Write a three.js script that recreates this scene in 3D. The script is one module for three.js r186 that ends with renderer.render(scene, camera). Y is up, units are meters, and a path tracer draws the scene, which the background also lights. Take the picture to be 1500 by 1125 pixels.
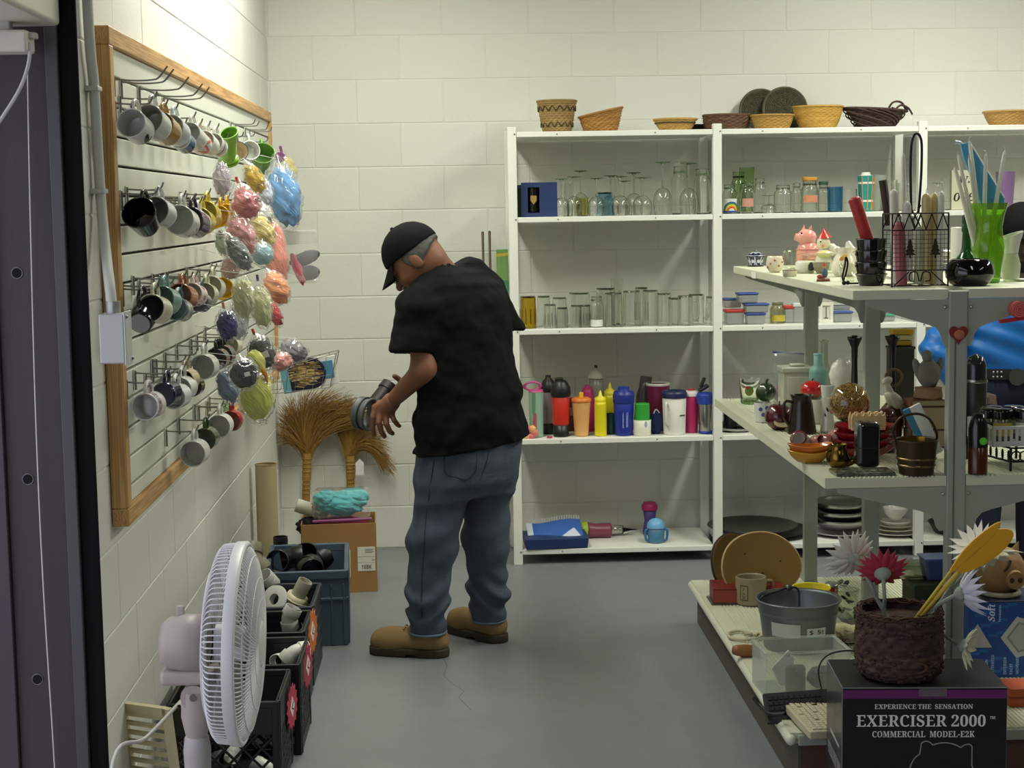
import * as THREE from 'three';
import { RoundedBoxGeometry } from 'three/addons/geometries/RoundedBoxGeometry.js';
import { mergeGeometries, mergeVertices } from 'three/addons/utils/BufferGeometryUtils.js';
import { ImprovedNoise } from 'three/addons/math/ImprovedNoise.js';
import { RectAreaLightUniformsLib } from 'three/addons/lights/RectAreaLightUniformsLib.js';

// ---------- camera, sky, lights, exposure ----------
const scene = new THREE.Scene();
const FOC = 2397.88, CAM = new THREE.Vector3(0.84844, 1.62632, 7.81658);
const YAW = 0.0352688, PITCH = 0.1070593, ROLL = -0.0161652;
const fwd = new THREE.Vector3(Math.sin(YAW) * Math.cos(PITCH), -Math.sin(PITCH), -Math.cos(YAW) * Math.cos(PITCH));
const rt0 = new THREE.Vector3(Math.cos(YAW), 0, Math.sin(YAW));
const up0 = new THREE.Vector3().crossVectors(rt0, fwd);
const rt = rt0.clone().multiplyScalar(Math.cos(ROLL)).addScaledVector(up0, Math.sin(ROLL));
const upv = up0.clone().multiplyScalar(Math.cos(ROLL)).addScaledVector(rt0, -Math.sin(ROLL));
const camera = new THREE.PerspectiveCamera(2 * Math.atan(562.5 / FOC) * 180 / Math.PI, 4 / 3, 0.05, 60);
camera.position.copy(CAM);
camera.quaternion.setFromRotationMatrix(new THREE.Matrix4().makeBasis(rt, upv, fwd.clone().negate()));
scene.add(camera);
const renderer = new THREE.WebGLRenderer({ antialias: true });
renderer.toneMapping = THREE.LinearToneMapping;
renderer.toneMappingExposure = 1.24;
renderer.shadowMap.enabled = true;
scene.background = new THREE.Color().setRGB(1.08, 1.14, 1.32);   // overcast daylight outside the roll-up door
RectAreaLightUniformsLib.init();
const LIGHTS = [   // fluorescent strip fixtures: x, y, z, width, length, intensity
  [0.55, 2.95, 2.1, 0.28, 2.4, 18],
  [3.0, 3.05, 2.15, 0.28, 2.4, 25],
  [5.4, 3.05, 2.15, 0.28, 2.4, 20],
  [2.0, 3.05, 6.4, 0.28, 2.4, 4.5],
  [5.0, 3.05, 6.4, 0.28, 2.4, 4.5],
];
const LCOL = new THREE.Color().setRGB(0.99, 1.0, 0.87);
// ---------- helpers ----------
let seed = 12345;
const rnd = () => { seed = (seed * 1664525 + 1013904223) >>> 0; return seed / 4294967296; };
const rr = (a, b) => a + (b - a) * rnd();
const V = (x, y, z) => new THREE.Vector3(x, y, z);
const PI = Math.PI;
const pn = new ImprovedNoise();
const noise = (x, y, z) => pn.noise(x, y, z);
// a pixel gives a direction; the plane it is met on (shelf, wall, floor) gives the distance
function ray(u, v) { return fwd.clone().multiplyScalar(FOC).addScaledVector(rt, u - 750).addScaledVector(upv, 562.5 - v); }
function on(ax, val, u, v) { const d = ray(u, v); return CAM.clone().addScaledVector(d, (val - CAM[ax]) / d[ax]); }
const onX = (x, u, v) => on('x', x, u, v), onY = (y, u, v) => on('y', y, u, v), onZ = (z, u, v) => on('z', z, u, v);
const mpp = p => p.clone().sub(CAM).dot(fwd) / FOC;
const names = {};
function numbered(n) { if (!(n in names)) { names[n] = 0; return n; } names[n]++; return n + '_' + String(names[n]).padStart(3, '0'); }
function mesh(parent, name, geo, m, p, r, s) {
  const o = new THREE.Mesh(geo, m); o.name = name; o.castShadow = o.receiveShadow = true;
  if (p) Array.isArray(p) ? o.position.set(...p) : o.position.copy(p);
  if (r) o.rotation.set(...r);
  if (s) Array.isArray(s) ? o.scale.set(...s) : o.scale.setScalar(s);
  parent.add(o); return o;
}
const part = mesh;
function tag(o, label, category, group) { o.userData.label = label; o.userData.category = category; if (group) o.userData.group = group; return o; }
function thing(name, label, category, p, group, ry) {
  const o = new THREE.Group(); o.name = numbered(name); tag(o, label, category, group);
  if (p) Array.isArray(p) ? o.position.set(...p) : o.position.copy(p);
  if (ry) o.rotation.y = ry;
  scene.add(o); return o;
}
function single(name, label, category, geo, m, p, r, group) { const o = mesh(scene, numbered(name), geo, m, p, r); return tag(o, label, category, group); }
function copyOf(root, p, label, group) {
  const c = root.clone(); c.name = numbered(root.name.replace(/_\d{3}$/, '')); c.position.copy(p); c.userData = { ...root.userData };
  if (label) c.userData.label = label; if (group) c.userData.group = group; scene.add(c); return c;
}
function struct(name, geo, m, p) { const o = mesh(scene, name, geo, m, p); o.userData.kind = 'structure'; return o; }
function structGroup(name) { const o = new THREE.Group(); o.name = name; o.userData.kind = 'structure'; scene.add(o); return o; }
// geometry
const G = {};
const key = (k, f) => G[k] || (G[k] = f());
const box = (w, h, d) => key(`b${w},${h},${d}`, () => new THREE.BoxGeometry(w, h, d));
const rbox = (w, h, d, r = 0.004, s = 2) => key(`r${w},${h},${d},${r},${s}`, () => new RoundedBoxGeometry(w, h, d, s, Math.min(r, w / 2.01, h / 2.01, d / 2.01)));
const cyl = (a, b, h, s = 24, o = false) => key(`c${a},${b},${h},${s},${o}`, () => new THREE.CylinderGeometry(a, b, h, s, 1, o));
const sph = (r, a = 24, b = 16) => key(`s${r},${a},${b}`, () => new THREE.SphereGeometry(r, a, b));
const tor = (R, r, a = 10, b = 32, arc = PI * 2) => key(`t${R},${r},${a},${b},${arc}`, () => new THREE.TorusGeometry(R, r, a, b, arc));
const lathe = (pts, seg = 32) => new THREE.LatheGeometry(pts.map(p => new THREE.Vector2(Math.max(p[0], 0.00001), p[1])), seg);
const tube = (pts, r, seg, rs = 8, closed = false) => new THREE.TubeGeometry(new THREE.CatmullRomCurve3(pts.map(p => Array.isArray(p) ? V(...p) : p), closed, 'catmullrom', 0.5), seg || pts.length * 6, r, rs, closed);
function bars(list, r, rs = 6) {   // straight wires a-b merged
  return mergeGeometries(list.map(([a, b, rad]) => bar(a, b, rad || r, rs)));
}
function bar(a, b, r, rs = 8, r2) {
  a = Array.isArray(a) ? V(...a) : a; b = Array.isArray(b) ? V(...b) : b;
  const d = b.clone().sub(a), g = new THREE.CylinderGeometry(r2 ?? r, r, d.length(), rs);
  g.applyQuaternion(new THREE.Quaternion().setFromUnitVectors(V(0, 1, 0), d.clone().normalize()));
  const m = a.clone().add(b).multiplyScalar(0.5); g.translate(m.x, m.y, m.z); return g;
}
const mv = (g, x, y, z, rx = 0, ry = 0, rz = 0, s = 1) => { const c = g.clone(); const m = new THREE.Matrix4().compose(V(x, y, z), new THREE.Quaternion().setFromEuler(new THREE.Euler(rx, ry, rz)), Array.isArray(s) ? V(...s) : V(s, s, s)); return c.applyMatrix4(m); };
const merge = l => { l = l.map(g => g.index ? g.toNonIndexed() : g); return mergeGeometries(l); };
function ext(pts, depth, bevel = 0, holes, curve) {
  const s = new THREE.Shape(); if (curve) s.setFromPoints(new THREE.CatmullRomCurve3(pts.map(p => V(p[0], p[1], 0)), true).getPoints(pts.length * 5).map(p => new THREE.Vector2(p.x, p.y))); else s.setFromPoints(pts.map(p => new THREE.Vector2(...p)));
  (holes || []).forEach(h => { const q = new THREE.Path(); q.setFromPoints(h.map(p => new THREE.Vector2(...p))); s.holes.push(q); });
  const g = new THREE.ExtrudeGeometry(s, { depth: depth - 2 * bevel, bevelEnabled: bevel > 0, bevelThickness: bevel, bevelSize: bevel, bevelSegments: 2, curveSegments: 12 });
  g.translate(0, 0, -(depth - 2 * bevel) / 2); return g;
}
function warp(g, f) { const p = g.attributes.position, v = V(); for (let i = 0; i < p.count; i++) { v.fromBufferAttribute(p, i); f(v, i); p.setXYZ(i, v.x, v.y, v.z); } g.computeVertexNormals(); return g; }
// surface nets: meshes an arbitrary distance field in a box
function nets(f, lo, hi, h) {
  const n = [0, 1, 2].map(i => Math.ceil((hi[i] - lo[i]) / h) + 1), [nx, ny, nz] = n, F = new Float32Array(nx * ny * nz);
  for (let k = 0, q = 0; k < nz; k++) for (let j = 0; j < ny; j++) for (let i = 0; i < nx; i++) F[q++] = f(lo[0] + i * h, lo[1] + j * h, lo[2] + k * h);
  const id = new Int32Array(nx * ny * nz).fill(-1), P = [], I = [], at = (i, j, k) => i + nx * (j + ny * k);
  for (let k = 0; k < nz - 1; k++) for (let j = 0; j < ny - 1; j++) for (let i = 0; i < nx - 1; i++) {
    let c = 0, sx = 0, sy = 0, sz = 0, mask = 0; const v = [];
    for (let b = 0; b < 8; b++) { v[b] = F[at(i + (b & 1), j + (b >> 1 & 1), k + (b >> 2))]; if (v[b] < 0) mask |= 1 << b; }
    if (mask === 0 || mask === 255) continue;
    for (let a = 0; a < 8; a++) for (let e = 0; e < 3; e++) { const b = a | (1 << e); if (b === a) continue; if ((v[a] < 0) !== (v[b] < 0)) { const t = v[a] / (v[a] - v[b]); sx += (a & 1) + (e === 0 ? t : 0); sy += (a >> 1 & 1) + (e === 1 ? t : 0); sz += (a >> 2) + (e === 2 ? t : 0); c++; } }
    id[at(i, j, k)] = P.length / 3; P.push(lo[0] + (i + sx / c) * h, lo[1] + (j + sy / c) * h, lo[2] + (k + sz / c) * h);
  }
  const quad = (a, b, c, d, fl) => { if (a < 0 || b < 0 || c < 0 || d < 0) return; fl ? I.push(a, b, c, a, c, d) : I.push(a, c, b, a, d, c); };
  for (let k = 1; k < nz - 1; k++) for (let j = 1; j < ny - 1; j++) for (let i = 1; i < nx - 1; i++) {
    const s = F[at(i, j, k)] < 0;
    if (s !== (F[at(i + 1, j, k)] < 0)) quad(id[at(i, j - 1, k - 1)], id[at(i, j, k - 1)], id[at(i, j, k)], id[at(i, j - 1, k)], s);
    if (s !== (F[at(i, j + 1, k)] < 0)) quad(id[at(i - 1, j, k - 1)], id[at(i - 1, j, k)], id[at(i, j, k)], id[at(i, j, k - 1)], s);
    if (s !== (F[at(i, j, k + 1)] < 0)) quad(id[at(i - 1, j - 1, k)], id[at(i, j - 1, k)], id[at(i, j, k)], id[at(i - 1, j, k)], s);
  }
  const g = new THREE.BufferGeometry(); g.setAttribute('position', new THREE.Float32BufferAttribute(P, 3)); g.setIndex(I); g.computeVertexNormals();
  const uv = new Float32Array(P.length / 3 * 2); for (let i = 0; i < P.length / 3; i++) { uv[2 * i] = P[3 * i] + P[3 * i + 2]; uv[2 * i + 1] = P[3 * i + 1]; } g.setAttribute('uv', new THREE.BufferAttribute(uv, 2));
  return g;
}
const smin = (a, b, k) => { const h = Math.max(k - Math.abs(a - b), 0) / k; return Math.min(a, b) - h * h * k * 0.25; };
function cap(p, a, b, ra, rb) { // tapered capsule
  const bx = b[0] - a[0], by = b[1] - a[1], bz = b[2] - a[2], px = p[0] - a[0], py = p[1] - a[1], pz = p[2] - a[2];
  const t = Math.max(0, Math.min(1, (px * bx + py * by + pz * bz) / (bx * bx + by * by + bz * bz + 1e-9)));
  return Math.hypot(px - t * bx, py - t * by, pz - t * bz) - (ra + (rb - ra) * t);
}
// materials and computed textures
const MT = {};
function mat(hex, rough = 0.6, o = {}) { const k = hex + '|' + rough + '|' + Object.keys(o).map(q => q + (o[q] && (o[q].uuid || (o[q].isColor && o[q].getHex())) || o[q])).join(); return MT[k] || (MT[k] = new THREE.MeshPhysicalMaterial({ color: hex, roughness: rough, ...o })); }
function dataTex(n, fn, srgb = true, rep) {
  const d = new Uint8Array(n * n * 4);
  for (let j = 0; j < n; j++) for (let i = 0; i < n; i++) { const c = fn(i / n, j / n, i, j); const q = 4 * (j * n + i); d[q] = c[0]; d[q + 1] = c[1]; d[q + 2] = c[2]; d[q + 3] = 255; }
  const t = new THREE.DataTexture(d, n, n); t.wrapS = t.wrapT = THREE.RepeatWrapping; t.magFilter = THREE.LinearFilter; t.minFilter = THREE.LinearMipmapLinearFilter; t.generateMipmaps = true;
  if (srgb) t.colorSpace = THREE.SRGBColorSpace; if (rep) t.repeat.set(...rep); t.needsUpdate = true; return t;
}
const tile = (x, y, f, z = 0) => { // tileable noise
  const a = noise(x * f, y * f, z), b = noise((x - 1) * f, y * f, z), c = noise(x * f, (y - 1) * f, z), d = noise((x - 1) * f, (y - 1) * f, z);
  return (a * (1 - x) + b * x) * (1 - y) + (c * (1 - x) + d * x) * y;
};
const grey = v => { v = Math.max(0, Math.min(255, v)); return [v, v, v]; };
const grainTex = dataTex(256, (x, y) => grey(128 + 70 * tile(x, y, 60) + 50 * tile(x, y, 23, 3)), false);
const grainBig = grainTex.clone(); grainBig.repeat.set(4, 4); grainBig.needsUpdate = true;
const weaveTex = dataTex(128, (x, y) => grey(140 + 60 * Math.sin(x * PI * 32) * (Math.floor(y * 32) % 2 ? 1 : -1) + 60 * Math.abs(Math.sin(y * PI * 32)) - 30), false);
function canvasTex(w, h, draw) { const c = document.createElement('canvas'); c.width = w; c.height = h; draw(c.getContext('2d'), w, h); const t = new THREE.CanvasTexture(c); t.colorSpace = THREE.SRGBColorSpace; return t; }
const glass = (hex = 0xf4f8f4, o = {}) => mat(hex, 0.03, { transmission: 1, thickness: 0, ior: 1.6, ...o });
const solidGlass = (hex = 0xffffff, o = {}) => mat(0xffffff, 0.0, { transmission: 1, thickness: 0.003, ior: 1.48, attenuationColor: new THREE.Color(hex), attenuationDistance: 0.004, ...o });
const film = (hex = 0xffffff, rough = 0.12) => mat(hex, rough, { transmission: 1, thickness: 0, ior: 1.45 });
const plastic = (hex, rough = 0.4) => mat(hex, rough);
const ceramic = (hex, rough = 0.18) => mat(hex, rough, { clearcoat: 0.4, clearcoatRoughness: 0.08 });
const metal = (hex, rough = 0.35) => mat(hex, rough, { metalness: 1 });
const fabric = (hex, rough = 0.95) => mat(hex, rough, { bumpMap: grainBig, bumpScale: 0.002 });
// ---------- lamps ----------
{
  const house = mat(0xe6e6e0, 0.5), glow = new THREE.MeshStandardMaterial({ color: 0xffffff, emissive: LCOL, emissiveIntensity: 2.0 });
  LIGHTS.forEach(([x, y, z, w, l, I], i) => {
    const t = thing('strip_light', 'white fluorescent strip light hung under the ceiling', 'lamp', [x, y, z], 'ceiling strip lights');
    part(t, 'housing', rbox(w + 0.04, 0.07, l + 0.06, 0.01), house, [0, 0.06, 0]);
    part(t, 'diffuser', rbox(w, 0.02, l, 0.005), glow, [0, 0.014, 0]);
    for (const s of [-1, 1]) part(t, 'hanger', bar([0, 0.09, s * l * 0.4], [0, 3.6 - y, s * l * 0.4], 0.004), house);
    const L = new THREE.RectAreaLight(LCOL, I, w, l); L.position.set(x, y - 0.002, z); L.lookAt(x, 0, z); scene.add(L);
  });
}
// ---------- room shell ----------
const RX = 8.0, RZ = 12.0, RH = 3.6, JZ0 = 3.985, DZ = 7.6, DH = 3.0;
const paintBump = dataTex(256, (x, y) => grey(128 + 60 * tile(x, y, 40) + 60 * tile(x, y, 14, 7) - (tile(x, y, 30, 11) > 0.42 ? 90 : 0)), false);
const wallCols = [0xd9d9d0, 0xd8d8ce, 0xdadad2, 0xd7d7ce].map(c => mat(c, 0.62, { bumpMap: paintBump, bumpScale: 0.0016 }));
const mortar = mat(0xd7d7ce, 0.75, { bumpMap: paintBump, bumpScale: 0.002 });
const plainWall = mat(0xd6d6cc, 0.7), storeWall = mat(0x6f6a60, 0.85);
{
  const floorTex = dataTex(512, (x, y) => { const a = 12 * tile(x, y, 4) + 7 * tile(x, y, 17, 2) + 5 * tile(x, y, 70, 5); return [122 + a, 125 + a, 127 + a]; });
  floorTex.repeat.set(2, 3);
  const fb = dataTex(256, (x, y) => grey(128 + 50 * tile(x, y, 50) + 60 * tile(x, y, 12, 3)), false); fb.repeat.set(3, 4);
  const fl = struct('floor', new THREE.BoxGeometry(RX + 0.4, 0.2, RZ + 0.4), mat(0xffffff, 0.42, { map: floorTex, bumpMap: fb, bumpScale: 0.0012 }), [RX / 2, -0.1, RZ / 2]);
  // hairline crack in the painted floor
  const crack = [[648, 962], [655, 975], [650, 990], [663, 1002], [680, 1012], [672, 1022], [690, 1040]].map(p => onY(0.0004, ...p));
  const cg = mergeGeometries(crack.slice(1).map((b, i) => { const a = crack[i], d = b.clone().sub(a), n = V(d.z, 0, -d.x).normalize().multiplyScalar(0.0009); const g = new THREE.BufferGeometry(); const q = [a.clone().sub(n), a.clone().add(n), b.clone().add(n), b.clone().sub(n)]; g.setAttribute('position', new THREE.Float32BufferAttribute(q.flatMap(p => [p.x, p.y, p.z]), 3)); g.setIndex([0, 1, 2, 0, 2, 3]); g.computeVertexNormals(); return g; }));
  const c = mesh(fl, 'crack', cg, mat(0x5e5e5b, 0.9)); c.position.set(-RX / 2, 0.1, -RZ / 2);
  struct('ceiling', new THREE.BoxGeometry(RX + 0.4, 0.2, RZ + 0.4), mat(0x5c5c56, 0.9), [RX / 2, RH + 0.1, RZ / 2]);
  struct('wall_right', new THREE.BoxGeometry(0.2, RH, RZ + 0.4), storeWall, [RX + 0.1, RH / 2, RZ / 2]);
  struct('wall_front', new THREE.BoxGeometry(RX, RH, 0.2), storeWall, [RX / 2, RH / 2, RZ + 0.1]);
}
const BW = 0.4064, BH = 0.2032, JT = 0.0022;
function blockGeo(w, h) { return key(`blk${w.toFixed(3)},${h.toFixed(3)}`, () => { const g = new RoundedBoxGeometry(w - JT, h - JT, 0.03, 1, 0.0045); const uv = g.attributes.uv, p = g.attributes.position; for (let i = 0; i < p.count; i++) uv.setXY(i, p.getX(i) / 0.5 + 0.5, p.getY(i) / 0.5 + 0.5); return g; }); }
const rough4 = Array.from({ length: 6 }, (_, i) => i);
function blockWall(name, len, x0, top, place, backing) {
  const w = structGroup(name);
  backing(w);
  let n = 0;
  for (let k = 0; k < Math.ceil(top / BH); k++) {
    const h = Math.min(BH, top - k * BH);
    for (let x = x0 + (k % 2 ? 0 : BW / 2) - 2 * BW; x < len; x += BW) {
      const a = Math.max(0, x), b = Math.min(len, x + BW); if (b - a < 0.03) continue;
      const m = mesh(w, 'block', blockGeo(b - a, h), wallCols[Math.floor(rnd() * 4)]);
      place(m, (a + b) / 2, k * BH + h / 2, rr(-0.0008, 0.0004)); n++;
    }
  }
  return w;
}
// far wall: courses sit on the floor; blocks up to the ceiling, the plain rest goes on to the right
blockWall('wall_back', 4.9, 0.211, 2.85, (m, s, y, j) => m.position.set(s, y, -0.015 + j), w => {
  mesh(w, 'mortar_bed', new THREE.BoxGeometry(RX + 0.4, RH, 0.2), mortar, [RX / 2, RH / 2, -0.1026]);
});
blockWall('wall_left', JZ0, 0.1, 2.85, (m, s, y, j) => { m.rotation.y = PI / 2; m.position.set(-0.015 + j, y, s); }, w => {
  mesh(w, 'mortar_bed', new THREE.BoxGeometry(0.2, RH, JZ0), mortar, [-0.1026, RH / 2, JZ0 / 2]);
  mesh(w, 'wall_over_door', new THREE.BoxGeometry(0.2, RH - DH, DZ - JZ0), plainWall, [-0.1, (RH + DH) / 2, (JZ0 + DZ) / 2]);
  mesh(w, 'wall_beside_door', new THREE.BoxGeometry(0.2, RH, RZ - DZ), plainWall, [-0.1, RH / 2, (RZ + DZ) / 2]);
});
// steel jamb of the roll-up door: plates on the end of the wall, facing the opening
{
  const t = structGroup('trim_1');
  const steel = mat(0x423b41, 0.6, { bumpMap: grainBig, bumpScale: 0.0006 }), steel2 = mat(0x525254, 0.5, { metalness: 0.2 }), blk = mat(0x141415, 0.85, { specularIntensity: 0.3 });
  const seg = (n, x0, x1, d, m) => mesh(t, n, rbox(x1 - x0, DH, d, 0.003), m, [(x0 + x1) / 2, DH / 2, JZ0 + d / 2]);
  seg('angle_iron', -0.037, 0.005, 0.012, blk);
  seg('guide_lip', -0.066, -0.037, 0.026, steel2);
  seg('channel', -0.2, -0.066, 0.015, steel);
  seg('flange', -0.34, -0.2, 0.03, mat(0x4b454e, 0.5, { metalness: 0.2 }));
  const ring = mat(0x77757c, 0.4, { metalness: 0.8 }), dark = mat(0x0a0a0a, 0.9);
  for (const [u, v] of [[25, 400], [41, 702], [55, 995]]) { const p = onZ(JZ0 + 0.0155, u, v); const b = mesh(t, 'painted_bolt_hole', cyl(0.0125, 0.0125, 0.003, 20), dark, p, [PI / 2, 0, 0]); mesh(b, 'rim', tor(0.0125, 0.0018, 6, 24), ring, null, [PI / 2, 0, 0]); }  // black discs painted on for the dark inside of open bolt holes
  const cord = [[40, 90], [44, 300], [52, 600], [63, 850], [80, 1124]].map(([u, v]) => onZ(JZ0 + 0.05, u, v)); cord.push(V(cord[4].x, 0.02, cord[4].z));
  single('pull_cord', 'thin white cord hanging down the dark steel door jamb', 'cord', tube(cord, 0.0016, 40, 6), mat(0xd8d6da, 0.8));
  mesh(structGroup('floor_apron'), 'apron_slab', new THREE.BoxGeometry(2.4, 0.2, DZ - JZ0 + 1.2), mat(0x8a6648, 0.9), [-1.55, -0.11, (DZ + JZ0) / 2]);
}
{ // roll-up door drum housing along the opening, sensor box under it
  const P = onX(-0.03, 89, 39), len = 7.4 - P.z;
  const h = thing('door_hood', 'beige metal drum hood of the roll-up door over the opening', 'door hood', V(-0.03, P.y, P.z));
  part(h, 'hood_shell', rbox(0.4, 0.5, len, 0.012), mat(0xd8d6ca, 0.5), [-0.2, 0.25, len / 2]);
  part(h, 'end_bracket', rbox(0.36, 0.46, 0.012, 0.004), mat(0xb9b7ac, 0.5), [-0.2, 0.27, -0.006]);
  const q = onZ(P.z + 0.1, 16, 62), k = mpp(q), b = thing('sensor_box', 'small white plastic sensor box under the door hood', 'sensor', q);
  part(b, 'case', rbox(58 * k, 32 * k, 50 * k, 5 * k), mat(0xd9d7cb, 0.45));
  part(b, 'clip', rbox(12 * k, 9 * k, 20 * k, 2 * k), mat(0xbdbcb4, 0.5), [32 * k, 9 * k, 0]);
  part(b, 'stem', rbox(20 * k, 26 * k, 20 * k, 3 * k), mat(0xbdbcb4, 0.5), [-8 * k, 26 * k, 0]);
  single('cable', 'white cable looping down from the sensor box', 'cable', tube([[44, 62], [42, 92], [30, 128], [6, 168], [-20, 205]].map(([u, v]) => onZ(P.z + 0.12, u, v)), 0.0042, 30, 8), mat(0xc9c8cb, 0.5));
}
{ // conduit and junction box on the block wall
  const pts = [onX(0.018, 128, 2), onX(0.018, 138, 130), onX(0.02, 147, 280), onX(0.034, 154, 360), onX(0.058, 161, 420), onX(0.064, 165, 462)], e = pts[5];
  const c = thing('conduit', 'painted conduit pipe running down beside the slatwall to a grey box', 'conduit', V(0, e.y, e.z));
  part(c, 'pipe', tube([V(0.018, 2.95, pts[0].z), ...pts].map(q => q.clone().sub(V(0, e.y, e.z))), 0.0125, 60, 12), mat(0xcbccc3, 0.5));
  for (const i of [1, 2]) part(c, 'strap', rbox(0.036, 0.012, 0.05, 0.003), mat(0xbfc0b8, 0.5), pts[i].clone().sub(V(0.004, e.y, e.z)));
  const b = thing('junction_box', 'grey steel electrical box on the wall at the slatwall frame', 'electrical box', onX(0.066, 168, 495));
  part(b, 'body', rbox(0.058, 0.115, 0.066, 0.004), mat(0xb9bbb8, 0.45, { metalness: 0.3 }));
  part(b, 'cover', rbox(0.004, 0.125, 0.074, 0.002), mat(0xc4c6c3, 0.4, { metalness: 0.3 }), [0.031, 0, 0]);
  part(b, 'connector', cyl(0.017, 0.017, 0.03, 16), mat(0xa9aaa6, 0.4, { metalness: 0.6 }), [0, 0.07, 0]);
  for (const s of [-1, 1]) part(b, 'screw', sph(0.004, 10, 8), mat(0x8c8d8a, 0.4, { metalness: 0.8 }), [0.034, s * 0.05, s * 0.026]);
}
// ---------- slatwall panel on the left wall ----------
const SW = { x: 0.032, y0: 0.862, y1: 2.075, z0: 0.27, z1: 3.82 };
const slatY = k => SW.y1 - 0.045 - 0.0722 * k;      // top edge of slat k
{
  const t = thing('slatwall_display', 'white slatwall display board in an oak frame carrying mugs and yarn', 'slatwall', [0, SW.y0, (SW.z0 + SW.z1) / 2]);
  const len = SW.z1 - SW.z0, hgt = SW.y1 - SW.y0;
  const oakTex = dataTex(256, (x, y) => { const g = 22 * tile(x, y * 0.12, 40) + 16 * Math.sin(40 * (x + 0.35 * tile(x, y, 3))); return [192 + g, 148 + g, 92 + 0.8 * g]; });
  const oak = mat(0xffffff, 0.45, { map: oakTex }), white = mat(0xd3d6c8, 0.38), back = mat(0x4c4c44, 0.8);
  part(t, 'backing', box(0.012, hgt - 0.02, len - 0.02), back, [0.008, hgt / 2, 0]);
  for (let k = 0; k < 16; k++) { const h = k === 15 ? 0.038 : 0.0655, y = k === 15 ? 0.0655 : slatY(k) - 0.033 - SW.y0; part(t, 'slat', rbox(0.016, h, len - 0.085, 0.0025), white, [0.023, y, 0]); }
  part(t, 'frame_rail', rbox(0.042, 0.045, len, 0.004), oak, [0.022, hgt - 0.0225, 0]);
  part(t, 'frame_rail', rbox(0.042, 0.045, len, 0.004), oak, [0.022, 0.0225, 0]);
  for (const s of [-1, 1]) part(t, 'frame_stile', rbox(0.042, hgt - 0.09, 0.045, 0.004), oak, [0.022, hgt / 2, s * (len / 2 - 0.0225)]);
}
const SWX = 0.0315;  // face of the slats
// wire hooks clipped into the slat grooves
const hookMetal = metal(0x8d8d88, 0.35);
const hook0 = {};
function hook(y, z, row, long) {
  z = Math.min(z, 3.75);
  const lab = long ? 'long empty wire hook with an upturned tip in the top mug row' : `short wire slatwall hook with a flat clip in the ${row} mug row`, grp = 'hooks of the ' + row + ' mug row', k = long ? 'long' : 'short';
  if (hook0[k]) return copyOf(hook0[k], V(SWX, y, z), lab, grp);
  const t = hook0[k] = thing('slatwall_hook', lab, 'hook', V(SWX, y, z), grp);
  part(t, 'clip', rbox(0.003, 0.052, 0.011, 0.001), mat(0xd2d4cc, 0.2), [0.0025, -0.024, 0]);
  part(t, 'back_wire', tube([[0.006, -0.05, 0], [0.006, -0.02, 0], [0.006, -0.001, 0]], 0.0022, 8, 6), hookMetal);
  part(t, 'wire', tube(long ? [[0.003, -0.008, 0], [0.06, -0.012, 0], [0.1, -0.01, 0], [0.114, -0.004, 0], [0.135, 0.022, 0]] : [[0.003, -0.006, 0], [0.04, -0.009, 0], [0.08, -0.009, 0], [0.09, -0.004, 0], [0.096, 0.009, 0]], 0.0024, 24, 6), hookMetal);
  return t;
}
// ---------- white steel shelving along the back wall ----------
const SH = { zf: 0.46, zb: 0.022, y: [1.963, 1.584, 1.08, 0.58, 0.071], x: [1.125, 2.045, 2.975, 3.9] };
{
  const wm = mat(0xe4e5dc, 0.4), scr = mat(0x55554f, 0.5, { metalness: 0.5 });
  const t = thing('shelving_rack', 'long white steel shelving rack standing against the back block wall', 'shelf', [SH.x[0], 0, 0.24]);
  const X = x => x - SH.x[0], Z = z => z - 0.24;
  SH.x.forEach((x, i) => { for (const f of [0, 1]) {
    const p = part(t, 'post', rbox(0.04, i % 2 ? 1.99 : 1.985, 0.04, 0.003), wm, [X(x), 0.9925, Z(f ? SH.zf - 0.02 : SH.zb + 0.02)]);
    if (f) for (const y of SH.y) part(p, 'screw', cyl(0.0035, 0.0035, 0.003, 10), scr, [0.012, y - 1.003, 0.0205], [PI / 2, 0, 0]);
  } });
  for (let b = 0; b < 3; b++) SH.y.forEach((y, k) => {
    const w = SH.x[b + 1] - SH.x[b] - 0.041, cx = X((SH.x[b] + SH.x[b + 1]) / 2);
    const s = part(t, 'shelf', rbox(w, 0.024, SH.zf - SH.zb - 0.006, 0.003), wm, [cx, y - 0.012, Z((SH.zf + SH.zb) / 2)]);
    for (const q of [-0.2, 0.14]) part(s, 'screw', cyl(0.003, 0.003, 0.002, 10), scr, [q * w / 0.68, 0, 0.2165], [PI / 2, 0, 0]);
  });
}
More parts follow.
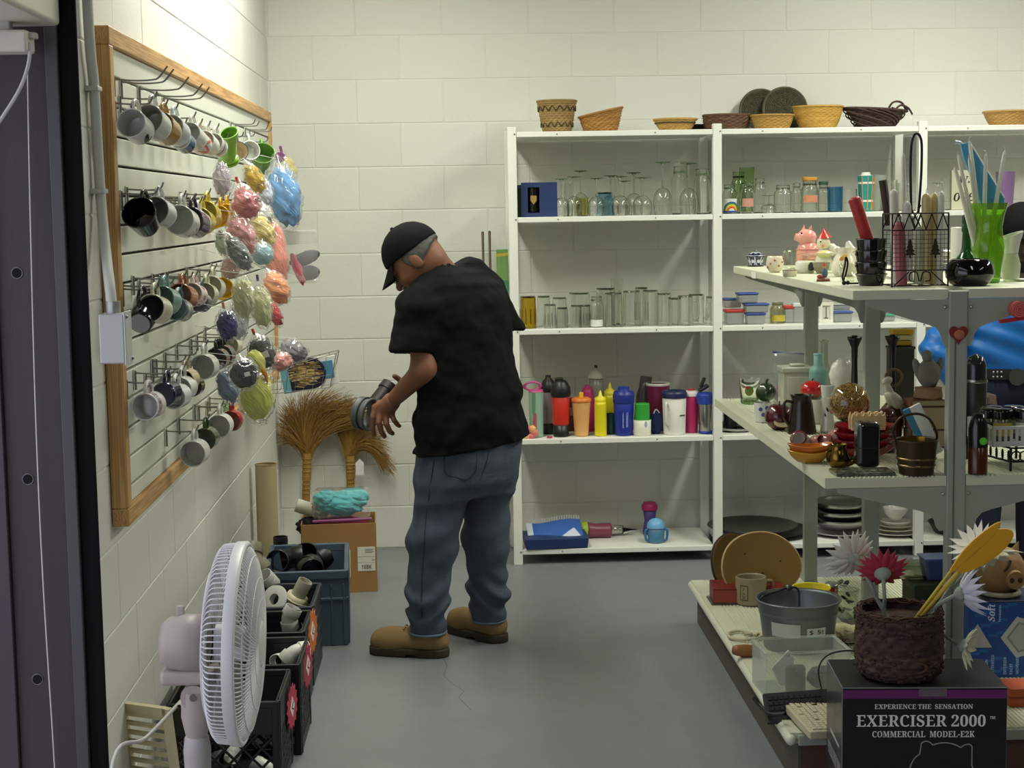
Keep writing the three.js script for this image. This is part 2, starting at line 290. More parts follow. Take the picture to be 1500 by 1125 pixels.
// ---------- double-sided gondola in the foreground ----------
const GO = { x: 2.213, z: [3.43, 2.53, 1.62], z0: 1.565, z1: 3.445, top: 1.391, mid: 0.88, base: 0.168, xt: 1.925, xm: 1.852, xb: 1.757 };
function ribbed(w, h, len, pitch = 0.0115, lip = 0.028) {   // deck with fine ribs running its length, front lip at -w
  const p = [[0, 0], [0, -h], [-w, -h], [-w, 0.001]]; let x = -w + lip; p.push([x - 0.004, 0.001]);
  for (; x < -0.03; x += pitch) p.push([x, 0.001], [x + 0.0015, -0.0022], [x + 0.0045, -0.0022], [x + 0.006, 0.001]);
  const s = new THREE.Shape(p.map(q => new THREE.Vector2(...q))); const g = new THREE.ExtrudeGeometry(s, { depth: len, bevelEnabled: false }); g.translate(0, 0, -len / 2); return g;
}
{
  const sm = mat(0xc6c8b0, 0.45), um = mat(0x9aa093, 0.45, { metalness: 0.12, bumpMap: grainBig, bumpScale: 0.0004 }), dark = mat(0x4a463d, 0.6), lipm = mat(0xc9cbb6, 0.42);
  const t = thing('gondola_display', 'double-sided beige metal gondola display with grey posts and three shelf levels', 'display shelf', [GO.x, 0, 2.5]);
  const Z = z => z - 2.5, len = GO.z1 - GO.z0, zc = Z((GO.z0 + GO.z1) / 2);
  for (const z of GO.z) {
    const p = part(t, 'upright', rbox(0.052, 1.385, 0.032, 0.004), um, [0, 0.6925, Z(z)]);
    if (z === GO.z[0]) part(p, 'slot_strip', box(0.004, 1.2, 0.002), mat(0x6b6f68, 0.5, { metalness: 0.4 }), [-0.008, -0.02, 0.0165]);
  }
  const bracket = (w, h) => ext([[0.026, 0], [w, 0], [w, -0.012], [w * 0.93, -0.02], [w * 0.3, -h * 0.55], [w * 0.225, -h * 0.62], [w * 0.18, -h * 0.76], [w * 0.165, -h * 0.9], [0.14 * w, -h], [0.026, -h]], 0.004);
  for (const s of [-1, 1]) {
    for (const [y, xe, n] of [[GO.top, GO.xt, 0], [GO.mid, GO.xm, 1]]) {
      const w = GO.x - xe - 0.027;
      const half = len / 2;
      for (const q of [0, 1]) {     // two shelf sections end to end
        const d = part(t, 'shelf', n ? ribbed(w, 0.028, half - 0.003, 0.0115, 0.045) : rbox(w, 0.027, half - 0.003, 0.003), sm, n ? [s * 0.027, y, zc + (q - 0.5) * half] : [s * (0.027 + w / 2), y - 0.0135, zc + (q - 0.5) * half]);
        if (n) d.scale.x = -s;
      }
      const bg = bracket(w * 0.97, n ? 0.125 : 0.128);
      for (const z of GO.z) { const b = part(t, 'bracket', bg, um, [0, y - 0.028, Z(z) + (z === GO.z[0] ? 0.008 : 0)]); b.scale.x = s;
        if (z === GO.z[0]) part(b, 'rivet', sph(0.005, 10, 8), metal(0xb8bab4, 0.3), [0.036, -0.022, 0.004]); }
    }
    const w = GO.x - GO.xb - 0.027;
    for (const q of [0, 1]) { const d = part(t, 'base_deck', ribbed(w, 0.03, len / 2 - 0.002, 0.0125, 0.05), sm, [s * 0.027, GO.base, zc + (q - 0.5) * len / 2]); d.scale.x = -s; }
    part(t, 'deck_nosing', tube([[0, 0, -len / 2], [0, 0, len / 2]], 0.016, 2, 14), lipm, [s * (w + 0.024), GO.base - 0.018, zc]);
    part(t, 'nosing_end', sph(0.0158, 16, 12), lipm, [s * (w + 0.024), GO.base - 0.018, zc + len / 2]);
    part(t, 'deck_end_cap', rbox(w - 0.03, 0.03, 0.012, 0.003), mat(0x9a9d92, 0.5), [s * (w / 2 + 0.02), GO.base - 0.018, zc + len / 2 + 0.006]);
    part(t, 'kick_panel', rbox(0.012, GO.base - 0.034, len - 0.01, 0.002), dark, [s * (w - 0.002), (GO.base - 0.034) / 2, zc]);
    part(t, 'end_panel', rbox(w - 0.02, GO.base - 0.034, 0.012, 0.002), mat(0x5a3d33, 0.55), [s * (w / 2 + 0.012), (GO.base - 0.034) / 2, zc + len / 2 - 0.012]);
  }
  // price card and pins
  part(t, 'price_strip', rbox(0.002, 0.022, 0.09, 0.0008), mat(0xe2e2d6, 0.6), [GO.xt - GO.x - 0.0015, GO.top - 0.017, Z(2.0)]);
}
// ---------- mugs on the slatwall hooks ----------
const grooveY = y => { let b = 0; for (let k = 1; k < 16; k++) if (Math.abs(slatY(k) + 0.003 - y) < Math.abs(slatY(b) + 0.003 - y)) b = k; return slatY(b) + 0.003; };
const rowY = [[172, 131], [180, 268], [187, 402], [192, 535], [262, 622]].map(([u, v]) => grooveY(onX(SWX, u, v).y));
const rowName = ['top', 'second', 'third', 'fourth', 'lowest'];
function mugBody(r, len, kind) {
  const t = 0.0032, k = kind === 'taper' ? 0.72 : kind === 'barrel' ? 0.9 : kind === 'bowl' ? 0.55 : 0.97;
  const P = [], n = 10, rad = q => kind === 'barrel' ? r * (0.86 + 0.2 * Math.sin(PI * (0.15 + 0.7 * q))) : kind === 'bowl' ? r * (k + (1 - k) * Math.sin(q * PI / 2)) : r * (k + (1 - k) * q);
  P.push([0, 0.003], [rad(0) * 0.75, 0.003], [rad(0) * 0.78, 0], [rad(0) - 0.003, 0], [rad(0), 0.004]);
  for (let i = 1; i <= n; i++) P.push([rad(i / n), 0.004 + (len - 0.004) * i / n]);
  return { out: lathe([...P, [r - t / 2, len + 0.0012], [r - t, len]], 36), inn: lathe([[r - t, len], ...Array.from({ length: n }, (_, i) => [rad(1 - (i + 1) / n) - t, len - (len - 0.007) * (i + 1) / n]), [0, 0.007]], 36) };
}
const paint = {};
function decal(hexBg, marks) { // glazed print round a mug
  return canvasTex(256, 128, (c, w, h) => { c.fillStyle = hexBg; c.fillRect(0, 0, w, h); marks(c, w, h); });
}
function mug(row, u, v, rp, out, inn, label, o = {}) {
  const x = o.x || (u < 215 ? 0.088 : 0.112), p = onX(x, u, v), r = Math.min(0.056, rp * mpp(p)), len = (o.len || 2.3) * r, kind = o.kind || 'plain';
  const t = thing('mug', label, 'mug', p, null);
  const B = mugBody(r, len, kind), m = out.isMaterial ? out : ceramic(out), mi = o.two ? ceramic(inn) : out.isMaterial ? ceramic(0xd6d7d0) : m;
  const g = o.flip ? [PI / 2, 0, 0] : [-PI / 2, 0, 0];
  // local +y of the lathe -> mouth direction
  const e = new THREE.Group(); 
  const dir = V(o.yaw ?? -0.1, o.pitch ?? [0.2, 0.15, 0.14, 0.03, 0.0][row], 1).normalize().multiplyScalar(o.flip ? -1 : 1), upw = V(0, 1, 0).addScaledVector(dir, -dir.y).normalize(), sx = new THREE.Vector3().crossVectors(dir, upw.clone().negate());
  const M = new THREE.Matrix4().makeBasis(sx, dir, upw.clone().negate()).multiply(new THREE.Matrix4().makeTranslation(0, o.flip ? -len * 0.0 : -len, 0));
  const geo = q => q.applyMatrix4(M);
  part(t, 'body', geo(B.out), m); part(t, 'inside', geo(B.inn), mi);
  const hw = r * 0.72, hr = o.hr || 0.0052;
  const H = tube([[0, len * 0.82, -r * 0.93], [0, len * 0.86, -r - hw * 0.55], [0, len * 0.66, -r - hw], [0, len * 0.4, -r - hw * 0.95], [0, len * 0.2, -r - hw * 0.5], [0, len * 0.2, -r * 0.9]], hr, 26, 8);
  H.scale(1, 1, 1); part(t, 'handle', geo(H), o.hm ? ceramic(o.hm) : m);
  if (o.base) { const b = lathe([[0, -0.0006], [r * 0.62, -0.0006], [r * 0.62, 0.0002]], 28); part(t, 'base_label', geo(b), mat(o.base, 0.5)); }
  const hk = geo(new THREE.BufferGeometry().setFromPoints([V(0, len * 0.55, -r - hw * 0.86)])).attributes.position; hook(p.y + hk.getY(0) + 0.0085, p.z + hk.getZ(0), rowName[row]);
  return t;
}
const print = (bg, f) => ceramic(0xffffff, 0.2).clone();
function printed(bg, f) { return mat(0xffffff, 0.2, { map: decal(bg, f), clearcoat: 0.4, clearcoatRoughness: 0.08 }); }
const W = '#d5d6d0';
const mBird = printed(W, (c) => { c.fillStyle = '#333'; for (const x of [30, 150, 220]) { c.beginPath(); c.ellipse(x, 70, 9, 22, 0.4, 0, 7); c.fill(); c.fillRect(x - 16, 86, 30, 5); } });
const mBlue = printed(W, (c) => { c.fillStyle = '#1f6d92'; c.fillRect(0, 20, 256, 70); c.strokeStyle = '#3b2a26'; c.lineWidth = 7; for (let x = 0; x < 256; x += 64) { c.beginPath(); c.arc(x + 20, 62, 20, 0, 4.5); c.stroke(); } });
const mRed = printed(W, (c) => { c.strokeStyle = '#c8402f'; c.lineWidth = 12; for (let x = 0; x < 256; x += 52) { c.beginPath(); c.moveTo(x, 30); c.lineTo(x + 30, 95); c.lineTo(x + 40, 25); c.stroke(); } });
const mBrown = printed(W, (c) => { c.fillStyle = '#6b5a48'; c.fillRect(0, 40, 256, 18); c.fillStyle = '#8f8a70'; c.fillRect(0, 64, 256, 10); });
const mRing = printed('#d8d2d4', (c) => { c.fillStyle = '#a99aa6'; c.fillRect(0, 22, 256, 34); c.fillStyle = '#6f6673'; for (let x = 4; x < 256; x += 22) c.fillRect(x, 30, 10, 18); });
const mSwan = printed('#cfd0cc', (c) => { c.strokeStyle = '#5b6470'; c.lineWidth = 6; for (let x = 30; x < 256; x += 70) { c.beginPath(); c.arc(x, 70, 15, 0, 5); c.stroke(); } });
const mTeal = printed('#7fa09c', (c) => { c.fillStyle = '#3f5f7a'; c.fillRect(0, 10, 256, 26); c.fillStyle = '#b3aa98'; c.fillRect(0, 36, 256, 30); c.fillStyle = '#8c4f44'; c.fillRect(0, 66, 256, 8); });
const mPink = printed('#d9c4bf', (c) => { c.fillStyle = '#9c4d52'; for (let x = 10; x < 256; x += 40) { c.beginPath(); c.arc(x, 60, 11, 0, 7); c.fill(); } });
const white = 0xd6d7d0, cream = 0xcfccb4;
// top row
mug(0, 192, 180, 22, mBird, 0xc9cac6, 'white mug with a small black bird print, end of the top slatwall row');
mug(0, 217, 174, 22.5, white, 0xcfd0ca, 'plain white mug hanging before the tan mug');
mug(0, 234, 183, 21, 0xb48f4d, 0x6b4a22, 'tan mug with brown inside on the top slatwall row', { hm: 0xb48f4d, two: true });
mug(0, 250, 186, 19.5, 0xd3d7da, 0xc6cace, 'glossy bluish white mug hanging just beyond the tan mug');
mug(0, 264, 203, 15.5, mBlue, white, 'white mug with a blue band and brown swirl');
mug(0, 277, 195, 17, white, 0xcacbc4, 'white mug between the blue-banded and red-lettered mugs');
mug(0, 287, 204, 16, mRed, white, 'white mug with bold red strokes on the top row');
mug(0, 299, 206, 15.5, 0xdedcd2, 0xb8b6ac, 'off-white mug right beside the red-stroked mug');
mug(0, 312, 209, 15, mBrown, 0xd4d3c6, 'white mug with brown and olive bands on the top row');
mug(0, 350, 221, 14.5, 0x272a48, 0xd9cba8, 'navy mug with cream inside beside the green boot mug', { len: 1.7, yaw: 0.5, two: true });
mug(0, 367, 220, 14.5, white, 0xdddcd2, 'white mug between the navy mug and the green cup', { len: 1.6, yaw: 0.4 });
mug(0, 385, 224, 18, 0x6f9a45, 0x5c8a3c, 'large leaf green cup at the far end of the top row', { len: 1.9, pitch: 0.6, yaw: 0.2 });
{ // green boot-shaped mug
  const p = onX(0.125, 334, 197), k = mpp(p), t = thing('boot_mug', 'lime green boot-shaped mug hanging on the top slatwall row', 'mug', p);
  const gm = ceramic(0x84b545), e = p.clone();
  const sec = [[2, -2, 14.5], [0, 8, 13.4], [-3, 18, 12.2], [-5, 26, 12], [-7, 34, 12.8], [-10, 43, 12]].map(([x, y, r]) => [x * k, -y * k, r * k]);
  const g = new THREE.CylinderGeometry(1, 1, 1, 32, 40, true); warp(g, v => { const q = (0.5 - v.y) * (sec.length - 1), i = Math.min(sec.length - 2, Math.floor(q)), f = q - i, L = j => sec[i][j] * (1 - f) + sec[i + 1][j] * f; const rib = 1 + 0.03 * Math.sin((0.5 - v.y) * 60); v.set(L(0) + v.x * L(2) * rib, L(1) + v.x * L(2) * 0.12, v.z * L(2) * rib); });
  part(t, 'boot_shaft', g, mat(0x84b545, 0.2, { side: THREE.DoubleSide, clearcoat: 0.4 }));
  const sole = warp(sph(1, 28, 16).clone(), v => { v.set(-10 * k + v.x * 16 * k, -45 * k + v.y * 6 * k, v.z * 12 * k); }); part(t, 'foot', sole, gm);
  part(t, 'sole', warp(cyl(1, 1, 1, 28).clone(), v => v.set(-11 * k + v.x * 16.5 * k, -50 * k + v.y * 3 * k, v.z * 12.5 * k)), gm);
  part(t, 'rim', mv(tor(13.7 * k, 1.3 * k), 2 * k, 2 * k, 0, PI / 2, 0, 0), gm, null, [0, 0, 0.1]);
  part(t, 'handle', tube([[-10 * k, -4 * k, 0], [-22 * k, -2 * k, 0], [-24 * k, -16 * k, 0], [-15 * k, -22 * k, 0]], 2.2 * k, 20, 8), gm);
  t.rotation.set(0.7, 0, 0.12); hook(p.y - 0.006, p.z - 0.004, 'top');
}
// second row
mug(1, 203, 311, 25.5, 0x0c0c0e, 0x060607, 'large glossy black mug at the start of the second row', { len: 1.9, kind: 'taper', pitch: 0.5 });
mug(1, 227, 308, 21, 0xc9cbc8, 0xb9bbb8, 'pale grey mug just beyond the large black mug');
mug(1, 262, 322, 22.5, mSwan, 0xbfc1be, 'big pale grey mug with a swan print', { len: 1.8 });
mug(1, 277, 323, 21, 0x2d1f3d, 0x3a2a44, 'dark purple mug behind the big grey mug');
mug(1, 287, 324, 17.5, 0xd3cfc6, 0xc4bfb4, 'small off-white mug between purple and yellow mugs', { len: 1.6 });
mug(1, 292, 322, 18.5, 0xc9b845, 0xb9a83a, 'lemon yellow mug touching the small off-white mug', { len: 1.7 });
mug(1, 300, 312, 18.5, 0xcdbb42, 0xbdab3c, 'lemon yellow mug with a thick handle in the second row', { len: 1.7 });
mug(1, 311, 322, 14.5, 0xd9a814, 0xcf9a0c, 'golden yellow mug next to the lemon yellow mugs', { len: 1.2, kind: 'bowl' });
mug(1, 321, 317, 16, 0xd9a814, 0xcf9a0c, 'golden yellow mug between two golden mugs', { len: 1.2, kind: 'bowl' });
mug(1, 330, 315, 16.5, 0xd9a814, 0xcf9a0c, 'golden yellow mug touching the orange mug', { len: 1.2, kind: 'bowl' });
mug(1, 340, 319, 15, 0xd9843a, 0xcf7628, 'orange mug at the far end of the second row', { len: 1.3 });
// third row
mug(2, 205, 474, 24, 0x10131f, 0x0a0c14, 'midnight blue mug turned to show its round base sticker', { flip: true, len: 2.3, base: 0xa3a4a4, kind: 'taper', yaw: -0.1, pitch: -0.45 });
mug(2, 221, 451, 21, cream, 0xc2c0aa, 'cream mug behind the midnight blue mug');
mug(2, 236, 438, 20, 0x7fa39c, 0x6d938c, 'sage teal mug hanging in the third row');
mug(2, 257, 452, 17.5, mTeal, 0x7fa09c, 'teal mug with navy, tan and rust bands', { two: true });
mug(2, 263, 433, 18.5, 0xa8623d, 0x8f5230, 'terracotta orange mug of the third row');
mug(2, 280, 430, 16.5, mPink, 0xd3c6bf, 'white mug with dark red flowers beside the terracotta mug');
mug(2, 290, 441, 15.5, 0x59606a, 0x8d8f86, 'slate grey mug under two cream mugs', { len: 1.7 });
mug(2, 299, 430, 16.5, cream, 0xbdbba6, 'cream mug, first of two behind the slate mug', { len: 1.7 });
mug(2, 309, 420, 16.5, 0xd2d0be, 0xa9a794, 'off-white mug next to the yellow third-row mug', { len: 1.7 });
mug(2, 326, 423, 17, 0xd4a514, 0xc99a10, 'bright yellow shallow mug closing the third row', { len: 1.1, kind: 'bowl' });
// fourth row
mug(3, 212, 596, 20.5, mRing, 0xb7b6b4, 'white mug with a lavender patterned rim, start of the fourth row');
mug(3, 239, 578, 18.5, 0x151b38, 0x10152c, 'navy blue mug with a navy handle in the fourth row', { flip: true, len: 2.1 });
mug(3, 254, 582, 18, 0xcdcfcf, 0xb4b6b6, 'pale grey-white mug right behind the navy mug');
mug(3, 263, 570, 18, white, 0xbcbdb6, 'white mug between the pale mug and the black mug');
mug(3, 268, 558, 17, 0xb7a988, 0x15110d, 'beige mug with black inside in the fourth row', { two: true });
mug(3, 280, 566, 15.5, 0x2a1b12, 0x1d130c, 'dark brown mug hanging low beside the beige one', { len: 1.6 });
mug(3, 296, 538, 19, white, 0xa9aaa5, 'white mug with its mouth turned out, next to two black mugs', { len: 1.8 });
mug(3, 315, 527, 16.5, 0x121214, 0x0c0c0d, 'black mug with a grey stripe next to the white mug', { len: 1.8 });
mug(3, 323, 522, 17, 0x0e0e10, 0x08080a, 'plain black mug before the ivory mug', { len: 1.8 });
mug(3, 334, 507, 16, 0xd2cdb2, 0xc2bc9c, 'ivory mug at the far end of the fourth row', { len: 1.8 });
// lowest row
mug(4, 282, 665, 19.5, 0xcfd0cb, 0x9fa09b, 'white mug with speckled side, start of the lowest row', { len: 1.7 });
mug(4, 299, 644, 17, 0x38512a, 0x2f4723, 'forest green mug in the lowest row', { len: 1.7 });
mug(4, 320, 625, 17.5, white, 0xb0b1aa, 'white mug between the green and red mugs', { len: 1.6 });
mug(4, 337, 617, 15.5, 0x9c2a28, 0x7c1c1c, 'red mug closing the lowest row', { len: 1.6, kind: 'barrel' });
// bare hooks
for (const [r, us] of [[0, [352, 358, 372, 378]], [1, [240, 252]], [2, [214, 244, 318]], [3, [228, 247, 285, 305]], [4, [292, 308, 328]]])
  for (const u of us) { const q = onX(SWX + 0.03, u, 300); hook(rowY[r], q.z, rowName[r]); }
for (const [u, v] of [[240, 138], [256, 146], [278, 152], [298, 162], [308, 167]]) hook(rowY[0], onX(SWX + 0.135, u, v).z, 'top', true);
// ---------- bagged yarn and soft goods ----------
const strandTex = dataTex(256, (x, y) => grey(128 + 90 * Math.sin(2 * PI * (22 * x + 13 * y + 3.2 * tile(x, y, 5))) + 60 * tile(x, y, 40)), false);
const yarnM = hex => mat(hex, 0.92, { bumpMap: strandTex, bumpScale: 0.0016 });
const clear = mat(0xffffff, 0.07, { transmission: 0.95, thickness: 0, ior: 1.5 });
function blob(w, h, d, amp, fr, sd, tip) {
  const g = mergeVertices(new THREE.SphereGeometry(1, 36, 28), 1e-4);
  return warp(g, v => { const n = amp * (noise(v.x * fr + sd, v.y * fr, v.z * fr) + 0.5 * noise(v.x * fr * 2.3, v.y * fr * 2.3 + sd, v.z * fr * 2.3)); const q = 1 + n; let t = 1; if (tip && v.y > 0.1) t = Math.max(0.1, 1 - tip * (v.y - 0.1)); v.set(v.x * w * q * t, v.y * h * q, v.z * d * q * t); });
}
function bag(u, v, x, wp, hp, rot, hex, label, o = {}) {
  const p = onX(x, u, v), k = mpp(p), w = wp * k * 0.58, h = hp * k * 0.56, d = o.d ? o.d * k / 2 : Math.min(w, 0.07);
  const t = thing(o.name || 'yarn_bag', label, o.cat || 'bag', p); const sd = u * 0.37 + v * 0.11;
  const inner = part(t, o.part || 'yarn', blob(w * 0.92, h * 0.9, d * 0.9, o.amp ?? 0.26, o.fr ?? 2.2, sd, o.tip), o.mat || yarnM(hex), null, [0, 0, rot]);
  if (o.extra) o.extra(t, k, w, h, d);
  if (!o.nofilm) {
    part(t, 'clear_bag', blob(w * 1.05, h * 1.06, d * 1.08, 0.2, 4.5, sd + 5, o.tip), clear, null, [0, 0, rot]);
    const neck = new THREE.ConeGeometry(w * 0.75, h * 0.7, 20, 5, true); warp(neck, q => { q.x += 0.12 * w * noise(q.x * 60, q.y * 60, sd); q.z += 0.15 * w * noise(q.y * 60, q.z * 60, sd); });
    part(t, 'bag_neck', neck, clear, [Math.sin(-rot) * h * 1.1, Math.cos(rot) * h * 1.1, 0], [0, 0, rot]);
  }
  { const c = V(Math.sin(-rot) * h * 1.2, Math.cos(rot) * h * 1.2, 0), e = V(SWX + 0.001 - p.x, Math.cos(rot) * h * 1.2 + 0.03, 0); part(t, 'hang_string', bar(c, e, 0.0008, 5), mat(0xe2e2dc, 0.3)); }
  if (o.tie) part(t, 'tie', rbox(4 * k, 10 * k, 3 * k, k), mat(o.tie, 0.4), [Math.sin(-rot) * h * 1.35, Math.cos(rot) * h * 1.35, d * 0.1], [0, 0, rot]);
  if (o.card) part(t, 'card', rbox(o.card[2] * k, o.card[3] * k, 0.002, 0.0008), mat(o.card[4] || 0xe6e4dc, 0.6), [o.card[0] * k, -o.card[1] * k, d * 1.12], [0, 0, rot]);
  return t;
}
bag(419, 250, 0.14, 26, 42, 0.2, 0xb8a96a, 'purple and yellow yarn bundle high on the slatwall', { mat: yarnM(0xc3b577), tie: 0x74406f, extra: (t, k) => part(t, 'purple_yarn', blob(9 * k, 8 * k, 9 * k, 0.3, 3, 2), yarnM(0x74406f), [-8 * k, 18 * k, 4 * k]) });
bag(416, 288, 0.2, 42, 84, 0.18, 0x5c8fc0, 'big clear bag of sky blue yarn', { amp: 0.2 });
bag(373, 262, 0.19, 22, 42, 0.5, 0xbd9a2c, 'mustard yellow yarn hank in a clear bag');
bag(359, 297, 0.21, 36, 46, 0.3, 0xcf7f86, 'pink yarn in a cone-shaped clear bag with a red tie', { tie: 0xd1342f, tip: 0.5 });
bag(390, 283, 0.15, 18, 34, 0.1, 0xc3c6d8, 'pale lavender yarn wedged beside the sky blue bag');
bag(386, 316, 0.17, 24, 28, 0.1, 0xb9b9b3, 'crumpled clear bag of white yarn');
bag(325, 264, 0.13, 22, 44, 0.05, 0xb7aeb9, 'purple-grey mesh bag on the slatwall above the yellow mugs', { amp: 0.3 });
bag(383, 338, 0.22, 28, 52, 0.45, 0xdccb86, 'pale yellow yarn hank hanging under the pink cone bag');
bag(354, 346, 0.2, 34, 56, 0.35, 0xd99ba0, 'large pale pink yarn bag behind the silver skein');
bag(384, 373, 0.25, 29, 30, 0, 0x9fc3cb, 'round powder blue yarn ball in film', { amp: 0.08 });
bag(404, 372, 0.18, 30, 90, 0.1, 0xdb8d7a, 'long salmon yarn bundle behind the powder blue ball');
bag(404, 422, 0.2, 32, 46, 0.5, 0xdc9368, 'peach orange yarn bundle drooping over the red one');
bag(350, 372, 0.22, 24, 50, 0.55, 0x8d9290, 'silver grey skein in a shiny bag', { amp: 0.3, fr: 3 });
bag(328, 358, 0.12, 20, 36, 0.3, 0xa9b4a6, 'greenish clear bag of thin yarn next to the silver skein', { amp: 0.3 });
bag(338, 393, 0.16, 26, 28, 0.2, 0xc9a5a0, 'dusty rose yarn bundle beneath the silver skein');
bag(357, 437, 0.22, 28, 54, 0.05, 0xccc89c, 'pale cream yarn, fuller of the hanging pair');
bag(383, 449, 0.25, 27, 56, 0.1, 0xcfcda0, 'pale cream yarn in a pointed bag beside its pair', { tie: 0x6a5a78 });
bag(403, 460, 0.2, 16, 34, 0.4, 0xb9363c, 'crimson yarn peeking out below the peach bundle');
bag(333, 477, 0.2, 28, 40, 0.15, 0x2c2a68, 'indigo yarn ball in a clear bag with a coral tag', { tie: 0xd98a80 });
bag(349, 471, 0.18, 24, 46, 0.05, 0xc9cdd6, 'white yarn in a bag beside the indigo ball');
bag(384, 517, 0.24, 34, 44, 0.35, 0x4b4d4c, 'charcoal yarn skein with a white printed band', { card: [3, 2, 18, 9], tie: 0xd4513f });
bag(357, 548, 0.27, 37, 40, 0.2, 0x1d1e22, 'black yarn ball with a small white tag', { card: [8, -2, 8, 6], amp: 0.12 });
bag(335, 566, 0.18, 28, 46, 0.25, 0x6f8296, 'slate blue yarn under the black ball');
bag(376, 580, 0.25, 44, 70, 0.02, 0xc3c658, 'tall chartreuse yarn bag hanging lowest on the slatwall', { amp: 0.1, extra: (t, k) => { part(t, 'upper_yarn', blob(15 * k, 24 * k, 12 * k, 0.15, 2, 4), yarnM(0xc6c870), [-1 * k, 44 * k, 0]); part(t, 'button_eye', cyl(5 * k, 5 * k, 2 * k, 16), mat(0xd9d9cc, 0.4), [-7 * k, 54 * k, 14 * k], [PI / 2, 0, 0]); part(t, 'orange_trim', blob(4.5 * k, 12 * k, 4 * k, 0.1, 2, 1), fabric(0xc98a34), [14 * k, 30 * k, 10 * k], [0, 0, 0.2]); } });
bag(333, 600, 0.06, 16, 22, 0.1, 0x8fae7c, 'small green yarn tuft above the red mug', { nofilm: true });
bag(411, 530, 0.26, 30, 24, 0.1, 0xd9908c, 'salmon pink yarn lying behind the wire basket');
bag(429, 514, 0.28, 38, 28, -0.3, 0x77737a, 'smoky grey yarn in a clear bag above the wire basket', { amp: 0.22 });
{ // hanging packet of grey slippers
  const p = onX(0.24, 438, 376), k = mpp(p), t = thing('slipper_packet', 'clear hanging packet with dark grey knitted slippers', 'packet', p);
  const gm = fabric(0x4d5254);
  part(t, 'slipper', blob(24 * k, 10 * k, 7 * k, 0.06, 2, 1), gm, [8 * k, -3 * k, 0], [0, 0, 0.35]);
  part(t, 'slipper', blob(17 * k, 11 * k, 7 * k, 0.06, 2, 3), gm, [13 * k, -24 * k, 0], [0, 0, 0.1]);
  part(t, 'pink_trim', blob(7 * k, 24 * k, 4 * k, 0.15, 2, 7), fabric(0xb7606a), [-2 * k, -18 * k, 4 * k], [0, 0, 0.35]);
  part(t, 'paper_insert', rbox(20 * k, 12 * k, 1 * k, 0.4 * k), mat(0xd9d7cf, 0.6), [-14 * k, -18 * k, 5 * k], [0, 0, -0.3]);
  part(t, 'header_card', rbox(54 * k, 20 * k, 0.8 * k, 0.3 * k), mat(0xe6e6de, 0.4, { transmission: 0.3, thickness: 0 }), [0, 28 * k, 0], [0, 0, 0.05]);
  part(t, 'hang_string', bar([0, 36 * k, 0], [SWX + 0.001 - p.x, 44 * k, 0], 0.0016, 5), hookMetal);
  part(t, 'film', warp(rbox(56 * k, 78 * k, 16 * k, 6 * k, 3).clone(), v => { v.x += 2 * k * noise(v.y * 40, v.x * 40, 3); v.z += 4 * k * noise(v.x * 50, v.y * 50, 9); }), mat(0xffffff, 0.08, { transmission: 0.86, thickness: 0 }), [0, 0, 0]);
}
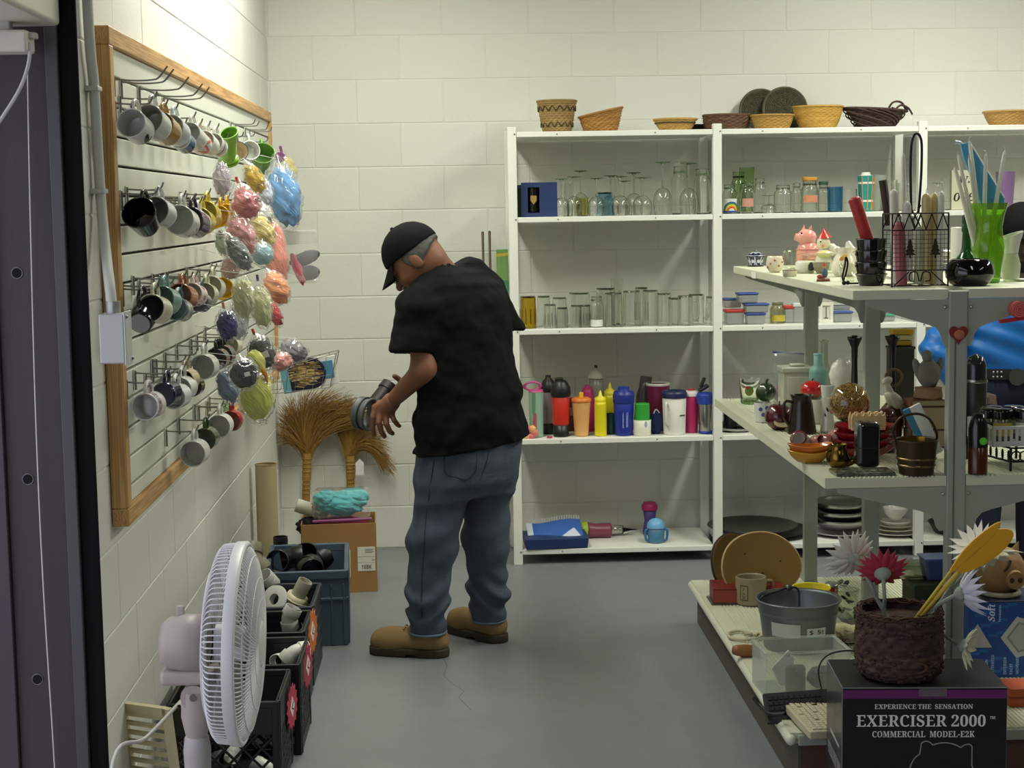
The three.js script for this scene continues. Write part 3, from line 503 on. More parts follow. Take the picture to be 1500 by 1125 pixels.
{ // wire basket clipped to the slatwall end, with two boxes
  const z = 1.28, a = onZ(z, 394, 580), b = onZ(z, 499, 519), w = b.x - a.x, y0 = a.y, h = 0.135, d = 0.16;
  const t = thing('wire_basket', 'chrome wire basket hanging off the slatwall end', 'basket', V(SWX, y0, z)), L = [], wm = metal(0x9a9a94, 0.3);
  const bw = onZ(z, 494, 575).x - SWX;
  for (const zz of [0, -d]) { L.push([[0, 0, zz], [bw * 0.92, 0.03, zz]], [[0, h * 0.65, zz], [bw, h + 0.03, zz]], [[bw * 0.92, 0.03, zz], [bw, h + 0.03, zz]], [[0, 0, zz], [0, h * 0.65, zz]]); for (let i = 1; i < 9; i++) { const q = i / 9; L.push([[bw * 0.92 * q, 0.03 * q, zz], [bw * q, h * 0.65 + (h * 0.35 + 0.03) * q, zz, ], 0.0011]); } L.push([[0, h * 0.32, zz], [bw * 0.96, h * 0.6, zz], 0.0011]); }
  for (let i = 0; i <= 9; i++) { const q = i / 9; L.push([[bw * 0.92 * q, 0.03 * q, 0], [bw * 0.92 * q, 0.03 * q, -d], 0.0011]); }
  for (let i = 0; i <= 3; i++) L.push([[bw * (0.92 + 0.026 * i), 0.03 + (h) * i / 3, 0], [bw * (0.92 + 0.026 * i), 0.03 + h * i / 3, -d]]);
  part(t, 'wires', bars(L, 0.0018), wm);
  const goldTex = canvasTex(128, 128, (c) => { c.fillStyle = '#1d1830'; c.fillRect(0, 0, 128, 128); c.lineWidth = 3; for (let i = 0; i < 240; i++) { c.strokeStyle = ['#b79a5c', '#7d6235', '#d9c28c', '#5b4526'][i % 4]; const x = 68 + 46 * Math.sin(i * 2.4) * ((i * 37 % 100) / 100), y = 64 + 54 * Math.cos(i * 1.7) * ((i * 53 % 100) / 100); c.beginPath(); c.moveTo(x - 12, y - 4); c.lineTo(x + 12, y + 6 * Math.sin(i)); c.stroke(); } c.fillStyle = '#6fa6b2'; c.fillRect(0, 0, 22, 128); });
  const q = onZ(z - 0.03, 443, 549), k = mpp(q);
  const bx = thing('fringe_box', 'dark box printed with golden fringe in the wire basket', 'box', q, null, 0); bx.rotation.z = 0.16;
  const shape = []; for (let i = 0; i <= 12; i++) { const an = -PI / 2 + PI * i / 12; shape.push([14 * k + 20 * k * Math.cos(an), 22 * k * Math.sin(an)]); } shape.push([-30 * k, 20 * k], [-30 * k, -22 * k]);
  const bg = ext(shape, 0.03, 0.002); const uv = bg.attributes.uv, pp = bg.attributes.position; for (let i = 0; i < pp.count; i++) uv.setXY(i, (pp.getX(i) + 30 * k) / (64 * k), (pp.getY(i) + 22 * k) / (44 * k));
  part(bx, 'carton', bg, mat(0xffffff, 0.3, { map: goldTex }));
  const c2 = onZ(z - 0.06, 480, 542);
  const b2 = thing('craft_box', 'blue and white craft carton standing in the wire basket', 'box', c2); part(b2, 'carton', rbox(26 * k, 42 * k, 0.05, 0.002), mat(0xd6d6cf, 0.5), null, [0, 0.2, 0.12]); part(b2, 'blue_panel', rbox(17 * k, 26 * k, 0.052, 0.002), mat(0x4f86a5, 0.5), [-1 * k, 2 * k, 0.002], [0, 0.2, 0.12]);
}
// ---------- pedestal fan ----------
{
  const z = 4.1, C = onZ(z, 352, 942), ax = V(0.99, -0.03, 0.005).normalize(), R = 0.228;
  const back = C.clone().addScaledVector(ax, -0.118);
  const t = thing('pedestal_fan', 'white pedestal fan with a round wire grille beside the black crates', 'fan', V(back.x, 0, back.z));
  const wm = mat(0xdcdbde, 0.4), bm = mat(0xb2a9a3, 0.45), bw = mat(0xb9b4b2, 0.5);
  const q = new THREE.Quaternion().setFromUnitVectors(V(0, 0, 1), ax), off = C.clone().sub(V(back.x, 0, back.z));
  const put = (n, g, m) => { const c = g.clone(); c.applyQuaternion(q); c.translate(off.x, off.y, off.z); return part(t, n, c, m); };
  // rear cage: radial wires, then rings
  const wires = (prof, n, r) => mergeGeometries(Array.from({ length: n }, (_, i) => { const a = i / n * 2 * PI, tw = prof[0][2] || 0; return tube(prof.map(([rad, d, s = 0]) => V(Math.cos(a + s) * rad, Math.sin(a + s) * rad, d)), r, prof.length * 3, 5); }));
  put('rear_grille', mergeGeometries([wires([[R, 0], [R, -0.022], [R - 0.008, -0.046], [0.16, -0.064], [0.07, -0.07]], 104, 0.0019)]), wm);
  put('rear_ring', merge([mv(tor(R - 0.001, 0.004, 8, 64), 0, 0, -0.002), mv(tor(0.17, 0.003, 6, 48), 0, 0, -0.064), mv(tor(0.08, 0.004, 6, 40), 0, 0, -0.07)]), wm);
  put('rim_band', lathe([[R + 0.001, -0.012], [R + 0.006, -0.01], [R + 0.007, 0.012], [R + 0.001, 0.017], [R - 0.006, 0.016], [R - 0.003, -0.012], [R + 0.001, -0.012]], 72).rotateX(PI / 2), wm);
  put('front_grille', mergeGeometries([wires([[R - 0.004, 0.012], [R - 0.02, 0.025, 0.03], [0.165, 0.038, 0.1], [0.11, 0.045, 0.17], [0.055, 0.048, 0.2]], 120, 0.0018), mv(tor(0.2, 0.002, 6, 64), 0, 0, 0.029), mv(tor(0.15, 0.002, 6, 56), 0, 0, 0.041), mv(tor(0.1, 0.002, 6, 48), 0, 0, 0.046)]), wm);
  put('centre_badge', lathe([[0.001, 0.056], [0.045, 0.053], [0.058, 0.047], [0.058, 0.042], [0.001, 0.04]], 36).rotateX(PI / 2), wm);
  const blade = []; for (let k = 0; k < 3; k++) { const g = ext([[0.03, -0.02], [0.1, -0.07], [0.18, -0.075], [0.205, -0.02], [0.19, 0.05], [0.12, 0.06], [0.04, 0.025]], 0.004, 0, null, true); warp(g, v => { v.z += v.y * 0.35; }); put('blade', g.rotateZ(k * 2 * PI / 3 + 0.4).translate(0, 0, -0.02), mat(0xb3b0b4, 0.4)); }
  put('hub', cyl(0.04, 0.045, 0.07, 24).clone().rotateX(PI / 2).translate(0, 0, -0.02), wm);
  put('motor_housing', lathe([[0.001, -0.185], [0.045, -0.18], [0.06, -0.162], [0.066, -0.125], [0.066, -0.075], [0.001, -0.07]], 36).rotateX(PI / 2), bm);
  part(t, 'oscillation_knob', rbox(0.018, 0.03, 0.018, 0.004), bm, [back.x - back.x - 0.02, C.y + 0.072, -0.02]);
  part(t, 'speed_box', rbox(0.13, 0.035, 0.075, 0.012), bm, [0.0, C.y - 0.072, 0]);
  part(t, 'tilt_joint', cyl(0.03, 0.03, 0.03, 24), bm, [0.01, C.y - 0.12, 0.012], [PI / 2, 0, 0]);
  part(t, 'tilt_screw', cyl(0.008, 0.008, 0.01, 16), mat(0x6a635d, 0.5), [0.01, C.y - 0.118, 0.03], [PI / 2, 0, 0]);
  part(t, 'neck', lathe([[0.02, -0.13], [0.026, -0.1], [0.034, -0.06], [0.032, 0]], 24).translate(0.01, C.y - 0.11, 0), bm);
  part(t, 'collar', lathe([[0.022, 0], [0.03, 0.01], [0.032, 0.07], [0.028, 0.1], [0.02, 0.105]], 24).translate(0.01, C.y - 0.32, 0), bw);
  part(t, 'pole', cyl(0.024, 0.024, C.y - 0.3, 20), bw, [0.01, (C.y - 0.3) / 2 + 0.02, 0]);
  part(t, 'base', lathe([[0.001, 0.05], [0.04, 0.048], [0.06, 0.03], [0.16, 0.018], [0.17, 0.004], [0.165, 0], [0.001, 0]], 40), bw);
  const A = onX(0.16, 272, 1020), B = onX(0.1, 215, 1080), D = onX(0.06, 165, 1120);
  single('power_cord', 'pale power cord running from the fan along the wall', 'cord', tube([V(back.x - 0.03, C.y - 0.15, back.z - 0.01), A, B, D, V(D.x, 0.02, D.z + 0.1)], 0.0048, 40, 8), mat(0xcfcdc8, 0.5));
}
{ // louvered wooden panel leaning by the fan
  const a = onX(0.1, 232, 1082); const t = thing('louver_shutter', 'cream wooden louver panel leaning on the wall by the fan', 'panel', V(0.075, 0, 3.72));
  t.rotation.set(0, 1.1, 0.14); const cm = mat(0xc9bf9c, 0.6);
  part(t, 'frame', merge([mv(box(0.014, 0.4, 0.022), 0, 0.2, -0.07), mv(box(0.014, 0.4, 0.022), 0, 0.2, 0.07), mv(box(0.014, 0.022, 0.14), 0, 0.39, 0), mv(box(0.014, 0.022, 0.14), 0, 0.011, 0)]), cm);
  for (let i = 0; i < 14; i++) part(t, 'louver', box(0.005, 0.02, 0.12), cm, [0, 0.04 + i * 0.0255, 0], [0, 0, 0.6]);
}
// ---------- crates along the left wall ----------
function crate(label, x0, x1, z0, z1, h, hex, lattice) {
  const w = x1 - x0, d = z1 - z0, t = thing('milk_crate', label, 'crate', V((x0 + x1) / 2, 0, (z0 + z1) / 2)), m = mat(hex, 0.45), th = 0.008;
  part(t, 'floor_grid', rbox(w - 0.01, 0.012, d - 0.01, 0.003), m, [0, 0.008, 0]);
  const wall = len => { const L = [mv(rbox(len, h * 0.34, th, 0.003), 0, h * 0.83, 0), mv(rbox(len, 0.02, th * 1.8, 0.004), 0, h - 0.01, 0), mv(rbox(len, 0.035, th, 0.003), 0, 0.02, 0)]; const y0 = 0.035, y1 = h * 0.67, n = Math.round(len / 0.05); for (let i = -3; i <= n; i++) for (const s of [1, -1]) { let xa = -len / 2 + i * len / n, xb = xa + (y1 - y0) * 0.95, ya = y0, yb = y1; if (xa < -len / 2) { ya += (-len / 2 - xa) / 0.95; xa = -len / 2; } if (xb > len / 2) { yb -= (xb - len / 2) / 0.95; xb = len / 2; } if (xb - xa < 0.01) continue; L.push(bar([s * xa, ya, 0], [s * xb, yb, 0], 0.0042, 5)); }
    for (const s of [-1, 1]) L.push(mv(rbox(0.022, h, th * 1.6, 0.004), s * (len / 2 - 0.011), h / 2, 0)); return merge(L); };
  const solid = len => merge([mv(rbox(len, h, th, 0.003), 0, h / 2, 0), mv(rbox(len, 0.022, th * 2, 0.004), 0, h - 0.011, 0.002), ...[0.3, 0.5, 0.7].map(q => mv(rbox(len * 0.96, 0.01, th * 1.6, 0.003), 0, h * q, 0.001))]);
  const mk = lattice ? wall : solid;
  part(t, 'end_wall', mk(w), m, [0, 0, d / 2 - th / 2]); part(t, 'end_wall', mk(w), m, [0, 0, -d / 2 + th / 2]);
  part(t, 'side_wall', mk(d - 0.02), m, [w / 2 - th / 2, 0, 0], [0, PI / 2, 0]); part(t, 'side_wall', mk(d - 0.02), m, [-w / 2 + th / 2, 0, 0], [0, PI / 2, 0]);
  return t;
}
crate('black lattice milk crate standing right behind the fan', 0.035, 0.345, 3.06, 3.385, 0.28, 0x141414, true);
crate('black milk crate with a magenta burst sticker, between two black crates', 0.05, 0.368, 2.69, 3.015, 0.28, 0x171717, true);
crate('black crate holding one white pipe elbow', 0.03, 0.345, 2.34, 2.635, 0.28, 0x151618, false);
crate('dark blue-grey crate holding cream and white pipe fittings', 0.03, 0.345, 1.93, 2.295, 0.28, 0x2a2f38, false);
{ // big blue-grey tote
  const t = thing('storage_tote', 'large slate blue plastic tote full of black pipe fittings', 'tote', V(0.265, 0, 1.53)), m = mat(0x4c5c6c, 0.5), h = 0.29, d = 0.5, w = 0.29; t.rotation.y = 0.06;
  part(t, 'floor_panel', rbox(w, 0.01, d, 0.003), m, [0, 0.008, 0]);
  const wall = (len) => { const L = [mv(rbox(len, h, 0.008, 0.003), 0, h / 2, 0), mv(rbox(len + 0.012, 0.034, 0.018, 0.005), 0, h - 0.017, 0.004), mv(rbox(len, 0.012, 0.014, 0.004), 0, h * 0.62, 0.004)]; const n = Math.round(len / 0.045); for (let i = 0; i <= n; i++) L.push(mv(rbox(0.007, h * 0.8, 0.014, 0.003), -len / 2 + 0.008 + i * (len - 0.016) / n, h * 0.42, 0.005)); return merge(L); };
  part(t, 'front_wall', wall(w), m, [0, 0, d / 2]); part(t, 'back_wall', wall(w), m, [0, 0, -d / 2], [0, PI, 0]);
  part(t, 'side_wall', wall(d), m, [w / 2, 0, 0], [0, PI / 2, 0]); part(t, 'side_wall', wall(d), m, [-w / 2, 0, 0], [0, -PI / 2, 0]);
  part(t, 'paper_label', rbox(0.002, 0.03, 0.2, 0.0008), mat(0x9db894, 0.6), [w / 2 + 0.018, h - 0.03, 0.06], [0.35, 0, 0]);
}
// stickers on the crates
function burst(u, v, x, hex, label) {
  const p = onX(x, u, v), k = mpp(p), P = []; for (let i = 0; i < 28; i++) { const a = i / 28 * 2 * PI, r = i % 2 ? 0.8 : 1; P.push([Math.cos(a) * 26 * k * r * 1.5, Math.sin(a) * 34 * k * r]); }
  const t = thing('price_sticker', label, 'sticker', V(x + 0.002, p.y, p.z), null, PI / 2 - 0.1);
  part(t, 'card', ext(P, 0.0015), mat(hex, 0.5));
  part(t, 'white_diamond', ext([[-16 * k, 0], [0, -16 * k], [16 * k, 0], [0, 16 * k]], 0.0006), mat(0xe9e4e0, 0.6), [0, 0, 0.0011]);
  part(t, 'pen_mark', merge([mv(box(12 * k, 2.4 * k, 0.0005), 0, 3 * k, 0, 0, 0, 0.5), mv(box(12 * k, 2.4 * k, 0.0005), 0, -3 * k, 0, 0, 0, -0.4)]), mat(0x222222, 0.7), [0, 0, 0.0018]);
}
burst(427, 1035, 0.356, 0xc2274d, 'magenta starburst price card on the lattice crate by the fan');
burst(450, 975, 0.372, 0xb03050, 'small pink price card on the middle black crate');
burst(457, 925, 0.352, 0xd9752f, 'orange price card on the crate with one white elbow');
// ---------- pipe fittings ----------
function fitting(label, p, rot, r, hex, kind, o = {}) {
  const t = thing(o.name || 'pipe_fitting', label, 'pipe fitting', p); t.rotation.set(...rot);
  const m = mat(hex, o.rough || 0.4, { side: THREE.DoubleSide }), collar = (L = r * 1.1) => lathe([[r * 0.96, -L / 2], [r * 1.18, -L / 2], [r * 1.18, L / 2], [r * 1.0, L / 2], [r * 0.98, -L / 2 + 0.002]], 28);
  if (kind === 'elbow') {
    const R = r * 1.9, arc = o.arc || PI / 2, pts = Array.from({ length: 9 }, (_, i) => V(R - R * Math.cos(arc * i / 8), R * Math.sin(arc * i / 8), 0)); const e = pts[8];
    part(t, 'bend', tube(pts, r, 20, 24), m); part(t, 'collar', collar(), m, [0, -r * 0.3, 0]);
    part(t, 'collar', collar(), m, [e.x + Math.sin(arc) * r * 0.3, e.y + Math.cos(arc) * r * 0.3, 0], [0, 0, -arc]);
  } else if (kind === 'tee') {
    part(t, 'run', cyl(r, r, r * 4, 28, true), m); part(t, 'branch', cyl(r, r, r * 2, 28, true), m, [r * 1.2, 0, 0], [0, 0, PI / 2]);
    part(t, 'collar', collar(), m, [0, r * 1.7, 0]); part(t, 'collar', collar(), m, [0, -r * 1.7, 0]); part(t, 'collar', collar(), m, [r * 2, 0, 0], [0, 0, PI / 2]);
  } else if (kind === 'union') {
    part(t, 'tail', lathe([[r * 0.55, 0], [r * 0.8, 0], [r * 0.8, r * 1.8], [r * 0.6, r * 1.8], [r * 0.55, 0]], 28), mat(0xb9b7a8, 0.45));
    const g = lathe([[r * 0.7, 0], [r * 1.15, 0], [r * 1.25, -r * 0.5], [r * 1.2, -r * 1.1], [r * 0.9, -r * 1.2], [r * 0.8, -r * 2], [r * 0.6, -r * 2]], 12); part(t, 'nut', g, m);
    part(t, 'band', tor(r * 1.24, r * 0.09, 6, 28), m, [0, -r * 0.5, 0], [PI / 2, 0, 0]);
  } else if (kind === 'flange') {
    part(t, 'flange', lathe([[r * 0.6, 0.004], [r * 1.5, 0.004], [r * 1.55, -0.004], [r, -0.01], [r * 0.9, -r], [r * 0.75, -r], [r * 0.6, 0.004]], 36), m);
  } else { part(t, 'sleeve', lathe([[r * 0.9, -r], [r * 1.05, -r], [r * 1.08, -r * 0.2], [r * 1.0, 0], [r * 1.08, r * 0.2], [r * 1.05, r], [r * 0.9, r], [r * 0.9, -r]], 28), m); part(t, 'stop_ring', tor(r, r * 0.06, 6, 28), m, null, [PI / 2, 0, 0]); }
  return t;
}
const K = 0x121214, PV = 0xdcdcd6, CR = 0xcfc7a8;
fitting('black pipe tee with its open mouth out, at the tote corner', onY(0.262, 410, 822), [1.35, 0.2, 0], 0.038, K, 'tee', { rough: 0.35 });
fitting('black ribbed pipe coupling lying across the tote', onY(0.262, 452, 832), [1.5, 0, 0.3], 0.042, K, 'elbow', { arc: 0.8 });
fitting('black elbow standing up at the back of the tote', onY(0.29, 411, 796), [0, 0, 0], 0.028, K, 'coupling');
fitting('black wide elbow resting at the tote side wall', onY(0.225, 470, 818), [0.9, 0.6, 1.4], 0.04, K, 'elbow');
fitting('grey-tan pipe elbow leaning on the tote by the fan grille', onY(0.3, 378, 828), [-0.6, 0.5, 0.9], 0.034, 0x8f8a74, 'elbow', { arc: 0.9 });
fitting('cream threaded union fitting in the dark blue crate', onY(0.26, 437, 872), [0.25, 0.2, -0.5], 0.034, CR, 'union');
fitting('white toilet flange leaning in the dark blue crate', onY(0.25, 402, 878), [0.9, 0.3, 0.5], 0.034, PV, 'flange');
fitting('white square-shouldered coupling beside the flange', onY(0.29, 393, 850), [0.5, 0.2, 0.5], 0.03, PV, 'coupling');
fitting('white pipe elbow alone in its black crate', onY(0.24, 424, 912), [0.15, 0.3, 0.15], 0.026, PV, 'elbow', { arc: 0.7 });
fitting('small white coupling behind the lone white elbow', onY(0.22, 436, 918), [1.2, 0.4, 0], 0.018, PV, 'coupling');
fitting('white angled elbow in the pink-tagged crate', onY(0.235, 425, 962), [0.3, 0.4, -0.9], 0.026, PV, 'elbow', { arc: 0.8 });
fitting('white coupling lying beside the angled elbow', onY(0.22, 408, 968), [1.3, 0.3, 0.3], 0.022, PV, 'coupling');
for (let i = 0; i < 7; i++) fitting(['white coupling in the lattice crate corner', 'grey elbow beside the corner coupling', 'black coupling in the middle of the lattice crate', 'white elbow at the lattice crate side', 'grey coupling lying on the corner pieces', 'black elbow lying on top of the grey elbow', 'white coupling heaped on top in the lattice crate'][i], V(0.085 + (i % 4) * 0.06, 0.055 + Math.floor(i / 4) * 0.055, 3.32 - (i % 2) * 0.07), [rr(-1, 1), rr(-1, 1), rr(-1, 1)], 0.02, [PV, 0x8d8f90, K][i % 3], ['coupling', 'elbow'][i % 2]);
// ---------- cardboard box with wool bag, mailing tube, brooms ----------
{
  const t = thing('cardboard_box', 'brown cardboard box with a white shipping label under the brooms', 'box', V(0.335, 0, 0.79)), cb = mat(0x9c7442, 0.8, { bumpMap: grainBig, bumpScale: 0.0008 }), w = 0.315, h = 0.3, d = 0.26; t.rotation.y = 0.05;
  part(t, 'front_panel', rbox(w, h, 0.005, 0.001), cb, [0, h / 2, d / 2]); part(t, 'back_panel', rbox(w, h, 0.005, 0.001), cb, [0, h / 2, -d / 2]);
  for (const s of [-1, 1]) part(t, 'side_panel', rbox(0.005, h, d, 0.001), cb, [s * w / 2, h / 2, 0]);
  part(t, 'bottom_panel', rbox(w, 0.005, d, 0.001), cb, [0, 0.004, 0]);
  const lt = canvasTex(256, 256, (c) => { c.fillStyle = '#d9d7cb'; c.fillRect(0, 0, 256, 256); c.fillStyle = '#2b2b2b'; for (let i = 0; i < 4; i++) c.fillRect(110, 24 + i * 12, 130 - 20 * (i % 2), 5); c.fillRect(0, 104, 256, 3); c.fillRect(0, 164, 256, 2); c.fillRect(200, 138, 50, 6); c.font = 'bold 62px sans-serif'; c.textAlign = 'right'; c.fillText('18BK', 200, 236); });
  part(t, 'shipping_label', rbox(0.075, 0.105, 0.001, 0.0004), mat(0xffffff, 0.6, { map: lt }), [w / 2 - 0.042, 0.145, d / 2 + 0.0032]);
  const p = onZ(0.84, 500, 738), k = mpp(p);
  const y = thing('wool_bag', 'clear zip bag of turquoise wool on top of the cardboard box', 'bag', p), tm = yarnM(0x5fb6bb);
  part(y, 'wool', merge([blob(34 * k, 17 * k, 22 * k, 0.25, 2.4, 3), mv(blob(18 * k, 13 * k, 18 * k, 0.2, 2, 8), -22 * k, 8 * k, 0), mv(blob(22 * k, 12 * k, 18 * k, 0.2, 2, 5), 18 * k, 10 * k, -4 * k)]), tm);
  part(y, 'clear_bag', warp(rbox(82 * k, 46 * k, 46 * k, 10 * k, 5).clone(), v => { v.x += 3 * k * noise(v.y * 60, v.z * 60, 2); v.z += 4 * k * noise(v.x * 60, v.y * 60, 5); }), clear);
  part(y, 'purple_zip', rbox(86 * k, 4 * k, 6 * k, 1.5 * k), mat(0x8c4a78, 0.4), [2 * k, -20 * k, 23 * k], [0, 0, 0.03]);
  const it = (n, l, c, u, v, g, m, r) => single(n, l, c, g, m, onZ(0.8, u, v), r);
  it('paper_roll', 'white paper roll sticking out of the cardboard box', 'roll', 450, 745, cyl(0.03, 0.03, 0.1, 20), mat(0xcac6b4, 0.7), [0.2, 0, 1.2]);
  it('cloth_bundle', 'black cloth bundle inside the cardboard box', 'cloth', 455, 770, blob(0.06, 0.04, 0.06, 0.25, 3, 2), fabric(0x17161a));
  it('cloth_bundle', 'crimson cloth bundle in the cardboard box beneath the wool', 'cloth', 500, 766, blob(0.11, 0.03, 0.08, 0.2, 3, 6), fabric(0x7d2338));
  it('plastic_wrap', 'crumpled pale plastic wrap at the box corner', 'wrap', 470, 742, blob(0.04, 0.045, 0.05, 0.3, 3, 9), mat(0xd9d4d2, 0.25, { transmission: 0.4 }));
}
{
  const p = onX(0.062, 388, 680), t = thing('mailing_tube', 'tall beige cardboard tube standing in the wall corner', 'tube', V(0.065, 0, p.z)), m = mat(0xb7a57d, 0.7, { side: THREE.DoubleSide }), r = 15.5 * mpp(p);
  part(t, 'tube_wall', cyl(r, r, p.y, 32, true), m, [0, p.y / 2, 0]); part(t, 'rim', mv(tor(r, 0.002, 6, 32), 0, 0, 0, PI / 2), mat(0x9c8559, 0.7), [0, p.y, 0]);
  const t2 = thing('pipe_length', 'slim white plastic pipe in the corner behind the cardboard tube', 'pipe', V(0.03, 0, p.z - 0.25)); part(t2, 'pipe', cyl(0.014, 0.014, 0.45, 16), mat(0xc9cabf, 0.5), [0, 0.225, 0]); part(t2, 'end_cap', cyl(0.017, 0.017, 0.03, 16), mat(0xb9bab0, 0.5), [0, 0.45, 0]);
}
function broom(label, neck, butt, ends, ctrl, z, n, tagAt) {
  const P = ([u, v], zz = z) => onZ(zz, u, v), base = P(butt), N = P(neck), t = thing('whisk_broom', label, 'broom', base), L = q => q.clone().sub(base), straw = [0x9c7434, 0x8a662a, 0xb08a48].map(c => mat(c, 0.75));
  for (let m = 0; m < 3; m++) { const gs = []; for (let i = 0; i < n; i++) { const f = rnd() * (ends.length - 1), j = Math.min(ends.length - 2, Math.floor(f)), q = f - j, E = [ends[j][0] * (1 - q) + ends[j + 1][0] * q, ends[j][1] * (1 - q) + ends[j + 1][1] * q], l = rr(0.72, 1.06), C = ctrl(E);
      const a = P([neck[0] + rr(-7, 7), neck[1] + rr(-4, 6)]), zz = z + rr(-0.03, 0.025), c = P([C[0] + rr(-6, 6), C[1] + rr(-5, 5)], zz), e = P([neck[0] + (E[0] - neck[0]) * l + rr(-5, 5), neck[1] + (E[1] - neck[1]) * l + rr(-6, 6)], zz);
      const cv = new THREE.QuadraticBezierCurve3(L(a), L(c), L(e)); const g = new THREE.TubeGeometry(cv, 7, 0.00085, 3); gs.push(g); }
    part(t, 'bristles', mergeGeometries(gs), straw[m]); }
  part(t, 'bound_neck', tube([L(N).add(V(0, 0.015, 0)), L(N).lerp(V(0, 0, 0), 0.25), L(N).lerp(V(0, 0, 0), 0.5)], 0.021, 12, 14), straw[0]);
  part(t, 'handle', bar(L(N).lerp(V(0, 0, 0), 0.3), V(0, 0, 0), 0.0185, 14), mat(0x94702f, 0.6));
  for (let i = 0; i < 9; i++) { const c = L(N).lerp(V(0, 0, 0), 0.05 + i * 0.09); part(t, 'binding', tor(i < 4 ? 0.0225 : 0.0195, 0.002, 6, 20), mat(0xa98848, 0.6), c, [PI / 2, 0, 0]); }
  if (tagAt) { const q = P(tagAt, z + 0.04), k = mpp(q); part(t, 'paper_tag', ext([[-6 * k, -12 * k], [6 * k, -12 * k], [6 * k, 6 * k], [0, 12 * k], [-6 * k, 6 * k]], 0.001), mat(0xdad9d6, 0.6), L(q)); }
}
broom('straw whisk broom with a full fan head in the wall corner', [450, 668], [448, 738], [[408, 650], [407, 620], [412, 595], [430, 580], [460, 574], [490, 573], [520, 582], [545, 596], [556, 612]], E => [Math.max(424, 440 + (E[0] - 450) * 0.28), Math.min(640, E[1] + 14)], 0.1, 330);
broom('straw whisk broom sweeping aside with a white paper tag', [513, 672], [514, 730], [[455, 600], [480, 590], [505, 583], [530, 590], [552, 612], [566, 645], [574, 675], [578, 700]], E => [480 + (E[0] - 450) * 0.42, Math.min(632, E[1] - 10)], 0.07, 300, [527, 684]);
// ---------- goods on the white shelving ----------
// position on shelf row at depth z under pixel u; k = metres per pixel there
function at(u, row, z = 0.34, v = 400) { const p = onZ(z, u, v); const q = V(p.x, SH.y[row] + 0.0005, z); q.x = onZ(z, u, [190, 313, 478, 640, 800][row]).x; return { p: q, k: mpp(q) }; }
const lath = (t, n, pts, k, m, seg = 28) => part(t, n, lathe(pts.map(([r, y]) => [r * k, y * k]), seg), m);
const clearG = solidGlass(0xfafdf8), greenG = solidGlass(0xcfe6b0), blueG = solidGlass(0xa9d6ea), amberG = solidGlass(0xd9bf4a), smokeG = solidGlass(0xf2f5ec);
// glass wall: outer profile up, inner profile back down
const walled = (P, t = 0.75) => { const n = P.length, I = P.map(([r, y], i) => { const a = P[Math.max(0, i - 1)], b = P[Math.min(n - 1, i + 1)], dx = b[0] - a[0], dy = b[1] - a[1], l = Math.hypot(dx, dy) || 1; return [Math.max(0, r - t * dy / l), y + t * dx / l]; }); return [...P, ...I.reverse()]; };
const GLS = 'clear glassware on the white shelves';
function wine(u, z, w, h, m, label, row = 1, group) { // stem glass upside down: rim on the shelf, foot on top
  const { p, k } = at(u, row, z), t = thing('wine_glass', label, 'glass', p, group), R = w / 2, b = h * 0.52;
  lath(t, 'bowl', walled([[R * 0.86, 0], [R * 0.97, b * 0.25], [R, b * 0.5], [R * 0.93, b * 0.66], [R * 0.8, b * 0.8], [R * 0.5, b * 0.94], [0, b]]).concat([[R * 0.86, 0]]), k, m);
  lath(t, 'stem', [[0, b], [R * 0.14, b], [R * 0.09, b + (h - b) * 0.3], [R * 0.09, h * 0.93], [R * 0.25, h * 0.965], [0, h * 0.965]], k, m, 16);
  lath(t, 'foot', [[0, h * 0.965], [R * 0.2, h * 0.965], [R * 0.88, h * 0.985], [R * 0.88, h], [0, h]], k, m);
  return t;
}
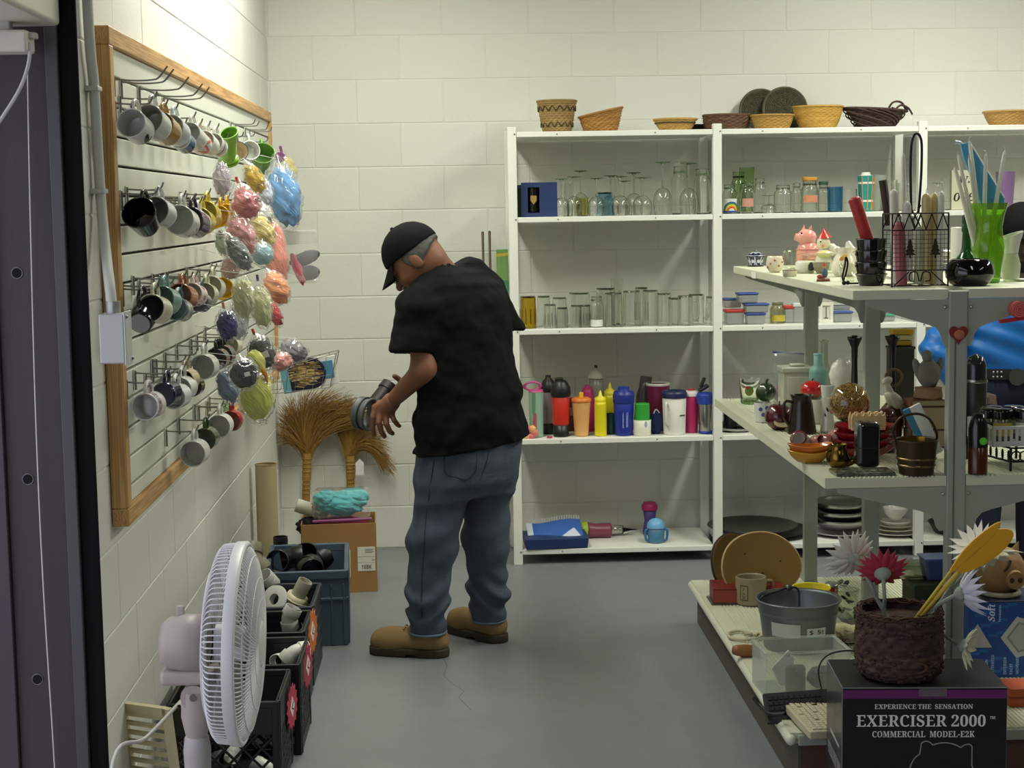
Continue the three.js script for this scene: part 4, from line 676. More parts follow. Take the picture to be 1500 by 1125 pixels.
function tumbler(u, z, w, h, m, label, row, o = {}) {
  const { p, k } = at(u, row, z), t = thing(o.name || 'drinking_glass', label, o.cat || 'glass', p, o.group), R = w / 2, tp = o.taper ?? 0.92;
  const prof = o.jar ? [[0, 0.6], [R * 0.9, 0], [R, h * 0.06], [R, h * 0.66], [R * 0.9, h * 0.76], [R * 0.72, h * 0.82], [R * 0.72, h * 0.98], [R * 0.76, h]] : [[0, 1], [R * tp * 0.95, 0], [R * tp, h * 0.04], [R * (tp + 1) / 2, h * 0.5], [R, h]];
  if (o.flip && !o.jar) prof.forEach(q => { q[1] = h - q[1]; });
  const solid = m.thickness > 0; if (solid && o.flip && !o.jar) prof.reverse();
  lath(t, 'vessel', solid ? [...(w => w.concat([w[0]]))(walled(prof, 0.8))] : prof, k, m);
  if (!o.jar) lath(t, o.flip ? 'thick_base' : 'rim', o.flip ? [[0, h - 2.6], [R * tp * 0.86, h - 2.6], [R * tp * 0.86, h - 0.9], [0, h - 0.9]] : [[R * 0.97, h], [R, h], [R * 1.02, h + 0.8], [R * 0.97, h + 0.8], [R * 0.97, h]], k, m);
  else lath(t, 'thread', [[R * 0.74, h * 0.86], [R * 0.79, h * 0.885], [R * 0.74, h * 0.91]], k, m);
  if (o.ribs) for (let i = 0; i < 10; i++) { const a = i / 10 * 2 * PI; part(t, 'facet', bar([Math.cos(a) * R * 0.97 * k, h * 0.12 * k, Math.sin(a) * R * 0.97 * k], [Math.cos(a) * R * 0.98 * k, h * 0.6 * k, Math.sin(a) * R * 0.98 * k], 0.6 * k, 5), m); }
  if (o.lid) lath(t, 'lid', [[0, h * 1.0], [R * 0.8, h], [R * 0.82, h * 1.02], [R * 0.82, h * 1.1], [R * 0.76, h * 1.12], [0, h * 1.12]], k, plastic(o.lid));
  if (o.label) part(t, 'print', new THREE.CylinderGeometry(R * 1.02 * k, R * 1.02 * k, o.label[2] * k, 20, 1, true, -o.label[3] / 2 - 0.1, o.label[3]).translate(0, o.label[1] * k, 0), o.label[0].isMaterial ? o.label[0] : mat(o.label[0], 0.5));
  if (o.handle) part(t, 'handle', tube([[R * 0.95 * k, h * 0.8 * k, 0.3 * R * k], [R * 1.5 * k, h * 0.75 * k, 0.5 * R * k], [R * 1.5 * k, h * 0.3 * k, 0.5 * R * k], [R * 0.95 * k, h * 0.2 * k, 0.3 * R * k]], 1.6 * k, 18, 7), m);
  return t;
}
{ // gift box with a window
  const { p, k } = at(790, 1, 0.36), t = thing('gift_box', 'royal blue gift box with a window showing a dark glass', 'box', p), bm = mat(0x1b2f5c, 0.5);
  const fr = ext([[-26 * k, 0], [26 * k, 0], [26 * k, 50 * k], [-26 * k, 50 * k]], 4 * k, 0, [[[-17 * k, 6 * k], [-17 * k, 43 * k], [0, 43 * k], [0, 6 * k]]]);
  part(t, 'front_panel', fr, bm, [0, 0, 8 * k]); part(t, 'back_panel', box(52 * k, 50 * k, 2 * k), bm, [0, 25 * k, -16 * k]);
  for (const s of [-1, 1]) part(t, 'side_panel', box(2 * k, 50 * k, 24 * k), bm, [s * 25 * k, 25 * k, -4 * k]); part(t, 'top_panel', box(52 * k, 2 * k, 24 * k), bm, [0, 49 * k, -4 * k]);
  lath(t, 'dark_glass', [[0, 7], [7, 7], [7.5, 8], [8, 42], [7, 42]], k, mat(0x15130f, 0.15)).position.x = -8.5 * k;
  part(t, 'gold_shield', ext([[-4.5 * k, 6 * k], [4.5 * k, 6 * k], [4.5 * k, -1 * k], [0, -7 * k], [-4.5 * k, -1 * k]], 1 * k), mat(0xb99a58, 0.35, { metalness: 0.5 }), [-8.5 * k, 25 * k, 8.2 * k]);
  const b = at(764, 1, 0.28); const t2 = thing('glass_carton', 'black carton tucked behind the royal blue gift box', 'box', b.p); part(t2, 'carton', rbox(22 * k, 47 * k, 30 * k, 1 * k), mat(0x14161c, 0.6), [4 * k, 23.5 * k, 0]); part(t2, 'blue_edge', box(22.4 * k, 4 * k, 30.4 * k), mat(0x223358, 0.6), [4 * k, 44 * k, 0]);
}
[[823, 0.36, 23, 55], [841, 0.36, 24, 58], [874, 0.36, 27, 55], [908, 0.36, 29, 57], [941, 0.36, 29, 55]].forEach(([u, z, w, h]) => wine(u, z, w, h, clearG, 'clear stem glass standing upside down in the row beside the gift box', 1, 'upturned stem glasses'));
[[851, 0.2, 22, 66], [895, 0.2, 24, 58], [929, 0.18, 25, 62], [915, 0.12, 22, 50]].forEach(([u, z, w, h]) => wine(u, z, w, h, smokeG, 'clear stem glass upside down at the back of the top glass shelf', 1, 'upturned stem glasses at the back'));
[[971, 0.37, 28, 77], [1009, 0.37, 28, 75]].forEach(([u, z, w, h]) => wine(u, z, w, h, clearG, 'tall large stem glass upside down by the storage jars', 1, 'tall upturned stem glasses'));
tumbler(886, 0.24, 24, 34, blueG, 'pale blue glass among the upturned stem glasses', 1, { flip: true });
tumbler(852, 0.3, 20, 26, solidGlass(0xdfdc90), 'small straw-yellow glass between upturned stem glasses', 1);
tumbler(832, 0.26, 14, 48, smokeG, 'slim clear cocktail glass with dark stirrers near the gift box', 1);
tumbler(997, 0.16, 27, 69, clearG, 'tall clear storage jar behind the large stem glasses', 1, { jar: true });
tumbler(1029, 0.26, 26, 65, clearG, 'clear storage jar beside the middle white post', 1, { jar: true });
// middle bay, glass shelf
const rain = canvasTex(128, 96, (c) => { c.fillStyle = '#cfd4c6'; c.fillRect(0, 0, 128, 96); ['#2b4c8c', '#3b8a4c', '#d9c030', '#d98a2b', '#c23b30'].forEach((q, i) => { c.strokeStyle = q; c.lineWidth = 9; c.beginPath(); c.arc(76, 92, 66 - i * 9, PI, 2 * PI); c.stroke(); }); c.fillStyle = '#2b4c8c'; c.fillRect(0, 84, 128, 12); });
const rm = mat(0xffffff, 0.3, { map: rain });
tumbler(1069, 0.38, 22, 42, clearG, 'glass jar with a rainbow decal by the middle post', 1, { jar: true, label: [rm, 12, 20, 2.2] });
tumbler(1082, 0.24, 23, 60, greenG, 'light green glass jar behind the rainbow jar', 1, { jar: true });
tumbler(1094, 0.14, 22, 66, greenG, 'tall light green tumbler at the back of the jar shelf', 1);
tumbler(1095, 0.38, 22, 44, clearG, 'clear jar with a faded orange label, next to the rainbow jar', 1, { jar: true, label: [0xc08a78, 16, 12, 1.6] });
tumbler(1113, 0.26, 20, 50, clearG, 'clear jar with a ridged neck behind the small goblet', 1, { jar: true });
wine(1126, 0.38, 22, 26, clearG, 'small clear goblet standing between jars');
tumbler(1147, 0.36, 27, 40, clearG, 'wide clear square-shouldered jar, mid shelf', 1, { jar: true });
tumbler(1167, 0.26, 14, 42, smokeG, 'narrow clear jar with a thin lid beside the honey jar', 1, { jar: true });
tumbler(1186, 0.38, 27, 46, smokeG, 'clear jar with an orange lid and orange printed label', 1, { jar: true, lid: 0xc08a2e, label: [0xc98560, 20, 10, 1.7] });
tumbler(1206, 0.28, 17, 40, smokeG, 'clear jar with a dark green lid', 1, { jar: true, lid: 0x2f5a3e });
tumbler(1223, 0.36, 23, 36, solidGlass(0x6fb0dc), 'blue glass goblet with a clear base', 1);
tumbler(1243, 0.34, 24, 32, clearG, 'short clear bubble glass next to the blue goblet', 1);
{ const { p, k } = at(1268, 1, 0.34), t = thing('plaid_tumbler', 'teal tumbler with white and orange plaid bands', 'tumbler', p); lath(t, 'cup', [[0, 2], [8, 0], [9, 1], [12, 52], [11, 52]], k, mat(0x1f8c8c, 0.4)); for (const y of [14, 40]) lath(t, 'white_band', [[9 + y * 0.06 + 0.6, y], [9 + y * 0.06 + 0.7, y + 3]], k, mat(0xdad9cf, 0.5)); for (const a of [-0.7, 0, 0.7, 1.4]) part(t, 'orange_stripe', bar([Math.sin(a) * 9.4 * k, 2 * k, Math.cos(a) * 9.4 * k], [Math.sin(a) * 12.3 * k, 51 * k, Math.cos(a) * 12.3 * k], 0.8 * k), mat(0xc08a3c, 0.5)); lath(t, 'lid', [[0, 57], [6, 57], [7, 53], [12, 52]], k, mat(0xd9dbd4, 0.4)); }
tumbler(1288, 0.2, 24, 52, mat(0xd5d9cf, 0.3, { transmission: 0.5 }), 'frosted white tumbler behind the plaid tumbler', 1);
[1305, 1322, 1338].forEach((u, i) => tumbler(u, 0.3, 18, 44 - i * 4, clearG, 'clear glass on the jar shelf behind the candles', 1, { group: 'glasses behind the candles' }));
// right bay, glass shelf
wine(1374, 0.34, 20, 40, clearG, 'clear goblet standing near the script sign'); tumbler(1386, 0.28, 14, 44, clearG, 'clear tumbler between the goblet and the script sign', 1);
{ const lt = canvasTex(128, 192, (c) => { c.fillStyle = '#b9b89c'; c.fillRect(0, 0, 128, 192); c.fillStyle = '#151310'; c.font = 'italic bold 62px serif'; c.fillText('w.', 40, 62); c.font = 'italic bold 74px serif'; c.fillText('ove', 4, 150); });
  const { p, k } = at(1408, 1, 0.36), t = thing('script_sign', 'small beige sign with black script lettering on the shelf', 'sign', p); part(t, 'board', rbox(32 * k, 58 * k, 8 * k, 1 * k), mat(0x8f8d76, 0.6), [0, 29 * k, -1 * k]); part(t, 'printed_face', box(31 * k, 57 * k, 0.6 * k), mat(0xffffff, 0.5, { map: lt }), [0, 29 * k, 3.3 * k]); }
tumbler(1472, 0.34, 28, 54, mat(0x8f6f9c, 0.25, { transmission: 0.35 }), 'lavender plastic tumbler behind the candle vase', 1, { taper: 0.8 });
tumbler(1440, 0.3, 20, 46, clearG, 'clear tumbler at the far bay behind the candle vase', 1);
// second glass shelf, left bay
tumbler(774, 0.37, 24, 47, amberG, 'amber yellow ribbed tumbler next to the end post of the rack', 2, { flip: true, ribs: true });
const dg = 'clear drinking glass stored upside down on the second glass shelf';
[[797, 0.24, 20, 44], [806, 0.38, 19, 35], [820, 0.26, 22, 42], [824, 0.38, 17, 30], [844, 0.38, 17, 33], [857, 0.38, 17, 33], [888, 0.24, 30, 54], [899, 0.38, 27, 50], [926, 0.36, 28, 52], [940, 0.24, 20, 54], [953, 0.34, 24, 52], [973, 0.38, 22, 48], [989, 0.3, 18, 39], [1042, 0.3, 17, 40]].forEach(([u, z, w, h], i) => tumbler(u, z, w, h, i % 3 ? clearG : smokeG, dg, 2, { flip: true, group: 'upturned drinking glasses', ribs: i % 4 === 1 }));
tumbler(849, 0.2, 33, 47, clearG, 'wide faceted glass goblet behind the small tumblers', 2, { flip: true, ribs: true });
tumbler(874, 0.37, 22, 44, clearG, 'clear jar with a white paper label at its foot', 2, { jar: true, label: [0xd3d4ce, 6, 10, 2] });
tumbler(904, 0.14, 18, 64, smokeG, 'tallest clear vase at the back of the second glass shelf', 2);
[[1004, 0.38, 24, 44], [1020, 0.34, 24, 45]].forEach(([u, z, w, h]) => tumbler(u, z, w, h, clearG, 'clear beer mug with a handle stored upside down', 2, { flip: true, handle: true, group: 'upturned beer mugs' }));
// food containers, middle bay
function tub(u, z, w, h, hex, label, row, y = 0) { const { p, k } = at(u, row, z), t = thing('food_container', label, 'container', p); p.y += y * k; t.position.y = p.y; part(t, 'tub', warp(rbox(w * k, h * k * 0.8, w * k * 0.8, 2.2 * k, 2).clone(), v => { const s = 0.94 + 0.06 * (v.y / (h * k) + 0.5); v.x *= s; v.z *= s; }), mat(0xc9cdc9, 0.3, { transmission: 0.6 }), [0, h * k * 0.4, 0]); part(t, 'lid', rbox((w + 2) * k, h * 0.2 * k, (w * 0.8 + 2) * k, 1.5 * k), mat(hex, 0.4), [0, h * k * 0.9, 0]); }
tub(1075, 0.36, 27, 22, 0xb93a34, 'food tub with a red lid next to the middle post', 2); tub(1106, 0.38, 27, 17, 0x2f4a93, 'low food tub with a blue lid, under a wider one', 2); tub(1107, 0.38, 34, 13, 0x2f4a93, 'wide food tub with a blue lid in the stack', 2, 17.5); tub(1094, 0.36, 29, 15, 0x2f4a93, 'topmost small food tub with a blue lid', 2, 31); tub(1072, 0.3, 26, 14, 0x33508f, 'food tub with a blue lid resting on the red-lidded tub', 2, 23);
tub(1155, 0.34, 15, 26, 0xb93a34, 'narrow food tub with a red lid by the labelled jar', 2); tub(1170, 0.34, 18, 29, 0xc9cbc4, 'white-lidded food tub by the narrow red one', 2); tub(1233, 0.34, 27, 16, 0x2f4a93, 'food tub with a blue lid next to the white frame', 2); tub(1231, 0.28, 26, 9, 0xb9bcb8, 'flat grey-lidded tub on the blue-lidded one', 2, 16.5); tub(1296, 0.34, 26, 10, 0x3fa07c, 'shallow tub with a green lid', 2);
tumbler(1139, 0.36, 23, 31, glass(0xd9d7c0), 'spice jar with a yellow paper label', 2, { jar: true, label: [0xb9a838, 8, 9, 2.2] });
{ const { p, k } = at(1210, 2, 0.36), t = thing('photo_frame', 'small white frame with a dark stem motif', 'frame', p); part(t, 'frame', ext([[-10 * k, 0], [10 * k, 0], [10 * k, 29 * k], [-10 * k, 29 * k]], 4 * k, 0.4 * k, [[[-6 * k, 4 * k], [-6 * k, 25 * k], [6 * k, 25 * k], [6 * k, 4 * k]]]), mat(0xd9d8c8, 0.5)); part(t, 'mat_board', box(13 * k, 22 * k, 1 * k), mat(0xc9c8b8, 0.6), [0, 14.5 * k, -0.5 * k]); part(t, 'motif', merge([box(1 * k, 16 * k, 0.6 * k), mv(box(6 * k, 1 * k, 0.6 * k), 0, -8 * k, 0)]), mat(0x4a4030, 0.6), [0, 14.5 * k, 0.4 * k]); }
// ---------- cups and bottles shelf ----------
function cupOf(name, label, cat, u, z, parts, row = 3) { const { p, k } = at(u, row, z), t = thing(name, label, cat, p); for (const [n, prof, m, seg] of parts) lath(t, n, prof, k, m, seg); return { t, k, p }; }
const P_ = plastic;
{ const mint = canvasTex(128, 128, (c) => { c.fillStyle = '#8fb09c'; c.fillRect(0, 0, 128, 128); for (let i = 0; i < 26; i++) { c.fillStyle = ['#d9a59c', '#2b2b2b', '#c8c2b0', '#5f8a72', '#b0566a'][i % 5]; c.beginPath(); c.ellipse((i * 47) % 128, (i * 71) % 128, 9, 6, i, 0, 7); c.fill(); } });
  const { t, k } = cupOf('floral_tumbler', 'mint green floral tumbler with a pink lid loop', 'tumbler', 786, 0.38, [['body', [[0, 0], [9, 0], [10, 1], [10.8, 66], [10, 67], [0, 67]], mat(0xffffff, 0.4, { map: mint })], ['lid', [[0, 70], [10, 70], [11, 66.5]], P_(0xb8487c)]]);
  part(t, 'straw_loop', mv(tor(9 * k, 2 * k, 8, 24), -5 * k, 75 * k, 0, 0.3, 0, 0, [1.3, 0.7, 1]), P_(0xc05a88)); }
cupOf('shaker_bottle', 'grey shaker bottle with a black lid next to the floral tumbler', 'bottle', 804, 0.28, [['cup', [[0, 0], [9, 0], [10, 18], [11, 66], [0, 66]], P_(0x8a7f80)], ['base', [[0, -0.01], [9.6, 0], [10.6, 16]], P_(0x151516)], ['lid', [[11.5, 62], [11.5, 70], [8, 78], [4, 82], [4, 86], [0, 86]], P_(0x141415)]]);
{ const { t, k } = cupOf('shaker_bottle', 'red shaker bottle with black lid and black base', 'bottle', 822, 0.38, [['cup', [[0, 17], [11.5, 17], [12, 20], [13.2, 60], [0, 60]], mat(0xbf2a1c, 0.35)], ['base', [[0, 0], [11, 0], [11.6, 2], [11.4, 17], [0, 17]], P_(0x131314)], ['lid', [[14, 59], [15, 62], [14.5, 72], [10, 80], [7, 83], [0, 84]], P_(0x131314)]]); part(t, 'flip_cap', rbox(12 * k, 5 * k, 10 * k, 2 * k), P_(0x131314), [-2 * k, 84 * k, 0]); }
{ const { t, k } = cupOf('sippy_cup', 'peach tumbler with an orange lid and yellow spout', 'cup', 852, 0.38, [['cup', [[0, 0], [9.5, 0], [10, 2], [13.5, 50], [14, 53], [0, 53]], mat(0xdda766, 0.45)], ['lid', [[14.6, 51], [14.6, 55], [11, 57], [0, 57]], P_(0xd0742c)]]); part(t, 'spout', rbox(6.5 * k, 9 * k, 5 * k, 1.5 * k), P_(0xd9b02c), [0, 60 * k, 0]); }
{ const { t, k } = cupOf('sports_bottle', 'magenta sports bottle behind the peach tumbler', 'bottle', 861, 0.22, [['body', [[0, 0], [11, 0], [11.5, 40], [9, 58], [6, 64], [0, 66]], P_(0xb02a64)]]); part(t, 'cap', cyl(3.4 * k, 4 * k, 4 * k, 14), P_(0xc0407a), [0, 66 * k, 0]); }
{ const { t, k } = cupOf('water_bottle', 'clear sports bottle with a white dome lid at the back', 'bottle', 874, 0.18, [['body', [[0, 0], [11, 0], [11.5, 60], [10, 76], [0, 76]], mat(0xb9b8ac, 0.25, { transmission: 0.5 })], ['lid', [[11.6, 76], [11.6, 79], [9, 85], [4, 88], [3, 91], [0, 92]], P_(0xc4c3b6)]]); part(t, 'nozzle', cyl(2 * k, 2.4 * k, 4 * k, 12), P_(0x2b2b2b), [0, 93 * k, 0]); }
cupOf('squeeze_bottle', 'bright yellow squeeze bottle with a pointed cap beside the peach tumbler', 'bottle', 880, 0.39, [['body', [[0, 0], [8.4, 0], [8.9, 1], [8.9, 46], [8.4, 51], [0, 51]], P_(0xd9cb18)], ['cap', [[8.6, 51], [8.6, 56], [3, 59], [1.5, 66], [0, 67]], P_(0xd9cb18)]]);
cupOf('squeeze_bottle', 'yellow squeeze bottle half hidden behind the brighter yellow one', 'bottle', 894, 0.26, [['body', [[0, 0], [9, 0], [9, 50], [8, 56], [0, 56]], P_(0xcfc01c)], ['cap', [[8.6, 55], [8.6, 60], [3, 64], [1.2, 72], [0, 73]], P_(0xcfc01c)]]);
cupOf('teal_cup', 'dark teal cup between the yellow and blue bottles', 'cup', 895, 0.33, [['cup', [[0, 0], [8, 0], [10, 30], [9.4, 30], [7.5, 2], [0, 2]], P_(0x12403f)]]);
{ const bt = canvasTex(256, 256, (c) => { c.fillStyle = '#1b2c8c'; c.fillRect(0, 0, 256, 256); c.save(); c.translate(128, 128); c.rotate(-PI / 2); c.fillStyle = '#c9cfe6'; c.font = 'bold 26px sans-serif'; c.textAlign = 'center'; c.fillText('ORTHOLOGY', -10, -20); for (let i = 0; i < 5; i++) c.fillRect(-80, 26 + i * 8, 150, 3); c.restore(); });
  const { t, k } = cupOf('shaker_bottle', 'royal blue shaker bottle with white side print', 'bottle', 914, 0.38, [['cup', [[0, 0], [12.6, 0], [13, 2], [15, 50], [0, 50]], mat(0x1b2c8c, 0.35)], ['lid', [[15.6, 48], [16, 58], [14.5, 64], [9, 66], [8, 71], [0, 72]], P_(0x1d2a80)]]);
  part(t, 'print', new THREE.CylinderGeometry(14.6 * k, 13.4 * k, 38 * k, 24, 1, true, -0.75, 1.5).translate(0, 25 * k, 0), mat(0xffffff, 0.4, { map: bt })); }
{ const { t, k } = cupOf('glass_bottle', 'smoky clear bottle leaning behind the blue shaker', 'bottle', 938, 0.2, [['body', [[0, 0], [11, 0], [11.5, 50], [9, 62], [8.5, 74], [0, 74]], mat(0x5d5a55, 0.2, { transmission: 0.5 })]]); t.rotation.z = -0.12; part(t, 'cap', cyl(8.6 * k, 8.6 * k, 8 * k, 20), mat(0x4d4844, 0.4), [0, 74 * k, 0]); }
{ const fl = canvasTex(256, 128, (c) => { c.fillStyle = '#d9d6c8'; c.fillRect(0, 0, 256, 128); c.fillStyle = '#d9902c'; c.beginPath(); c.arc(86, 50, 22, 0, 7); c.arc(82, 80, 14, 0, 7); c.fill(); c.fillStyle = '#7a8a94'; for (let i = 0; i < 9; i++) { c.beginPath(); c.arc(12 + (i * 29) % 60 + 120 * (i % 2), 40 + (i * 37) % 70, 7, 0, 7); c.fill(); } });
  cupOf('kids_cup', 'white kids cup with orange flower and bright green top', 'cup', 941, 0.4, [['cup', [[0, 0], [12, 0], [12.6, 1], [13, 23], [0, 23]], mat(0xffffff, 0.45, { map: fl })], ['green_top', [[12.6, 23], [11, 24], [10.8, 46], [10, 47], [0, 47]], P_(0x2f9a34)]]); }
cupOf('party_cup', 'maroon party cup with a white rim at the back', 'cup', 964, 0.24, [['cup', [[0, 0], [13, 0], [13.5, 2], [17.5, 68], [16.8, 68], [12.5, 3], [0, 3]], P_(0x6b1a3c)], ['rim', [[17.4, 66], [18.2, 68], [17.4, 70], [16.6, 68]], P_(0xd3cfc4)]]);
{ const { t, k } = cupOf('drawstring_pouch', 'navy pouch slumped between the kids cup and white mug', 'pouch', 961, 0.36, []); part(t, 'pouch', blob(11 * k, 17 * k, 9 * k, 0.16, 2, 3), fabric(0x1a2350), [0, 16 * k, 0]); part(t, 'cord', tube([[-4 * k, 30 * k, 4 * k], [0, 36 * k, 3 * k], [5 * k, 31 * k, 4 * k]], 0.8 * k), mat(0xb9bcc8, 0.6)); }
{ const { t, k } = cupOf('travel_mug', 'large white travel mug with navy lid and side handle', 'mug', 988, 0.38, [['body', [[0, 0], [15.5, 0], [16, 1], [17.6, 55], [0, 55]], P_(0xd9d9d0)], ['lid', [[18.6, 54], [19, 60], [17, 64], [12, 64.5], [11, 62], [0, 62]], P_(0x1a2148)]]); part(t, 'handle', tube([[-13 * k, 46 * k, 12 * k], [-15 * k, 46 * k, 20 * k], [-15 * k, 20 * k, 20 * k], [-12 * k, 14 * k, 12 * k]], 2 * k, 20, 8), P_(0xd4d4ca)); part(t, 'dark_print', box(10 * k, 1.4 * k, 0.5 * k), mat(0x2b2b2b, 0.6), [10 * k, 29 * k, 14 * k], [0, 0.6, 0]); }
cupOf('lidded_cup', 'hot pink cup with a white and red lid', 'cup', 1013, 0.34, [['cup', [[0, 0], [9, 0], [11, 55], [0, 55]], P_(0xb82a62)], ['lid', [[11.6, 54], [11.6, 59], [8, 62], [0, 62]], P_(0xd9cdc8)], ['red_tab', [[4, 62], [6, 64], [0, 65]], P_(0xb9302c)]]);
{ const { t, k } = cupOf('travel_mug', 'steel travel mug with blue lid and blue foot', 'mug', 1034, 0.38, [['body', [[0, 3], [10, 3], [12, 46], [0, 46]], metal(0x9a9a94, 0.3)], ['foot', [[0, 0], [10, 0], [10.4, 4], [0, 4]], P_(0x1f3a9c)], ['lid', [[13.4, 44], [13.8, 56], [12, 60], [0, 61]], P_(0x22409c)]]); part(t, 'flip_lid', rbox(16 * k, 5 * k, 14 * k, 2 * k), P_(0x2b2b2c), [-2 * k, 66 * k, -8 * k], [0, 0, 0.5]); part(t, 'flip_spout', rbox(5 * k, 16 * k, 6 * k, 2 * k), P_(0x2b2b2c), [-3 * k, 74 * k, -10 * k], [0, 0, -0.4]); }
{ const { t, k } = cupOf('flower_soap', 'peach and orange flower ornament on the shelf edge', 'ornament', 776, 0.42, []); for (let i = 0; i < 6; i++) part(t, 'petal', blob(6 * k, 6 * k, 5 * k, 0.1, 2, i), mat([0xd9806c, 0xdca26a, 0xcf6a74][i % 3], 0.5), [Math.cos(i) * 7 * k, (8 + Math.sin(i) * 6) * k, 2 * k]); }
{ const { t, k } = cupOf('card_pack', 'dark red card pack leaning at the back of the bottle shelf', 'pack', 842, 0.22, []); part(t, 'pack', rbox(22 * k, 50 * k, 5 * k, 1 * k), mat(0x4a201c, 0.6), [0, 25 * k, 0], [0.1, 0, 0.05]); part(t, 'pack_label', box(14 * k, 12 * k, 0.5 * k), mat(0x8a5a44, 0.6), [0, 30 * k, 3 * k], [0.1, 0, 0.05]); }
single('cap_disc', 'small pink bottle cap lying at the shelf edge', 'cap', cyl(0.012, 0.012, 0.008, 18), P_(0xb84a6c), at(805, 3, 0.43).p.add(V(0, 0.004, 0)));
{ const { t, k } = cupOf('dark_kettle', 'black lidded pot just past the middle post', 'pot', 1070, 0.34, [['pot', [[0, 0], [9, 0], [10, 10], [10, 34], [0, 36]], P_(0x17181a)]]); part(t, 'spout', rbox(12 * k, 4 * k, 4 * k, 1.4 * k), P_(0x1b1c1e), [4 * k, 38 * k, 0], [0, 0, 0.2]); }
single('serving_tray', 'white oval serving tray on the lower middle shelf', 'tray', lathe([[0, 0], [0.07, 0], [0.1, 0.015], [0.095, 0.018], [0.068, 0.005], [0, 0.005]], 32), P_(0xd3d2c6), at(1078, 3, 0.3).p);
single('black_plate', 'black plate lying under the white oval tray edge', 'plate', lathe([[0, 0], [0.06, 0], [0.11, 0.014], [0.06, 0.006], [0, 0.006]], 32), P_(0x18191a), at(1085, 3, 0.3).p.add(V(0, 0.02, 0)));
// ---------- bottom shelf ----------
{ const { p, k } = at(813, 4, 0.36), t = thing('placemat_tray', 'navy plastic tray holding a blue printed pack with comb edge', 'tray', p); t.rotation.y = 0.04;
  part(t, 'tray', ext([[-43 * k, 0], [43 * k, 0], [45 * k, 13 * k], [-45 * k, 13 * k]], 64 * k, 1.5 * k), mat(0x1c3262, 0.45), [0, 1.5 * k, 0]);
  const lt = canvasTex(128, 64, (c) => { c.fillStyle = '#3a62b0'; c.fillRect(0, 0, 128, 64); c.fillStyle = '#c9d3e2'; c.beginPath(); c.moveTo(60, 64); c.lineTo(110, 28); c.lineTo(128, 64); c.fill(); c.fillRect(0, 0, 14, 64); });
  const g = new THREE.PlaneGeometry(80 * k, 58 * k, 16, 4); g.rotateX(-PI / 2 + 0.35); warp(g, v => { v.y += 3 * k * Math.sin(v.x / (80 * k) * 5); }); part(t, 'printed_pack', g, mat(0xffffff, 0.4, { map: lt, side: THREE.DoubleSide }), [0, 20 * k, 0]);
  for (let i = 0; i < 20; i++) part(t, 'comb_tooth', box(1.3 * k, 6 * k, 1.2 * k), mat(0xd9dbd6, 0.5), [(-30 + i * 3.6) * k, (33 + 2.4 * Math.sin((i - 8) / 4)) * k, -27 * k]); }
{ const p = at(872, 4, 0.22), k = p.k, t = thing('baby_bottle', 'pink baby bottle with lime lid lying on its side', 'bottle', p.p.add(V(0, 11 * k, 0))); t.rotation.set(0, 0.1, -PI / 2 - 0.06); lath(t, 'body', [[0, -23], [11, -23], [11.5, -20], [10, 0], [11.5, 10], [11.5, 12], [0, 12]], k, mat(0x9c4a64, 0.35, { transmission: 0.25 })); t.scale.y = -1; lath(t, 'lid', [[11, 12], [12.5, 14], [12, 20], [8, 23], [0, 24]], k, P_(0xa9c03a)); }
{ const p = at(913, 4, 0.18), k = p.k, t = thing('measuring_scoop', 'clear plastic scoop lying behind the pink bottle', 'scoop', p.p.add(V(0, 8 * k, 0))); t.rotation.z = PI / 2; lath(t, 'cup', [[0, 0], [7, 1], [8, 16], [7.6, 16], [6, 2]], k, smokeG); lath(t, 'cone', [[7, 0], [2, -12], [1, -20]], k, smokeG); }
{ const { t, k } = cupOf('sippy_bottle', 'purple sippy bottle with a magenta lid', 'bottle', 952, 0.16, [['body', [[0, 0], [10, 0], [10.5, 4], [8, 20], [10, 36], [0, 36]], mat(0x5b4a9c, 0.35, { transmission: 0.2 })], ['lid', [[11.6, 36], [11.8, 42], [9, 47], [0, 48]], P_(0xa8285c)]], 4); }
{ const { t, k } = cupOf('sippy_cup', 'light blue toddler cup with two side handles', 'cup', 961, 0.36, [['cup', [[0, 0], [11, 0], [12, 2], [12.6, 22], [0, 22]], mat(0x5f9cc0, 0.3, { transmission: 0.45 })], ['lid', [[13.4, 22], [13, 28], [9, 33], [5, 35], [0, 36]], P_(0x6fa8d4)]], 4); for (const s of [-1, 1]) part(t, 'handle', tube([[s * 11 * k, 20 * k, 3 * k], [s * 16 * k, 18 * k, 4 * k], [s * 15 * k, 5 * k, 4 * k], [s * 11 * k, 3 * k, 3 * k]], 1.8 * k, 16, 8), P_(0x2f6a9c)); }
// middle bay bottom: dark platter, silver bowls, crockery
{ const p = at(1102, 4, 0.27).p; const t = thing('round_platter', 'large dark grey round platter on the bottom shelf', 'platter', p.add(V(0, 0.022, 0))); part(t, 'dish', lathe([[0, 0.008], [0.15, 0.006], [0.2, 0.028], [0.212, 0.032], [0.21, 0.037], [0.19, 0.032], [0.15, 0.016], [0, 0.016]], 48), mat(0x46473f, 0.35, { metalness: 0.4 })); part(t, 'foot', tor(0.13, 0.006, 8, 36), mat(0x1b1b19, 0.5), [0, 0.006, 0], [PI / 2, 0, 0]); }
single('round_platter', 'second dark platter showing under the large dark one', 'platter', lathe([[0, 0], [0.14, 0], [0.2, 0.022], [0.196, 0.026], [0.14, 0.006], [0, 0.006]], 48), mat(0x33342f, 0.35, { metalness: 0.3 }), at(1110, 4, 0.24).p.setY(SH.y[4] + 0.006 + 0.0)).position.x += 0.05;
